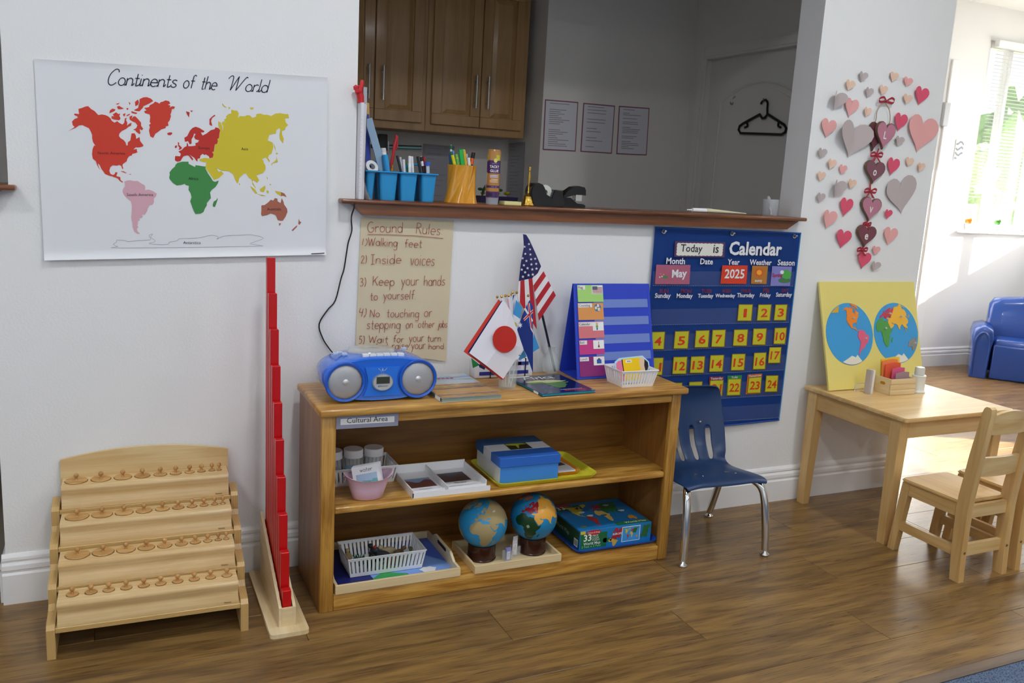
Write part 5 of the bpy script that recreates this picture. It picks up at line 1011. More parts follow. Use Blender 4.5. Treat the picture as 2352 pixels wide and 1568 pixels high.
stick('ruler', 'dark blue plastic ruler standing in the blue caddy corner', 'ruler', (846, 392), (841, 262), .009, '#1c3c9c', y0=.045, y1=.075, flat_=.0012)
stick('ruler', 'pale blue translucent ruler leaning in the blue caddy', 'ruler', (880, 394), (846, 272), .012, '#8ab0d0', y0=.03, y1=.03, flat_=.0016, m=mat('#9ab8d2', .15, alpha=.85))
# blue caddies
CAD = mat('#2a94d0', .3)
def cup(g, c0, c1, y0, y1, zb, zt, tp):
    R = lambda k, z, ins: [(x, y, z) for x, y in rrect(c0+k+ins, c1-k-ins, y0+k+ins, y1-k-ins, .007, 3)]
    rings = [R(tp, zb, 0), R(tp*.3, zb+(zt-zb)*.75, 0), R(0, zt, 0), R(0, zt, .0016), R(tp*.3, zb+(zt-zb)*.75, .0016), R(tp, zb+.0018, .0016)]
    g.loft(rings, True)
ZR = PY(920, 394, .0).z
for a0, a1, b0, b1, lab in [(836, 863, 872, 915, 'next to the papers'), (920, 960, 969, 1004, 'beside the yellow pot')]:
    x = [lx(a0, .0, 395), lx(a1, .0, 395), lx(b0, .0, 395), lx(b1, .0, 395)]
    if a0 == 836: x[0] = max(x[0], .2885)
    o = thing('cup_caddy', 'bright blue plastic cup caddy on the ledge %s' % lab, 'caddy', ((x[0]+x[3])/2, .05, LT))
    for (c0, c1) in ((x[0], x[1]), (x[2], x[3])):
        for y0, y1 in ((-.002, .046), (.056, .104)):
            g = G(); cup(g, c0, c1, y0, y1, LT, ZR-.002, .006); g.obj('cup', CAD, o, 40)
    g = G(); xx0, xx1 = x[0]-.004, x[3]+.004
    for q in ((xx0, xx1, -.008, -.0025), (xx0, xx1, .1045, .110), (xx0, x[0]-.0005, -.0025, .1045), (x[3]+.0005, xx1, -.0025, .1045), (x[1]+.0005, x[2]-.0005, -.0025, .1045)): g.box(*q, ZR-.006, ZR-.001, .0012, 1)
    g.obj('rim', CAD, o)
    g = G(); xm = (x[1]+x[2])/2; g.tube(smooth_line([(xm-.032, .051, ZR-.005), (xm-.03, .051, ZR+.014), (xm-.018, .051, ZR+.024), (xm+.018, .051, ZR+.024), (xm+.03, .051, ZR+.014), (xm+.032, .051, ZR-.005)], 4), .0032, 8); g.obj('carry_handle', CAD, o, True)
yA = .022
tp = thing('tape_roll', 'white tape roll lying in the blue caddy cup next to the papers', 'tape', (lx(853, yA), yA, ZR-.01))
M = frame(PY(853, 384, yA), (1, .3, .1), (-.1, .5, 1)); g = G(); g.lathe([(.010, -.006), (.021, -.006), (.0215, -.004), (.0215, .004), (.021, .006), (.010, .006), (.010, -.006)], M=M, n=32); g.obj('tape_ring', mat('#dcdde0', .4), tp, 40)
for args in [
 ('glue_stick', 'white capped glue stick in the blue caddy', 'glue', (883, 396), (880, 341), .0095, '#d8d9dc', (.75, '#eceded', 1.05), .05, .055),
 ('highlighter', 'thick bright blue highlighter in the blue caddy', 'marker', (890, 398), (884, 356), .0098, '#2f96d4', (.55, '#3aa6e4', .8), .018, .018),
 ('metal_rod', 'thin grey metal rod standing in the blue caddy', 'rod', (893, 395), (892, 324), .0026, '#77787c', None, .06, .065),
 ('marker_pen', 'brass colored short marker in the blue caddy', 'marker', (899, 398), (902, 379), .0042, '#a8782e', (.6, '#8a5c20', 1.05), .03, .03),
 ('ballpoint_pen', 'black clip pen leaning with silver clip in the middle caddy', 'pen', (922, 398), (912, 358), .0038, '#1c1c20', (.7, '#0e0e10', 1.05), .018, .02),
 ('ballpoint_pen', 'thin white pen beside the black clip pen', 'pen', (926, 398), (919, 361), .0034, '#dadadc', None, .03, .03),
 ('marker_pen', 'short white marker in the middle caddy', 'marker', (929, 398), (927, 366), .0044, '#dcdcde', None, .024, .024),
 ('marker_pen', 'white capped marker, left of a white pair in the middle caddy', 'marker', (941, 398), (941, 359), .0048, '#e6e6e8', (.35, '#f0f0f0', 1.06), .020, .020),
 ('marker_pen', 'white capped marker, second of a white pair in the middle caddy', 'marker', (948, 398), (946, 360), .0048, '#e6e6e8', (.35, '#ececec', 1.06), .027, .027),
 ('crayon', 'short green crayon deep in the middle caddy', 'crayon', (939, 398), (934, 374), .004, '#3f9a3a', None, .07, .07),
 ('ballpoint_pen', 'black pen standing beside a white-capped pen near the yellow pot', 'pen', (966, 398), (959, 360), .0042, '#141418', (.6, '#0c0c0e', 1.05), .018, .02),
 ('marker_pen', 'black marker with white cap near the yellow pot', 'marker', (974, 398), (967, 360), .0046, '#1a1a1e', (.45, '#e4e4e6', 1.08), .026, .028),
 ('marker_pen', 'dark red marker in the caddy by the yellow pot', 'marker', (980, 398), (973, 359), .0040, '#a82030', None, .04, .042),
 ('liquid_tube', 'clear tube with flat bright blue cap in the caddy', 'tube', (983, 398), (982, 373), .0058, '#c4d0da', (.72, '#2450b8', 1.75), .02, .02)]:
    nm, lab, cat, p0, p1, r, cc, tip, y0, y1 = args; stick(nm, lab, cat, p0, p1, r, cc, tip, y0, y1)
sc_ = thing('scissors', 'red handled scissors standing in the blue caddy', 'scissors', PY(897, 395, .04))
g = G(); g.tube(smooth_line([PY(a_, b_, .042) for a_, b_ in ((896, 390), (900, 372), (904, 352), (905, 340), (908, 328), (911, 315), (908, 312.5))], 4), [.0052]*24+[.004], 8); g.obj('handle', mat('#b8262c', .35), sc_, True)
g = G(); q = [PY(a_, b_, .048) for a_, b_ in ((903, 345), (911, 340), (912, 322), (909, 314))]; g.tube(smooth_line(q, 4), .0035, 7); g.obj('handle', mat('#a82026', .35), sc_, True)
g = G(); A, B = PY(897, 397, .042), PY(898, 386, .042); g.cyl(A, B, .004, n=8); g.obj('blade', STEEL, sc_)
# twisted yellow pot
pc_ = V((lx(1058, .035, 458), .035, LT)); yp_ = thing('twisted_pot', 'glossy mustard yellow twisted pot of pencils on the ledge', 'pot', pc_); hP = PY(1060, 379, .035).z-LT
g = G(); n = 48; rings = []
def prof_r(t): return .0425+.0115*(1-t)**2.2+.003*t**4
for sgn in (0, 1):
    ts = [i/18 for i in range(19)]; ts = ts if sgn == 0 else ts[::-1]
    for t in ts:
        r0 = prof_r(t)-(.003 if sgn else 0); z = t*hP if sgn == 0 else max(.004, t*hP)
        rings.append([(r0*(1+.15*abs(math.cos(1.5*(2*PI*k/n)*2-t*2.6))**.6-.09)*math.cos(2*PI*k/n), r0*(1+.15*abs(math.cos(1.5*(2*PI*k/n)*2-t*2.6))**.6-.09)*math.sin(2*PI*k/n), z) for k in range(n)])
g.loft(rings, True); g.obj('pot_body', mat('#d8951a', .12, coat=.6), yp_, 50, local=True)
for args in [
 ('pencil', 'green and white pencil with eraser standing tallest in the yellow pot', 'pencil', (1038, 400), (1036, 333), .0035, '#1f6a4a', (.78, '#e4e4e0', 1.05), .045, .045),
 ('ballpoint_pen', 'pale blue pen behind the green and white pencil', 'pen', (1043, 400), (1041, 345), .0036, '#7a9ed0', None, .055, .055),
 ('binder_pen', 'dark navy pen at the pot rim', 'pen', (1036, 400), (1033, 353), .0034, '#2a4a8a', (.3, '#26324a', 1.05), .05, .05),
 ('highlighter', 'slim yellow highlighter at the front of the yellow pot', 'marker', (1050, 400), (1039, 357), .0055, '#d8d21e', (.6, '#e4e02a', 1.03), .02, .02),
 ('highlighter', 'slim lime green marker in the yellow pot', 'marker', (1055, 400), (1048, 355), .0048, '#6cc04a', (.8, '#d8d840', 1.03), .03, .03),
 ('pencil', 'yellow pencil with worn eraser beside the broad green highlighter', 'pencil', (1073, 400), (1066, 345), .0042, '#e0b020', (.9, '#e0d6c4', 1.02), .025, .025),
 ('marker_pen', 'white marker standing at the right of the pot', 'marker', (1080, 400), (1076, 362), .0052, '#e6e6e8', None, .024, .024),
 ('marker_pen', 'thin white pen behind the white marker', 'pen', (1074, 400), (1072, 353), .0028, '#dadadc', None, .05, .05),
 ('marker_pen', 'orange capped black marker leaning out of the pot', 'marker', (1078, 400), (1088, 350), .0062, '#1a1a1c', (.45, '#e0641e', 1.08), .034, .034)]:
    nm, lab, cat, p0, p1, r, cc, tip, y0, y1 = args; stick(nm, lab, cat, p0, p1, r, cc, tip, y0, y1)
stick('highlighter', 'broad bright green highlighter with clip in the yellow pot', 'marker', (1066, 400), (1060, 343), .0095, '#22b44e', y0=.03, y1=.03, flat_=.005)
# glue bottle
gc = V((lx(1130, .02, 462), .02, LT)); gb_ = thing('glue_bottle', 'upside-down gold and purple tacky glue bottle on the ledge', 'bottle', gc); hg = PY(1131, 343, .02).z-LT
def seg(nm, z0, z1, cc, r=.0222, r1=None, m=None): g = G(); g.lathe([(0, z0*hg), (r, z0*hg), (r1 or r, z1*hg), (0, z1*hg)], n=36); g.obj(nm, m or mat(cc, .3), gb_, 40, local=True)
seg('clear_cap', 0, .125, '', .0205, .0215, mat('#c4ccd4', .15, alpha=.55)); seg('purple_band', .125, .235, '#4a2a62'); seg('gold_band', .236, .30, '#b8823e'); seg('purple_band', .301, .345, '#4a2a62'); seg('gold_band', .346, .565, '#b8823e'); seg('purple_band', .566, .80, '#4a2a62'); seg('gold_band', .801, .965, '#b8874a'); seg('bottle_shoulder', .966, 1., '#a8763a', .0222, .0195)
ang = math.atan2(CAM.y-gc.y, CAM.x-gc.x)
def wraptext(s, z, w_, h_, cc, parent, rad, ctr, a_off=0., bold=0.):
    co, fs = tmesh(s, bold); co = co.copy(); x0, x1 = co[:, 0].min(), co[:, 0].max(); kx = w_/(x1-x0); kz = h_/.72
    vs = []
    for p in co: t = ang+a_off+((p[0]-x0)*kx-w_/2)/rad; vs.append(ctr+V((math.cos(t)*rad, math.sin(t)*rad, z+p[1]*kz)))
    me = bpy.data.meshes.new('lettering'); me.from_pydata(vs, [], fs); me.materials.append(cc); mk('lettering', me, parent)
wraptext('TACKY', .665*hg, .034, .0085, WHITE, gb_, .0228, gc, .15, .02); wraptext('GLUE', .59*hg, .030, .0085, WHITE, gb_, .0228, gc, .15, .02); wraptext('ORIGINAL', .735*hg, .018, .003, mat('#c8b8d8', .4), gb_, .0228, gc, .15)
def wrapbar(nm, z0, z1, a0, a1, cc):
    g = G(); g.grid([[gc+V((math.cos(ang+a0+(a1-a0)*i/8)*.0226, math.sin(ang+a0+(a1-a0)*i/8)*.0226, z)) for i in range(9)] for z in (z0*hg, z1*hg)]); g.obj(nm, mat(cc, .4), gb_, True)
for z0, z1, a0, a1, cc in ((.515, .535, -.5, .8, '#c8c0dc'), (.49, .505, -.5, .8, '#c8c0dc'), (.455, .466, -.3, .8, '#e4d8c0'), (.43, .441, -.5, .8, '#e4d8c0'), (.405, .416, -.5, .8, '#e4d8c0')): wrapbar('caption_line', z0, z1, a0, a1, cc)
wrapbar('yellow_patch', .80, .90, .35, .95, '#c8c030'); wrapbar('yellow_patch', .78, .90, -1.3, -1.0, '#c8c030'); wrapbar('white_label', .37, .58, -1.35, -1.05, '#d8d4d0'); wrapbar('dark_label', .15, .21, -.6, -.05, '#2a1a3a')
wraptext('4 FL OZ', .312*hg, .02, .0035, mat('#c8b8d8', .4), gb_, .0228, gc, .2)
g = G(); rr0 = .0229; g.loft([[V((math.cos(ang+.25+.26*math.cos(2*PI*k/20))*q, math.sin(ang+.25+.26*math.cos(2*PI*k/20))*q, .80*hg+.0072*math.sin(2*PI*k/20))) for k in range(20)] for q in (rr0, rr0+.0004)], True); g.obj('round_badge', mat('#d8d27a', .4), gb_, local=True)
# sticky notes, bell, tape dispenser, stapler
x0, x1 = lx(1156, .01, 465), lx(1195, .01, 465); sn = thing('sticky_notes', 'pad of pale yellow sticky notes on the ledge', 'notepad', ((x0+x1)/2, .02, LT)); g = G(); g.box(x0, x1, 0, .045, LT, LT+.012, .0008, 1); g.obj('note_pad', mat('#e2dc98', .7), sn)
bc = V((lx(1213, .02, 466), .022, LT)); be = thing('hand_bell', 'small brass hand bell with turned handle on the ledge', 'bell', bc); hb = PY(1216, 381, .02).z-LT
g = G(); g.lathe([(.022, 0), (.0238, .002), (.0225, .006), (.020, .011), (.0185, .022), (.016, .030), (.0165, .032), (.011, .037), (.0065, .040), (.0, .041)], n=32); g.obj('bell_cup', BRASS, be, 50, local=True)
g = G(); z = lambda t: .040+(hb-.040)*t; g.lathe([(.0045, z(0)), (.006, z(.05)), (.0032, z(.1)), (.0042, z(.22)), (.0026, z(.3)), (.004, z(.34)), (.0028, z(.40)), (.0055, z(.55)), (.0035, z(.75)), (.0028, z(.82)), (.0042, z(.85)), (.003, z(.87)), (.0055, z(.93)), (.004, z(.985)), (0, z(1))], n=18); g.obj('bell_handle', BRASS, be, 60, local=True)
tx0, tx1 = lx(1219, .0, 468), lx(1299, .0, 468); zt2 = PY(1240, 420, .0).z-LT; td_ = thing('tape_dispenser', 'black desktop tape dispenser between the bell and stapler', 'tape dispenser', ((tx0+tx1)/2, .03, LT)); L = tx1-tx0
MXZ = lambda y: Matrix(((1, 0, 0, tx0), (0, 0, 1, y), (0, 1, 0, LT), (0, 0, 0, 1)))
g = G(); sp_ = [(.10*L, 0), (.95*L, 0), (L, .01), (.99*L, .34*zt2), (.94*L, .42*zt2), (.93*L, .70*zt2), (.66*L, .72*zt2), (.60*L, .40*zt2), (.46*L, .52*zt2), (.40*L, .78*zt2), (.34*L, .93*zt2), (.22*L, zt2), (.1*L, .96*zt2), (.02*L, .8*zt2), (0, .6*zt2), (.04*L, .2*zt2)]
g.prism(sp_, .05, MXZ(.003)); bmesh.ops.bevel(g.b, geom=[e for e in g.b.edges if abs(e.verts[0].co.y-e.verts[1].co.y) < 1e-5], offset=.003, segments=2, affect='EDGES'); g.obj('dispenser_body', mat('#0c0d12', .18, coat=.3), td_, 40)
M = Matrix.Translation((tx0+.46*L, .028, LT+.60*zt2)) @ Matrix.Rotation(PI/2, 4, 'X'); g = G(); g.lathe([(.010, -.009), (.026, -.009), (.026, .009), (.010, .009), (.010, -.009)], M=M, n=30); g.obj('tape_ring', mat('#d6d8cc', .3), td_, 40)
g = G(); g.box(tx0+.70*L, tx0+.94*L, .006, .050, LT+.715*zt2, LT+.735*zt2, .0004, 1); g.obj('cutter_plate', mat('#3a3c40', .25), td_)
sx0, sx1 = lx(1297, .0, 470), lx(1347, .0, 472); L = sx1-sx0; zs = PY(1330, 427, .0).z-LT; so = thing('stapler', 'black stapler standing half open at the end of the ledge clutter', 'stapler', ((sx0+sx1)/2, .025, LT))
MX2 = lambda y: Matrix(((1, 0, 0, sx0), (0, 0, 1, y), (0, 1, 0, LT), (0, 0, 0, 1)))
g = G(); g.prism([(0, 0), (L, 0), (L, .12*zs), (.9*L, .18*zs), (.62*L, .2*zs), (.3*L, .45*zs), (0, .45*zs)], .034, MX2(.008)); g.obj('stapler_base', mat('#15161a', .3), so)
g = G(); g.prism([(-.04*L, .45*zs), (.1*L, .72*zs), (.4*L, .95*zs), (.65*L, zs), (.92*L, .95*zs), (.99*L, .82*zs), (1.0*L, .58*zs), (.55*L, .60*zs), (.25*L, .50*zs), (.0, .42*zs)], .036, MX2(.007)); bmesh.ops.bevel(g.b, geom=[e for e in g.b.edges if abs(e.verts[0].co.y-e.verts[1].co.y) < 1e-5], offset=.002, segments=2, affect='EDGES'); g.obj('stapler_arm', mat('#0e0f12', .25, coat=.2), so, 40)
g = G(); g.box(sx0+.56*L, sx0+.84*L, .012, .038, LT+.32*zs, LT+.59*zs); g.obj('staple_head', CHROME, so)
g = G(); g.box(sx0+.6*L, sx0+.98*L, .010, .040, LT+.19*zs, LT+.23*zs); g.obj('anvil_plate', STEEL, so)
# icing-bag style glue cone and clear tape cup
a_, b_, c_, d_ = PY(1578, 478, .05), PY(1590, 479, .05), PY(1622, 482, .05), PY(1716, 486.5, .05); zz = LT+.0085
co_ = thing('glue_cone', 'cream cone tipped glue tube with white cap lying on the ledge', 'tube', (b_.x, .05, LT))
g = G(); g.cyl((b_.x, .05, zz), (c_.x, .05, zz), .0078, .0082, 16); g.cyl((a_.x, .05, zz), (b_.x, .05, zz), .0025, .003, 10); g.obj('white_cap', WPLAS, co_, 40)
g = G(); g.cyl((c_.x+.0005, .05, zz+.0005), (d_.x, .055, LT+.003), .0088, .0018, 18); g.obj('cream_cone', mat('#dcd6b4', .5), co_, 40)
tc_ = V((lx(1768, .055, 488), .055, LT)); cu = thing('tape_cup', 'clear plastic tape roll and crumpled film by the ledge end', 'tape', tc_)
hT = PY(1770, 448, .055).z-LT
g = G(); g.lathe([(.014, 0), (.030, 0), (.031, .002), (.031, hT*.78), (.029, hT*.8), (.014, hT*.8), (.014, 0)], n=30); g.obj('clear_roll', mat('#c8ccd0', .1, alpha=.55), cu, 40, local=True)
g = G(); rnd = random.Random(4); rows = [[(-.028+.014*i/3+rnd.uniform(-.004, .004), -.036+.03*j/5+rnd.uniform(-.005, .005), .004+(hT-.006)*j/5*(1-.12*(i % 2))) for i in range(4)] for j in range(6)]; g.grid(rows); g.solid(.0008); g.obj('crumpled_film', mat('#d6d6d8', .4, alpha=.85), cu, 20, local=True)

# ================================================================== kitchen beyond the opening
YK = 1.85; kx = lambda px, py=250: PY(px, py, YK).x; KZ0 = 1.495; KZ1 = 2.30
def cab_door(o, x0, x1, z0, z1, y, hx, hside):
    g = G(); fw = .055; g.box(x0, x1, y-.018, y-.001, z0, z0+fw, .002, 1); g.box(x0, x1, y-.018, y-.001, z1-fw, z1, .002, 1); g.box(x0, x0+fw, y-.018, y-.001, z0+fw, z1-fw, .002, 1); g.box(x1-fw, x1, y-.018, y-.001, z0+fw, z1-fw, .002, 1); g.box(x0+fw, x1-fw, y-.008, y-.001, z0+fw, z1-fw)
    d = g.obj('door', CABW, o)
    a, b, c, e = x0+fw+.006, x1-fw-.006, z0+fw+.006, z1-fw-.006; s = .022
    g = G(); g.hexa([(a, y-.0085, c), (b, y-.0085, c), (b, y-.0085, e), (a, y-.0085, e), (a+s, y-.016, c+s), (b-s, y-.016, c+s), (b-s, y-.016, e-s), (a+s, y-.016, e-s)]); g.obj('raised_panel', CABW, d)
    g = G(); z0h, z1h = z0+.10, z0+.27; g.cyl((hx, y-.045, z0h), (hx, y-.045, z1h), .0055, n=12)
    for zz_ in (z0h+.03, z1h-.03): g.cyl((hx, y-.045, zz_), (hx, y-.018, zz_), .004, n=10)
    g.obj('bar_handle', STEEL, d, 40)
xa, xg1, xb = kx(780), kx(857), kx(967); xu = kx(977); xc, xg2, xd, xe = kx(989), kx(1100), kx(1196), kx(1206)
for i, (u0, u1, lab) in enumerate([(xa-.012, xu-.0005, 'oak wall cabinet partly hidden behind the opening jamb in the dim kitchen'), (xu+.0005, xe, 'oak wall cabinet next to the posted notices in the dim kitchen')]):
    o = thing('wall_cabinet', lab, 'cabinet', ((u0+u1)/2, 2.0, KZ0), 0, 'kitchen wall cabinets')
    g = G(); g.box(u0, u1, YK, YC-.001, KZ0, KZ1, .002, 1); g.obj('cabinet_body', CABW, o)
    if i == 0: cab_door(o, xa, xg1-.003, KZ0+.04, KZ1-.03, YK, xg1-.035, 1); cab_door(o, xg1+.003, xb, KZ0+.04, KZ1-.03, YK, xg1+.04, 0)
    else: cab_door(o, xc, xg2-.002, KZ0+.04, KZ1-.03, YK, xg2-.035, 1); cab_door(o, xg2+.002, xd, KZ0+.04, KZ1-.03, YK, xg2+.035, 0)
kc = thing('kitchen_counter', 'kitchen counter run below the wall cabinets, mostly hidden by the ledge', 'counter', (.2, 1.85, 0))
g = G(); g.box(-1.58, XP-.002, 1.56, YC-.002, .0, .90); g.obj('base_units', CABW, kc)
g = G(); g.box(-1.58, XP-.001, 1.53, YC-.001, .9002, .94, .004, 2); g.obj('worktop', mat('#6a665f', .3), kc)
# notices
def notice(name, label, pts, pl, M=None, border='#8a4a62', sheet='#dcdae2', lines=18, seed=1, kind='y'):
    P = [PY(*p, pl) if kind == 'y' else PX(*p, pl) for p in pts]   # TL TR BR BL
    o = thing(name, label, 'notice', (P[2]+P[3])/2); M = frame(P[3], P[2]-P[3], P[0]-P[3]); w_ = (P[2]-P[3]).length; h_ = (P[0]-P[3]).length
    g = G(); g.box(0, w_, 0, h_, 0, .001, M=M); g.obj('border_sheet', mat(border, .5), o)
    b = .006 if border != sheet else 0
    g = G(); g.box(b, w_-b, b, h_-b, .0011, .0016, M=M); g.obj('paper_sheet', mat(sheet, .5), o)
    g = G(); r = random.Random(seed)
    for i in range(lines):
        if r.random() < .16: continue
        y = h_*(.94-.88*i/lines); ln = w_*(.22+.4*r.random()); xs = w_*.14
        g.box(xs, min(w_*.9, xs+ln), y-h_*.012, y, .0017, .0019, M=M)
    g.obj('printed_lines', mat('#8a8890', .6), o)['kind'] = 'stuff'; return o
notice('posted_notice', 'maroon bordered notice of dense paragraphs nearest the wall cabinets', [(1251.5, 228), (1329, 236), (1322, 348), (1246.5, 344)], YP-.002, seed=2, lines=22)
notice('posted_notice', 'maroon bordered middle notice of widely spaced lines in the row of three', [(1338.5, 236), (1411.5, 242), (1405, 353), (1333, 348.5)], YP-.002, seed=5, lines=14)
notice('posted_notice', 'maroon bordered notice of short lines nearest the kitchen door', [(1421.5, 243), (1491, 248.5), (1485, 357), (1415.5, 354)], YP-.002, seed=9, lines=24)
notice('wall_notice', 'plain grey sheet taped to the kitchen wall under the cabinets', [(974, 330), (1043, 332), (1036, 470), (966, 466)], YC-.004, border='#a09ea4', sheet='#a09ea4', seed=3, lines=10)
notice('wall_notice', 'narrow grey sheet on the kitchen wall return beside the cabinets', [(1178, 330), (1212, 331), (1200, 462), (1164, 460)], XP-.002, border='#a8a6ac', sheet='#a8a6ac', seed=4, lines=16, kind='x')
# whiteboard; the cyan highlight along its top edge is a painted strip
P = [PY(*p, YC-.03) for p in ((845, 331), (972, 325), (966, 470), (840, 470))]; wb = thing('white_board', 'framed board with painted teal highlight on its top edge leaning under the wall cabinets', 'board', (P[2]+P[3])/2)
M = frame(P[3], P[2]-P[3], P[0]-P[3]); w_ = (P[2]-P[3]).length; h_ = (P[0]-P[3]).length
g = G(); g.box(0, w_, -.15, h_, 0, .012, M=M); g.obj('board_face', mat('#a9a6a2', .4), wb)
g = G(); g.box(0, w_, h_-.022, h_, .0122, .02, M=M); g.obj('dark_frame', mat('#1e2022', .4), wb)
g = G(); g.box(w_*.3, w_, h_-.018, h_-.008, .0202, .022, M=M); g.obj('teal_highlight', mat('#8fd8d8', .3), wb)
g = G(); c = PY(878, 325, YC-.05); g.box(c.x-.025, c.x+.025, c.y-.02, c.y+.02, c.z-.05, c.z+.04, .004, 2); o = tag(g.obj('wall_phone', BLACK), 'small black phone box mounted under the wall cabinets', 'phone')
pb2 = PY(1135, 455, 1.72); pl_ = thing('flower_planter', 'dark purple planter of yellow flowers on the dim kitchen counter', 'planter', (pb2.x, 1.72, .9405))
g = G(); zt3 = pb2.z+.01; x0, x1 = PY(1092, 450, 1.72).x, PY(1178, 450, 1.72).x; g.hexa([(x0+.02, 1.66, .941), (x1-.02, 1.66, .941), (x1-.02, 1.78, .941), (x0+.02, 1.78, .941), (x0, 1.65, zt3), (x1, 1.65, zt3), (x1, 1.79, zt3), (x0, 1.79, zt3)]); g.obj('planter_box', mat('#2e2052', .5), pl_)
for i in range(9):
    r = random.Random(i); x = x0+.03+(x1-x0-.06)*i/8; z = zt3+.01+.03*r.random(); g = G(); g.sphere((x, 1.72+r.uniform(-.05, .03), z), .014, 10, 6, (1, 1, .6)); g.obj('blossom', mat('#c8b020' if i % 3 else '#3a6a30', .6), pl_, True)
for i in range(5):
    r = random.Random(20+i); x = x0+.02+r.random()*.08; g = G(); g.tube([(x, 1.71, zt3-.005), (x+.01*r.uniform(-1, 1), 1.70, zt3+.03), (x+.03*r.uniform(-1, 1), 1.69, zt3+.06)], [.003, .008, .001], 6); g.obj('leaf', mat('#2c4a2a', .6), pl_, True)
# hanger and hooks on the kitchen door
XH = XD+.012; H8 = lambda a, b: PX(1560+a*.2933, 60+b*.2933, XH)
hg_ = thing('coat_hanger', 'black plastic coat hanger hooked on the grey kitchen door', 'hanger', H8(650, 840))
HM = mat('#10110f', .4)
bar = [H8(*p) for p in ((480, 838), (800, 848), (830, 830), (838, 800), (825, 775), (695, 690), (672, 716), (650, 722), (632, 690), (500, 762), (474, 782), (465, 812))]
g = G(); g.tube(bar, .0068, 8, True); g.obj('hanger_frame', HM, hg_, True)
g = G(); g.tube(smooth_line([H8(*p) for p in ((668, 716), (688, 690), (690, 640), (692, 598), (676, 578), (652, 588), (640, 610))], 4), .0055, 8); g.obj('hook', HM, hg_, True)
for pts in (((528, 750), (535, 780), (512, 792)), ((780, 745), (775, 780), (795, 792))): g = G(); g.tube(smooth_line([H8(*p) for p in pts], 4), .0055, 7); g.obj('strap_hook', HM, hg_, True)
for i, (a, b) in enumerate(((430, 585), (688, 555))):
    p = PX(1560+a*.2933, 60+b*.2933, XD+.0295); o = thing('adhesive_hook', ['empty clear adhesive hook on the kitchen door', 'clear adhesive hook bearing the black hanger'][i], 'hook', p)
    g = G(); g.lathe([(0, .004), (.014, .003), (.016, 0)], M=Matrix.Translation(p) @ Matrix.Rotation(-PI/2, 4, 'Y'), n=20, sx=1.7); g.obj('hook_plate', mat('#c8c8c8', .15, alpha=.7), o, True)
    g = G(); g.tube([p+V((-.004, 0, -.01)), p+V((-.012, 0, -.02)), p+V((-.022, 0, -.018)), p+V((-.024, 0, -.008))], .0035, 7); g.obj('hook_arm', mat('#8a8a8a', .2), o, True)

# ================================================================== blue shell chair
CX = 1.497; bc_ = thing('shell_chair', 'navy blue plastic child chair with chrome legs beside the bookshelf', 'chair', (CX, -.24, 0))
SHM = mat('#1b3760', .32, bump=(700, .05, .0004), name='chair_plastic')
pv = [(-.094, .545, .108), (-.090, .542, .134), (-.088, .528, .148), (-.095, .49, .153), (-.110, .43, .157), (-.122, .398, .158), (-.132, .365, .158), (-.143, .332, .156), (-.155, .303, .154), (-.172, .284, .150), (-.195, .276, .154), (-.24, .276, .162), (-.30, .283, .170), (-.36, .289, .174), (-.395, .289, .172), (-.408, .284, .168), (-.412, .275, .162)]
us_ = [-1, -.97, -.88, -.74, -.66, -.55, -.33, -.245, -.135, 0, .135, .245, .33, .55, .66, .74, .88, .97, 1]
us_ = sorted(set([-1, -.96, -.86, -.66, -.56, -.25, -.15, 0, .15, .25, .56, .66, .86, .96, 1]))
g = G(); gridv = []
for j, (y, z, hw) in enumerate(pv):
    r = []
    for u_ in us_:
        curl = .012*max(0, abs(u_)-.7)/.3 if j > 9 else 0; dish = (-.016*(1-u_*u_) if 2 < j < 8 else 0); fwd = -.02*u_*u_ if j < 9 else 0
        r.append(g.b.verts.new((CX+u_*hw, y+fwd-dish, z-curl+(-.006*(1-u_*u_) if j > 10 else 0))))
    gridv.append(r)
hole = {(i, j) for j in range(5, 9) for i, (a, b) in enumerate(zip(us_, us_[1:])) if (round(a, 2), round(b, 2)) in {(-.66, -.56), (-.25, -.15), (.15, .25), (.56, .66)}}
for j in range(len(pv)-1):
    for i in range(len(us_)-1):
        if (i, j) not in hole: g.b.faces.new((gridv[j][i], gridv[j][i+1], gridv[j+1][i+1], gridv[j+1][i]))
bmesh.ops.recalc_face_normals(g.b, faces=g.b.faces[:]); g.solid(.006)
shell = g.obj('seat_shell', SHM, bc_, 50); sm = shell.modifiers.new('round', 'SUBSURF'); sm.levels = 1; sm.render_levels = 2
for dx in (-.045, .062):
    g = G(); g.sphere((CX+dx, -.119, .412), .0055, 12, 8, (1, .6, 1)); g.obj('rivet', CHROME, bc_, True)
for dx in (-.055, .085):
    g = G(); g.sphere((CX+dx, -.33, .282), .004, 10, 6, (1, 1, .4)); g.obj('rivet', CHROME, bc_, True)
for sx in (-1, 1):
    fx = CX+sx*.172
    g = G(); g.tube(smooth_line([(fx, -.430, .022), (CX+sx*.168, -.424, .10), (CX+sx*.162, -.408, .20), (CX+sx*.155, -.390, .245), (CX+sx*.135, -.362, .2645), (CX+sx*.10, -.33, .2660), (CX+sx*.06, -.30, .2655)], 5), .0136, 14); g.obj('front_leg', CHROME, bc_, True)
    g = G(); g.tube(smooth_line([(CX+sx*.185, -.066, .022), (CX+sx*.175, -.11, .12), (CX+sx*.152, -.17, .225), (CX+sx*.135, -.20, .252), (CX+sx*.10, -.24, .2535), (CX+sx*.05, -.27, .253)], 5), .0134, 14); g.obj('rear_leg', CHROME, bc_, True)
    for x, y in ((fx, -.430), (CX+sx*.185, -.066)):
        g = G(); g.lathe([(0, 0), (.0145, 0), (.0165, .003), (.0155, .008), (.0075, .013), (.006, .024), (0, .024)], (x, y, .0003), 20); g.obj('glide', CHROME, bc_, 60)

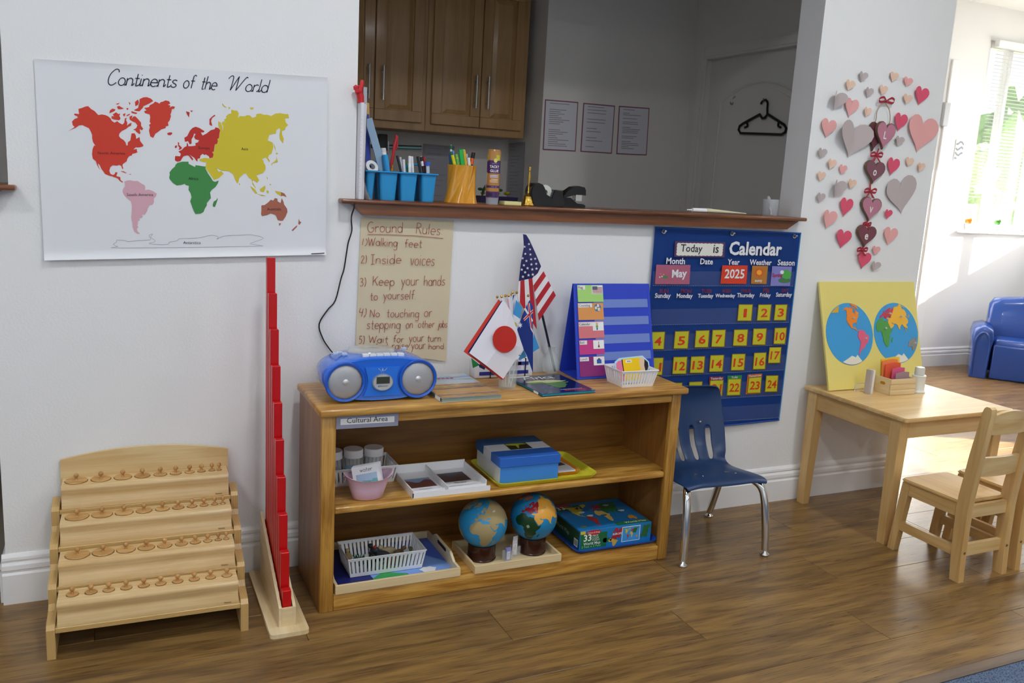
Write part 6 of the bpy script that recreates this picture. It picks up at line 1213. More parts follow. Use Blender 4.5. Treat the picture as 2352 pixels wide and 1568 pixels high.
bc_.rotation_euler.z = -.05
# ================================================================== table
TX0, TX1, TY0, TY1, TZT = 2.155, 2.745, -.542, -.021, .50
tb = thing('child_table', 'low natural wood child table standing against the wall', 'table', ((TX0+TX1)/2, (TY0+TY1)/2, 0))
g = G(); g.prism(rrect(TX0, TX1, TY0, TY1, .014, 4), .016, Matrix.Translation((0, 0, TZT-.016))); bmesh.ops.bevel(g.b, geom=[e for e in g.b.edges if abs(e.verts[0].co.z-e.verts[1].co.z) < 1e-5], offset=.003, segments=2, affect='EDGES'); g.obj('table_top', PINE, tb, 40)
LT0, LT1, LY0, LY1, lw = TX0+.012, TX1-.012, TY0+.032, TY1-.020, .048
for x, sx in ((LT0, 1), (LT1, -1)):
    for y, sy in ((LY0, 1), (LY1, -1)):
        a, b = sorted((x, x+sx*lw)); c, d = sorted((y, y+sy*lw)); ti = .010
        g = G(); bx0, bx1 = (a+ti*.4, b-ti) if sx > 0 else (a+ti, b-ti*.4); by0, by1 = (c+ti*.4, d-ti) if sy > 0 else (c+ti, d-ti*.4)
        g.hexa([(bx0, by0, 0), (bx1, by0, 0), (bx1, by1, 0), (bx0, by1, 0), (a, c, TZT-.0162), (b, c, TZT-.0162), (b, d, TZT-.0162), (a, d, TZT-.0162)]); g.obj('leg', PINEZ, tb)
for a in (LT0+.006, LT1-.006-.018): g = G(); g.box(a, a+.018, LY0+lw, LY1-lw, TZT-.088, TZT-.0165, .001, 1); g.obj('side_apron', PINEY, tb)
for a in (LY0+.006, LY1-.006-.018): g = G(); g.box(LT0+lw, LT1-lw, a, a+.018, TZT-.088, TZT-.0165, .001, 1); g.obj('long_apron', PINE, tb)

# ================================================================== two wooden chairs
def wchair(label, x, y):
    o = thing('child_chair', label, 'chair', (x, y, 0), 0, 'natural wood child chairs')
    hw = .123; yf, yb = .125, -.13; pw = .026
    g = G(); sp2 = [(-hw+.004, yb+.012), (-hw, yf-.02), (-hw+.006, yf-.006), (-hw+.02, yf), (hw-.02, yf), (hw-.006, yf-.006), (hw, yf-.02), (hw-.004, yb+.012), (hw-.03, yb+.006), (-hw+.03, yb+.006)]
    g.prism(sp2, .013, Matrix.Translation((0, 0, .267))); bmesh.ops.bevel(g.b, geom=[e for e in g.b.edges if abs(e.verts[0].co.z-e.verts[1].co.z) < 1e-5], offset=.004, segments=2, affect='EDGES'); g.obj('seat', PINEY, o, 40, local=True)
    for s in (-1, 1):
        x0, x1 = sorted((s*hw, s*(hw-pw)))
        g = G(); rings = []
        for z, dy, d in ((0, -.012, .036), (.10, -.004, .040), (.255, 0, .044), (.30, -.002, .044), (.45, -.016, .040), (.60, -.034, .034), (.618, -.036, .026), (.624, -.036, .012)):
            yc = yb-.005+dy; rings.append([(x0, yc-d/2, z), (x1, yc-d/2, z), (x1, yc+d/2, z), (x0, yc+d/2, z)])
        g.loft(rings); g.obj('back_post', PINEZ, o, 25, local=True)
        g = G(); a, b = sorted((s*(hw-.006), s*(hw-.032))); g.hexa([(a+.002*s, yf-.012, 0), (b+.002*s, yf-.012, 0), (b+.002*s, yf+.018, 0), (a+.002*s, yf+.018, 0), (a, yf-.042, .2668), (b, yf-.042, .2668), (b, yf-.008, .2668), (a, yf-.008, .2668)]); g.obj('front_leg', PINEZ, o, local=True)
        a, b = sorted((s*(hw-.008), s*(hw-.024)))
        g = G(); g.box(a, b, yb+.017, yf-.036, .222, .2668); g.obj('side_rail', PINEY, o, local=True)
        g = G(); g.box(a, b, yb+.017, yf-.014, .083, .118); g.obj('side_stretcher', PINEY, o, local=True)
        for z in (.105, .245):
            g = G(); g.lathe([(0, .0008), (.0045, .0006), (.0048, 0)], M=Matrix.Translation((s*(hw-pw/2-.002), yb-.0262+(-.004 if z < .2 else 0), z)) @ Matrix.Rotation(PI/2, 4, 'X'), n=12); g.obj('bolt', mat('#6e5a3a', .4), o, local=True)
    iw = hw-pw-.0003
    def back_rail(nm, z0, z1, dy0, arch):
        g = G(); n = 10; rows = []
        for i in range(n+1):
            t = -1+2*i/n; bow = -.010*(1-t*t); zt_ = z1+arch*(1-t*t); y = yb-.005+dy0+bow
            rows.append([(t*iw, y-.007, z0), (t*iw, y+.007, z0), (t*iw, y+.004, zt_), (t*iw, y-.010, zt_)])
        g.loft(rows); g.obj(nm, PINE, o, 30, local=True)
    back_rail('top_rail', .525, .585, -.024, .022); back_rail('mid_rail', .375, .442, -.012, 0)
    g = G(); g.box(-iw, iw, yb-.012, yb+.004, .222, .2668); g.obj('rear_rail', PINE, o, local=True)
    g = G(); g.box(-iw, iw, yb-.012, yb+.004, .083, .125); g.obj('rear_stretcher', PINE, o, local=True)
    g = G(); g.box(-hw+.0326, hw-.0326, yf-.028, yf-.012, .222, .2668); g.obj('front_rail', PINE, o, local=True)
    return o
wchair('small natural wood chair at the table, nearer the blue plastic chair', 2.287, -.668); wchair('small natural wood chair at the table, farther from the blue plastic chair', 2.587, -.662)

# ================================================================== hemisphere puzzle map
B0, B1, B3 = V((2.181, -.137, TZT+.0036)), V((2.722, -.137, TZT+.0036)), V((2.181, -.012, .931))
nb = (B1-B0).cross(B3-B0).normalized(); MB_ = frame(B0, B1-B0, B3-B0); BW, BH = (B1-B0).length, (B3-B0).length
pm = thing('puzzle_map_board', 'yellow wooden hemisphere puzzle map leaning on the wall on the table', 'puzzle board', (B0+B1)/2)
g = G(); g.box(0, BW, 0, BH, -.010, 0, .001, 1, M=MB_); g.obj('board', mat('#e6d67a', .3, coat=.2), pm)
def q3(a, b): return MB_.inverted() @ PP(1820+a*.2359, 630+b*.2359, B0, nb)
HC = {'north_america': '#f08a2a', 'south_america': '#e0607e', 'europe': '#d0404e', 'asia': '#f0b83a', 'africa': '#4f9a46', 'australia': '#8f8a84'}
rd = .129
for ctr, l0, keys in (((557, 580), -108, ('north_america', 'south_america')), ((1010, 570), 66, ('europe', 'asia', 'africa', 'australia'))):
    c = q3(*ctr); c = V((min(max(c.x, rd+.008), BW-rd-.008), c.y, 0))
    g = G(); g.prism([(c.x+rd*math.cos(2*PI*i/64), c.y+rd*math.sin(2*PI*i/64)) for i in range(64)], .0012, MB_ @ Matrix.Translation((0, 0, .0002))); g.obj('sea_disc', mat('#3f9cd6', .3), pm)
    def hp(lo, la):
        a = math.radians(lo-l0); p = math.radians(la); cc = math.sin(p)*0+math.cos(p)*math.cos(a); ang_ = math.acos(max(-1, min(1, cc))); r = math.sin(min(ang_, PI/2)/2)/math.sin(PI/4); dx, dy = math.cos(p)*math.sin(a), math.sin(p); n_ = math.hypot(dx, dy) or 1
        return c.x+rd*.985*r*dx/n_, c.y+rd*.985*r*dy/n_
    for k in keys:
        g = G(); zz = 0.
        for pl in LAND[k]:
            if len(pl) < 6: continue
            pts = [hp(*lonlat(p)) for p in pl]
            try: g.prism(pts, .0022, MB_ @ Matrix.Translation((0, 0, .0015)))
            except ValueError: pass
        pc2 = g.obj('continent_piece', mat(HC[k], .4), pm, tri=True)
        lo, la = {'north_america': (-95, 42), 'south_america': (-58, -12), 'europe': (28, 52), 'asia': (88, 45), 'africa': (18, 12), 'australia': (134, -25)}[k]; a, b = hp(lo, la)
        g = G(); g.lathe([(.0022, 0), (.0018, .004), (.0042, .008), (.005, .011), (.0035, .0145), (0, .0155)], M=MB_ @ Matrix.Translation((a, b, .0038)), n=14); g.obj('knob', mat('#d8d4c8', .2, .3), pc2, True)
    g = G(); t0_a = 245; pts = [(c.x+rd*.98*math.cos(math.radians(t0_a+i*5)), c.y+rd*.98*math.sin(math.radians(t0_a+i*5))) for i in range(11)]; pts += [(c.x+.03, c.y-.088), (c.x+.02, c.y-.098), (c.x, c.y-.09), (c.x-.02, c.y-.1)]
    g.prism(pts, .0022, MB_ @ Matrix.Translation((0, 0, .0015))); g.obj('antarctica_piece', mat('#e6e0d0', .4), pm, tri=True)
    if l0 < 0:
        pts = [(c.x+rd*.98*math.cos(math.radians(112+i*6)), c.y+rd*.98*math.sin(math.radians(112+i*6))) for i in range(5)]+[(c.x-.055, c.y+.09)]
        g = G(); g.prism(pts, .0022, MB_ @ Matrix.Translation((0, 0, .0015))); g.obj('asia_tip_piece', mat('#d8a82a', .4), pm, tri=True)

# ================================================================== things on the table
A, Bq, Cq = PZ(2043, 908.4, TZT), PZ(2100.7, 904.8, TZT), PZ(2008.7, 901.3, TZT)
cr = thing('wooden_crate', 'small pale wooden crate of colored map folders on the table', 'crate', (A.x, A.y, TZT+.0004), math.atan2(Bq.y-A.y, Bq.x-A.x)); cw, cdp, chh, t = .137, .085, .066, .006
for i in range(3):
    z0, z1 = chh*i/3+.0004, chh*(i+1)/3-.0004
    g = G(); g.box(0, cw, 0, t, z0, z1, .0008, 1); g.obj('slat', BIRCHX, cr, local=True); g = G(); g.box(0, cw, cdp-t, cdp, z0, z1, .0008, 1); g.obj('slat', BIRCHX, cr, local=True)
for x in (0, cw-t):
    g = G(); g.box(x, x+t, t+.0003, cdp-t-.0003, 0, chh, .0008, 1); g.obj('end_board', BIRCH, cr, local=True)
    g = G(); g.prism([(cdp/2+a, .043+b) for a, b in rrect(-.013, .013, -.006, .006, .0058, 4)], t+.0008, Matrix(((0, 0, 1, x-.0004), (1, 0, 0, 0), (0, 1, 0, 0), (0, 0, 0, 1)))); g.obj('hand_hole', mat('#b8801c', .8), cr, local=True)
g = G(); g.box(t, cw-t, t, cdp-t, .002, .005); g.obj('crate_floor', BIRCH, cr, local=True)
Mcr = TM[cr]
for i, (cc, x0, x1, h0, y, lean, lab) in enumerate([('#f0cc3a', .012, .118, .128, .062, .08, 'yellow map folder at the rear of the wooden crate'), ('#f08a4a', .010, .100, .122, .052, .10, 'orange map folder in the middle of the wooden crate'), ('#e05a3a', .016, .104, .110, .044, .06, 'red orange map folder in the wooden crate'), ('#e0608a', .040, .112, .092, .034, .02, 'pink map folder in the wooden crate'), ('#a88a8e', .045, .122, .076, .022, -.02, 'mauve map folder at the front of the wooden crate')]):
    M = Mcr @ Matrix.Translation((0, y, .0055)) @ Matrix.Rotation(-lean, 4, 'X') @ Matrix.Rotation(-.06, 4, 'Y'); o = thing('map_folder', lab, 'folder', M @ V(((x0+x1)/2, 0, 0)), 0, 'map folders')
    for q, dy in enumerate((0, .0022)):
        g = G(); pl = [(x0, 0), (x1, 0), (x1-.004, h0-.016*q), (x1-.03, h0+.004), (x0+.002, h0)]; g.prism(pl, .0012, M @ Matrix(((1, 0, 0, 0), (0, 0, 1, dy), (0, 1, 0, 0), (0, 0, 0, 1)))); g.obj('folder_leaf', mat(cc, .6), o)
bs = PZ(1999, 905, TZT); ub = thing('upright_booklet', 'grey and white booklet standing upright next to the wooden crate', 'book', (bs.x, bs.y, TZT), .15)
g = G(); g.box(-.012, .0, 0, .024, .0004, .100, .001, 1); g.obj('grey_cover', mat('#b4aca8', .5), ub, local=True); g = G(); g.box(.0004, .013, -.002, .024, .0004, .098, .001, 1); g.obj('white_cover', mat('#e6e4e6', .4), ub, local=True)
hs = PZ(1974, 899, TZT); ah = thing('acrylic_holder', 'clear acrylic sign holder in front of the yellow puzzle board', 'holder', (hs.x, hs.y, TZT), 0)
g = G(); g.tube([(-.028, 0, .002), (-.028, 0, .030), (-.024, 0, .034), (.030, 0, .034)], .0012, 6); g.obj('edge_strip', mat('#cfd6d2', .1, alpha=.6), ah, True, local=True); g = G(); g.box(-.028, .03, .0005, .002, .0005, .034); g.obj('clear_plate', mat('#ffffff', .03, alpha=.12), ah, local=True)
wbs = PZ(2115, 902, TZT); wo = thing('white_bottle', 'small white plastic bottle with grey cap beside the wooden crate', 'bottle', (wbs.x, wbs.y+.02, TZT+.0004))
g = G(); g.lathe([(0, 0), (.031, 0), (.032, .004), (.028, .008), (.0265, .012), (.0265, .066), (.028, .069), (.026, .072), (0, .072)], n=32); g.obj('bottle_body', mat('#e4e6e2', .3), wo, 40, local=True)
g = G(); g.lathe([(.0195, .0725), (.0195, .100), (.017, .104), (0, .104)], n=28); g.obj('cap', mat('#cfcfc8', .3), wo, 40, local=True)

# ================================================================== sofa in the far room
ex = V((.64, -.768, 0)).normalized(); sofa = thing('child_sofa', 'small glossy blue vinyl child sofa in the sunlit far room', 'sofa', (5.38, 1.64, 0), math.atan2(ex.y, ex.x))
VIN = mat('#1f4694', .22, coat=.35); SL, SD = 1.05, .46
def rbox(nm, x0, x1, y0, y1, z0, z1, b): g = G(); g.box(x0, x1, y0, y1, z0, z1, b, 5); g.obj(nm, VIN, sofa, 60, local=True)
g = G(); rings = []
for x, k in ((.10, .9), (.13, .98), (.2, 1.0), (.35, 1.03), (SL/2, 1.045), (SL-.35, 1.03), (SL-.2, 1.0), (SL-.13, .98), (SL-.1, .9)):
    h = .585*k; rings.append([(x, SD-.02, .02), (x, SD, .2), (x, SD-.01, h-.05), (x, SD-.05, h), (x, SD-.11, h), (x, SD-.15, h-.05), (x, SD-.17, .3), (x, SD-.17, .02)])
g.loft(rings); g.obj('backrest', VIN, sofa, 60, local=True)
rbox('seat_cushion', .145, SL-.145, .012, SD-.165, .03, .30, .035); rbox('seat_front', .145, SL-.145, 0, .03, .004, .26, .012)
for x0, x1 in ((0, .14), (SL-.14, SL)):
    g = G(); xm = (x0+x1)/2; sec = [(x0+.012, .003), (x1-.012, .003), (x1-.006, .24), (x1+.004, .31), (xm+.06, .372), (xm, .392), (xm-.06, .372), (x0-.004, .31), (x0+.006, .24)]
    g.loft([[(xm+(a-xm)*k, y, .003+(b-.003)*k) for a, b in sec] for y, k in ((-.004, .9), (.004, .97), (.03, 1.), (SD-.06, 1.), (SD-.02, .94))]); g.obj('arm', VIN, sofa, 60, local=True)
    g = G(); g.tube(smooth_line([(x0+.026, -.004, .02), (x0+.022, -.006, .27), (xm, -.008, .345), (x1-.022, -.006, .27), (x1-.026, -.004, .02)], 5), .007, 8); g.obj('arm_piping', VIN, sofa, True, local=True)
# small fittings of the far wall
p = PY(2168, 258, YF-.001); g = G(); g.box(p.x-.03, p.x+.03, YF-.03, YF-.0005, p.z-.10, p.z+.07, .006, 2); tag(g.obj('wall_thermostat', mat('#b4b8bc', .4)), 'grey wall unit on the far wall by the corner of the heart wall', 'wall unit')
p = PY(2201, 352, YF-.001); o = thing('striped_print', 'small grey wavy striped print on the far wall by the window', 'print', p)
g = G(); g.box(p.x-.045, p.x+.045, YF-.004, YF-.001, p.z-.11, p.z+.10); g.obj('sheet', mat('#e8eae8', .6), o)
for i in range(5):
    g = G(); ribbon(g, [(-.04+.02*k, -.085+.04*i+.012*math.sin(k*1.6+i)) for k in range(5)], .014, frame((p.x, YF-.0042, p.z), (1, 0, 0), (0, 0, 1))); g.obj('wavy_stripe', mat('#8d98a0', .6), o)
for px, nm, c1, c2, lab in ((2225, 'sill_pot', '#e8e4e0', '#e07a1e', 'white pot with orange flower on the far window sill'), (2292, 'sill_pot', '#dfe4ea', '#4f8a3a', 'white pot with green plant on the far window sill')):
    p = PY(px, 525, YF-.02); o = thing(nm, lab, 'plant pot', (p.x, YF-.012, WZ0+.0004), 0, 'pots on the far sill')
    g = G(); g.lathe([(0, 0), (.022, 0), (.030, .05), (.028, .05), (.02, .04), (0, .04)], n=20); g.obj('pot', mat(c1, .4), o, 50, local=True)
    g = G()
    for k in range(7): a = k*2.4; g.sphere((.014*math.cos(a), .014*math.sin(a), .062+.008*(k % 3)), .014, 10, 7)
    g.obj('foliage', mat(c2, .6), o, True, local=True)

# ================================================================== calendar pocket chart
yc = -.010; C7 = lambda a, b: (1470+a*.30612, 500+b*.30612)
tl, tr_, br = PY(1505, 522, yc), PY(1839, 535.5, yc), PY(1790.5, 965, yc); bl2 = V((tl.x, yc, .352))
ca = thing('calendar_chart', 'large dark blue calendar pocket chart hanging under the ledge', 'pocket chart', (br+bl2)/2)
def cy(x, z): # cloth ripple
    u_ = (x-tl.x)/(tr_.x-tl.x); v = (tl.z-z)/(tl.z-br.z); return yc-.0025*math.sin(u_*9+v*2)*v-.003*math.sin(u_*4)*v**2
g = G(); n = 26; rows = []
for j in range(n+1):
    v = j/n; L_, R2 = tl.lerp(bl2, v), tr_.lerp(br, v); r = []
    for i in range(n+1): q = L_.lerp(R2, i/n); r.append((q.x, cy(q.x, q.z), q.z))
    rows.append(r)
g.grid(rows); g.solid(.0012); g.obj('fabric_panel', FABBLUE, ca, True)
for s in ((tl, tr_), (bl2, br)):
    g = G(); g.tube([V((q.x, cy(q.x, q.z)-.001, q.z)) for q in [s[0].lerp(s[1], i/14) for i in range(15)]], .003, 6); g.obj('hem', FABBLUE, ca, True)
g = G(); g.tube([V((q.x, cy(q.x, q.z)-.0005, q.z)) for q in [tr_.lerp(br, i/14) for i in range(15)]], .0025, 6); g.obj('hem', mat('#3f8fc0', .6), ca, True)
for a, b in ((177, 103), (690, 118), (1157, 138)):
    p = PY(*C7(a, b), yc-.004); g = G(); g.lathe([(.005, -.001), (.0085, -.001), (.0095, .001), (.0085, .0025), (.005, .002), (.005, -.001)], M=Matrix.Translation(p) @ Matrix.Rotation(PI/2, 4, 'X'), n=20); g.obj('grommet', CHROME, ca, 60)
    o = thing('push_pin', 'silver push pin through the %s grommet of the calendar chart' % {177: 'first', 690: 'middle', 1157: 'last'}[a], 'pin', p+V((0, -.004, .002)), 0, 'chart push pins'); g = G(); g.lathe([(0, .012), (.004, .011), (.003, .007), (.0045, .002), (.0045, 0), (0, 0)], M=Matrix.Translation(p+V((0, -.004, .002))) @ Matrix.Rotation(PI/2, 4, 'X'), n=12); g.obj('pin_head', CHROME, o, True)
WTX = mat('#e4e6ea', .6); DRD = mat('#7a2436', .6)
YT = yc-.0085
def ctext(s, a, b, c, d, m, h=None, bold=.012, parent=None, y=YT):
    M, wd = wframe(C7(a, b), C7(c, d), y); text(s, M, wd, m, parent or ca, height=h, bold=bold)
ctext('Calendar', 665, 275, 1060, 281, WTX, None, .03)
for s, a, b, c, d in [('Month', 195, 345, 335, 347), ('Date', 450, 347, 545, 349), ('Year', 655, 350, 745, 352), ('Weather', 820, 352, 985, 355), ('Season', 1030, 355, 1158, 358)]: ctext(s, a, b, c, d, WTX, None, .02)
for s, a, b, c in [('SUN', 143, 565, 212), ('MON', 303, 564, 383), ('TUES', 460, 563, 535), ('WED', 612, 562, 682), ('THUR', 752, 561, 833), ('FRI', 922, 560, 966), ('SAT', 1060, 559, 1112)]: ctext(s, a, b, c, b, DRD, None, .02)
for s, a, b, c in [('Sunday', 110, 600, 228), ('Monday', 273, 600, 393), ('Tuesday', 432, 599, 548), ('Wednesday', 563, 596, 712), ('Thursday', 725, 595, 857), ('Friday', 898, 594, 978), ('Saturday', 1018, 591, 1138)]: ctext(s, a, b, c, b, WTX, None, .02)
# clear pockets with stitched lower edges
for (a0, b0, a1, b1, hgt) in [(92, 510, 1150, 514, 110), (82, 805, 1118, 785, 118), (90, 1000, 1098, 952, 118), (85, 1194, 1080, 1141, 118), (85, 1385, 1060, 1330, 118), (85, 1560, 1045, 1500, 108)]:
    P = [PY(*C7(a0, b0), yc-.0045), PY(*C7(a1, b1), yc-.0045), PY(*C7(a1+8, b1-hgt), yc-.0045), PY(*C7(a0+6, b0-hgt), yc-.0045)]
    g = G(); n = 24; rr_ = random.Random(int(b0))
    g.grid([[P[0].lerp(P[1], i/n).lerp(P[3].lerp(P[2], i/n), j/3)+V((0, rr_.uniform(-.0012, .0005)-(.0010*(j > 0)), 0)) for i in range(n+1)] for j in range(4)]); g.obj('clear_pocket', mat('#c8d4f0', .12, alpha=.06, spec=.9), ca, True)
    g = G()
    for k in range(64):
        q = P[0].lerp(P[1], (k+.2)/64); q2 = P[0].lerp(P[1], (k+.75)/64); g.hexa([(q.x, yc-.0052, q.z), (q2.x, yc-.0052, q2.z), (q2.x, yc-.0046, q2.z), (q.x, yc-.0046, q.z), (q.x, yc-.0052, q.z+.0012), (q2.x, yc-.0052, q2.z+.0012), (q2.x, yc-.0046, q2.z+.0012), (q.x, yc-.0046, q.z+.0012)])
    g.obj('stitched_seam', mat('#8fa8d0', .6), ca)
def card(name, label, pts, cc, y, group=None, thick=.0006):
    P = [PY(*C7(*p), y) for p in pts]; o = thing(name, label, 'card', (P[2]+P[3])/2, 0, group); g = G(); d = V((0, -thick, 0)); g.hexa(P+[q+d for q in P]); g.obj('card_sheet', mat(cc, .35), o); return o
YCD = yc-.0068
NUM = [(1, 740, 648, 848, 648, 837, 775, 728, 775), (2, 887, 650, 988, 648, 976, 773, 875, 773), (3, 1015, 650, 1108, 648, 1096, 771, 1002, 771), (4, 88, 855, 190, 853, 180, 988, 80, 988), (5, 262, 850, 370, 848, 360, 983, 250, 983), (6, 418, 845, 523, 842, 513, 973, 408, 975), (7, 543, 840, 645, 837, 635, 970, 533, 970), (8, 705, 838, 812, 835, 802, 962, 695, 962), (9, 850, 830, 952, 828, 942, 955, 840, 955), (10, 1010, 825, 1103, 822, 1090, 948, 1000, 948), (11, 70, 1050, 178, 1047, 168, 1182, 60, 1182), (12, 250, 1043, 357, 1040, 348, 1172, 240, 1174), (13, 382, 1040, 490, 1036, 480, 1165, 372, 1167), (14, 527, 1030, 632, 1027, 622, 1156, 517, 1157), (15, 690, 1020, 793, 1018, 783, 1145, 680, 1147), (16, 855, 1012, 950, 1008, 940, 1137, 845, 1139), (17, 970, 970, 1063, 968, 1052, 1090, 958, 1092), (19, 215, 1238, 320, 1235, 310, 1365, 205, 1367), (20, 368, 1230, 470, 1226, 460, 1355, 358, 1357), (21, 525, 1218, 628, 1215, 617, 1338, 515, 1340), (22, 660, 1208, 762, 1205, 752, 1332, 650, 1334), (23, 815, 1198, 915, 1190, 905, 1315, 803, 1318), (24, 945, 1182, 1040, 1180, 1030, 1306, 935, 1308)]
NW = dict(enumerate('zero one two three four five six seven eight nine ten eleven twelve thirteen fourteen fifteen sixteen seventeen eighteen nineteen twenty twenty-one twenty-two twenty-three twenty-four'.split()))
YEL, NRED = '#c9c52e', mat('#d8401e', .4)
for v in NUM:
    n_ = v[0]; pts = [(v[i], v[i+1]) for i in (1, 3, 5, 7)]
    o = card('number_card', 'yellow calendar card with red number %s in the pocket chart' % NW[n_], pts, '#8a6a1e', YCD, 'calendar number cards')
    ins = [(pts[0][0]+5, pts[0][1]+5), (pts[1][0]-5, pts[1][1]+5), (pts[2][0]-5, pts[2][1]-5), (pts[3][0]+5, pts[3][1]-5)]; P = [PY(*C7(*p), YCD-.0008) for p in ins]; g = G(); g.poly(P); g.obj('yellow_face', mat(YEL, .3), o)
    w_ = pts[1][0]-pts[0][0]; cx_ = sum(p[0] for p in pts)/4; bot = (pts[2][1]+pts[3][1])/2-30; k = (.40 if n_ in (1,) else .5) if n_ < 10 else .72
    if n_ == 1: k = .22
    M, wd = wframe(C7(cx_-w_*k/2-2, bot), C7(cx_+w_*k/2-2, bot-1), YCD-.0010); text(str(n_), M, wd, NRED, o, height=.0335, bold=.022)
for lab, hdr, cc, pts in [('maroon Yesterday marker card behind number 21', 'Yesterday', '#8a2438', ((520, 1194), (628, 1190), (617, 1338), (512, 1342))), ('green Today marker card behind number 22', 'Today', '#2f8a4e', ((656, 1185), (764, 1180), (752, 1332), (646, 1336))), ('orange Tomorrow marker card behind number 23', 'Tomorrow', '#c86a2c', ((808, 1176), (916, 1168), (905, 1317), (792, 1324)))]:
    o = card('marker_card', lab, pts, cc, YCD+.0012, 'day marker cards'); M, wd = wframe(C7(pts[0][0]+8+(hdr == 'Today')*22, pts[0][1]+21), C7(pts[1][0]-8-(hdr == 'Today')*22, pts[1][1]+20), YCD+.0003); text(hdr, M, wd, WTX, o, bold=.01)
o = card('today_card', 'white scalloped Today is sentence card in the calendar chart', ((262, 175), (640, 184), (631, 297), (256, 293)), '#5a3a5e', YCD)
sc2 = []
for a, b, c, d, n_ in ((282, 192, 622, 198, 12), (622, 198, 614, 283, 4), (614, 283, 276, 280, 12), (276, 280, 282, 192, 4)):
    for i in range(n_*3): t = i/(n_*3); nn = V((b-d, c-a)).normalized() if False else V(((d-b), -(c-a))).normalized(); w_ = 5*abs(math.sin(PI*i/3+.3)); sc2.append((a+(c-a)*t+nn.x*w_, b+(d-b)*t+nn.y*w_))
g = G(); g.poly([PY(*C7(*p), YCD-.0009) for p in sc2]); g.obj('scalloped_face', mat('#e6e4da', .4), o, tri=True)
ctext('Today', 303, 252, 465, 258, INK, None, .01, o, YCD-.0012); ctext('is', 548, 262, 588, 263, INK, None, .01, o, YCD-.0012)
o = card('month_card', 'pink May month card in the calendar chart', ((122, 352), (378, 354), (370, 498), (112, 498)), '#b0627a', YCD); ctext('May', 238, 448, 350, 442, WTX, None, .03, o, YCD-.0010)
for i, (a, b) in enumerate(((148, 445), (165, 440), (155, 420), (178, 425))):
    P = PY(*C7(a, b), YCD-.0009); g = G(); g.prism(oval(.0028, .003, 10), .0003, frame(P, (1, 0, 0), (0, 0, 1))); g.obj('printed_flower', mat(['#e6e0e4', '#e6e0e4', '#d87a8a', '#d8a04a'][i], .4), o)
P = [PY(*C7(*p), YCD-.0009) for p in ((172, 438), (208, 436), (206, 455), (170, 455))]; g = G(); g.poly(P); g.obj('printed_grass', mat('#4a8a4e', .4), o)
o = card('year_card', 'orange red 2025 year card in the calendar chart', ((618, 357), (808, 358), (796, 495), (603, 494)), '#d8432a', YCD); ctext('2025', 632, 452, 780, 453, WTX, None, .02, o, YCD-.0010)
o = card('weather_card', 'tan sunny weather card with a printed sun', ((842, 360), (960, 361), (947, 496), (832, 495)), '#b87a2e', YCD)
g = G(); g.poly([PY(*C7(895+(38 if i % 2 else 24)*math.sin(PI*i/12), 410-(38 if i % 2 else 24)*math.cos(PI*i/12)), YCD-.0010) for i in range(24)]); g.obj('printed_sun', mat('#e05a2a', .4), o, tri=True)
g = G(); g.poly([PY(*C7(895+19*math.sin(PI*i/10), 410-19*math.cos(PI*i/10)), YCD-.0013) for i in range(20)]); g.obj('sun_face', mat('#f0b02e', .4), o, tri=True); ctext('sunny', 860, 480, 915, 480, WTX, None, .02, o, YCD-.0010)
o = card('season_card', 'lavender Spring season card with printed green tree', ((992, 363), (1140, 366), (1124, 511), (977, 510)), '#8482c8', YCD)
for nm, cc, x, y, rx, ry, dz in (('printed_hill', '#4a7a4e', 1085, 470, 48, 20, .0009), ('printed_tree', '#4fae4a', 1100, 425, 36, 34, .0011), ('printed_cloud', '#e6e6ee', 1066, 408, 14, 14, .0013)):
    g = G(); g.poly([PY(*C7(x+rx*math.cos(PI*i/10), y+ry*math.sin(PI*i/10)), YCD-dz) for i in range(20)]); g.obj(nm, mat(cc, .4), o, tri=True)
ctext('Spring', 992, 443, 1068, 443, mat('#b02a4a', .5), None, .02, o, YCD-.0015)

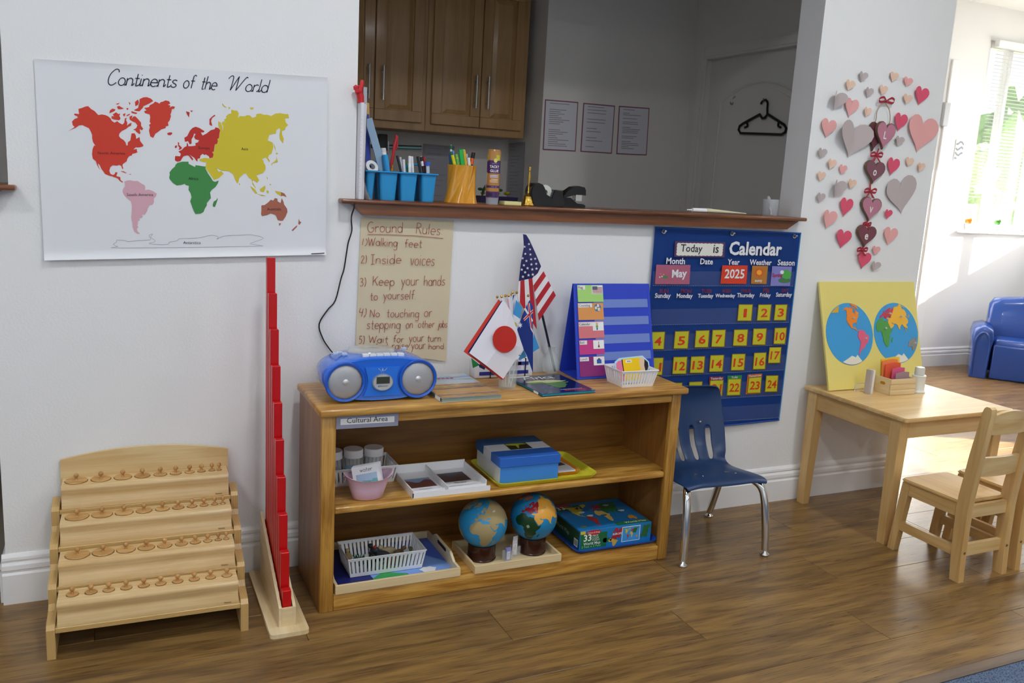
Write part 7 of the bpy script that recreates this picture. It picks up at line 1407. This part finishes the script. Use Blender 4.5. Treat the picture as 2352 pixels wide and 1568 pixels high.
# ================================================================== paper hearts on the wall end
def heart_pts(n=28): # unit heart: width 1, height 1, centre 0
    P = []
    for i in range(n): t = 2*PI*i/n; P.append((16*math.sin(t)**3/32, (13*math.cos(t)-5*math.cos(2*t)-2*math.cos(3*t)-math.cos(4*t)+2.5)/29))
    return P
H9 = lambda a, b: (1840+a*.31886, 140+b*.31886)
GREY, PEACH, PINK, CORAL = '#bdb0ae', '#e9c6ae', '#e9aaa6', '#dd5570'
HN = {GREY: 'grey', PEACH: 'peach', PINK: 'pale pink', CORAL: 'coral'}
HEARTS = [(437, 117, 62, 78, GREY, .3, 'topmost of all'), (660, 118, 60, 75, PEACH, .2, 'at the top edge of the cluster'), (760, 153, 66, 72, PINK, .2, 'above the coral one near the wall corner'), (342, 178, 66, 82, PEACH, .3, 'above the larger pale pink one beside the folded grey one'), (480, 230, 56, 78, GREY, .3, 'just left of the garland top bow'.replace('left of', 'beside')), (583, 213, 58, 75, PEACH, .2, 'right above the garland bow'), (757, 278, 64, 76, PEACH, .2, 'tucked beside the coral one near the wall corner'), (857, 255, 98, 135, CORAL, .15, 'highest of the coral ones, near the wall corner'), (243, 290, 95, 140, GREY, .9, 'sharply folded, highest of the two folded ones'), (353, 340, 98, 140, PINK, .12, 'between the folded grey one and the garland string'), (469, 370, 52, 74, PEACH, .3, 'beside the garland twine loop'), (187, 487, 108, 140, PINK, .12, 'outermost beside the big grey one'), (362, 570, 230, 260, GREY, .35, 'very large, next to the letter L'), (706, 443, 92, 132, CORAL, .15, 'between the twine loop and the very large pink one'), (858, 530, 215, 265, PINK, .1, 'very large, near the wall corner'), (697, 580, 62, 76, GREY, .35, 'under the coral one next to the letter L'), (141, 668, 62, 80, GREY, .35, 'below the outermost pale pink one'), (211, 745, 60, 78, PEACH, .3, 'below the very large grey one, beside a pale pink one'), (293, 785, 56, 76, PINK, .15, 'small, below the very large grey one'), (137, 833, 58, 76, PEACH, .2, 'outermost, above the lower folded grey one'), (652, 763, 86, 130, CORAL, .15, 'next to the letter o'), (771, 730, 58, 72, PEACH, .2, 'below the very large pink one'), (853, 768, 52, 72, PEACH, .3, 'lower one below the very large pink one'), (247, 923, 90, 132, GREY, .8, 'sharply folded, lower of the two folded ones'), (356, 888, 58, 76, PEACH, .3, 'beside the lower folded grey one'), (132, 988, 58, 78, GREY, .3, 'outermost, below the lower folded grey one'), (716, 968, 215, 270, GREY, .05, 'very large and tilted, next to the letter v'), (315, 1055, 92, 138, CORAL, .12, 'beside the letter v'), (618, 1105, 52, 72, CORAL, .3, 'smallest coral one, below the tilted grey one'), (190, 1143, 95, 138, PINK, .35, 'outermost, above the lowest coral ones'), (633, 1263, 98, 130, PINK, .12, 'next to the letter e'), (295, 1283, 108, 135, CORAL, .12, 'below the outermost folded pink one'), (530, 1366, 56, 68, PINK, .25, 'small, below the letter e'), (444, 1437, 92, 122, CORAL, .15, 'lowest coral one, under the garland end'), (525, 1480, 66, 74, GREY, .35, 'lowest of all hearts')]
HP = heart_pts()
for cx_, cy_, w_, h_, cc, fold, lab in HEARTS:
    p = PY(*H9(cx_, cy_), -.003); a, b = PY(*H9(cx_-w_/2, cy_), -.003), PY(*H9(cx_+w_/2, cy_), -.003); W2 = (b-a).length*(1+.35*fold); c, d = PY(*H9(cx_, cy_-h_/2), -.003), PY(*H9(cx_, cy_+h_/2), -.003); H2 = (d-c).length
    o = thing('paper_heart', '%s paper heart, %s' % (HN[cc], lab), 'heart', p, 0, 'paper hearts on the wall'); tilt = .12 if not (cx_ == 716) else -.22
    g = G(); hp_ = [(x*W2, y*H2) for x, y in HP]; n = len(hp_); cen = []
    ax = {-1: fold*1.0, 1: fold*.55}
    def fp(x, y): s = 1 if x > 0 else -1; k = ax[s]; bend = abs(x)/W2*2; yy = -.002-abs(x)*math.sin(k*.9)-.002*bend; return V((x*math.cos(k*.6), yy, y))
    M = Matrix.Translation(p) @ Matrix.Rotation(tilt, 4, 'Y')
    mid = []
    right = [q for q in hp_ if q[0] >= -1e-6]; left = [q for q in hp_ if q[0] <= 1e-6]
    top = (0, hp_[0][1]); botm = (0, hp_[n//2][1])
    for half in (hp_[:n//2+1], hp_[n//2:]+hp_[:1]):
        K = 5; rows = []
        # ladder from the fold line to the outline
        rows = [[M @ fp(x*j/K, (botm[1]+(top[1]-botm[1])*(1-i/(len(half)-1)) if half[0] == hp_[0] else botm[1]+(top[1]-botm[1])*(i/(len(half)-1)))*(1-j/K)+y*j/K) for j in range(K+1)] for i, (x, y) in enumerate(half)]
        g.grid(rows)
    bmesh.ops.remove_doubles(g.b, verts=g.b.verts[:], dist=.0002); g.solid(.0005); g.obj('paper', mat(cc, .75), o, 40)

# ================================================================== love garland
la_p = PY(*H9(590, 300), -.01)
lo = thing('love_garland', 'hanging garland of four wooden hearts spelling Love with red ribbon bows', 'garland', PY(*H9(453, 1300), -.012))
def whart(cx_, cy_, w_, h_, cc, y, ed, th=.012, tilt=.1):
    p = PY(*H9(cx_, cy_), y); W2 = w_*.31886/395*1.12; H2 = h_*.31886/560*1.12; M = frame(p, (math.cos(tilt), 0, -math.sin(tilt)), (math.sin(tilt), 0, math.cos(tilt)))
    g = G(); g.prism([(x*W2, y_*H2) for x, y_ in HP], th, M); bmesh.ops.bevel(g.b, geom=[e for e in g.b.edges if len(e.link_faces) == 2 and max(len(f.verts) for f in e.link_faces) > 6], offset=.0015, segments=2, affect='EDGES'); q = g.obj('wooden_heart', mat(ed, .6, var=.15), lo, 30)
    g = G(); g.prism([(x*W2*.93, y_*H2*.93) for x, y_ in HP], .0006, M @ Matrix.Translation((0, 0, th))); g.obj('painted_face', mat(cc, .5, var=.06), q, tri=True); return M @ Matrix.Translation((0, 0, th+.0008))
whart(525, 548, 100, 180, '#6a3440', -.004, '#5c4636', .010, .15)
for ch_, cx_, cy_, w_, h_, cc, y in (('L', 590, 540, 118, 172, '#b8788c', -.018, ), ('o', 515, 803, 124, 146, '#7d4c5a', -.004), ('v', 488, 1068, 126, 154, '#b8788c', -.004), ('e', 455, 1262, 120, 142, '#76404a', -.004)):
    M = whart(cx_, cy_, w_, h_, cc, y, '#6e5844'); text(ch_, M @ Matrix.Translation((-.011 if ch_ != 'L' else -.010, -.012, 0)), .020 if ch_ != 'L' else .016, mat('#e8e2d8', .5), lo, height=.034 if ch_ in 'ove' else .030, bold=.02)
JUTE, RIB = mat('#a89678', .9), mat('#a8283a', .5, var=.2)
for pts in (((605, 300), (570, 320), (545, 370), (540, 420), (520, 470)), ((605, 300), (630, 340), (640, 380), (640, 430), (628, 470))):
    g = G(); g.tube(smooth_line([PY(*H9(*p), -.012) for p in pts], 4), .0018, 6); g.obj('twine', JUTE, lo, True)
g = G(); g.cyl(PY(*H9(603, 282), -.001), PY(*H9(603, 284), -.016), .003, n=10); g.obj('nail', STEEL, lo)
def bow(cx_, cy_, s, y, tails=True):
    c = PY(*H9(cx_, cy_), y); g = G()
    for sx in (-1, 1):
        pts = [c, c+V((sx*s*.5, -.006, s*.32)), c+V((sx*s*1., -.003, s*.15)), c+V((sx*s*.8, -.001, -s*.12)), c]; q = smooth_line(pts, 4)
        rows = [[p+V((0, 0, -.0045)), p+V((0, -.002, .0045))] for p in q]; g.grid(rows)
        if tails: q = smooth_line([c, c+V((sx*s*.4, -.003, -s*.5)), c+V((sx*s*.75, -.002, -s*.8))], 4); g.grid([[p+V((-.004, 0, 0)), p+V((.004, -.001, .001))] for p in q])
    g.sphere(c+V((0, -.002, 0)), .0058, 10, 7); g.obj('ribbon_bow', RIB, lo, True)
for a, b, s, t in ((612, 290, .042, False), (540, 680, .034, True), (495, 940, .034, True), (470, 1178, .024, True), (437, 1362, .030, True)): bow(a, b, s, -.014, t)
for pts in (((560, 630), (540, 680), (525, 720)), ((500, 875), (497, 920), (515, 985)), ((480, 1140), (470, 1178), (462, 1195)), ((448, 1330), (440, 1360))):
    g = G(); q = smooth_line([PY(*H9(*p), -.011) for p in pts], 4); g.grid([[p+V((-.004, 0, 0)), p+V((.004, -.0005, 0))] for p in q]); g.obj('ribbon', RIB, lo, True)
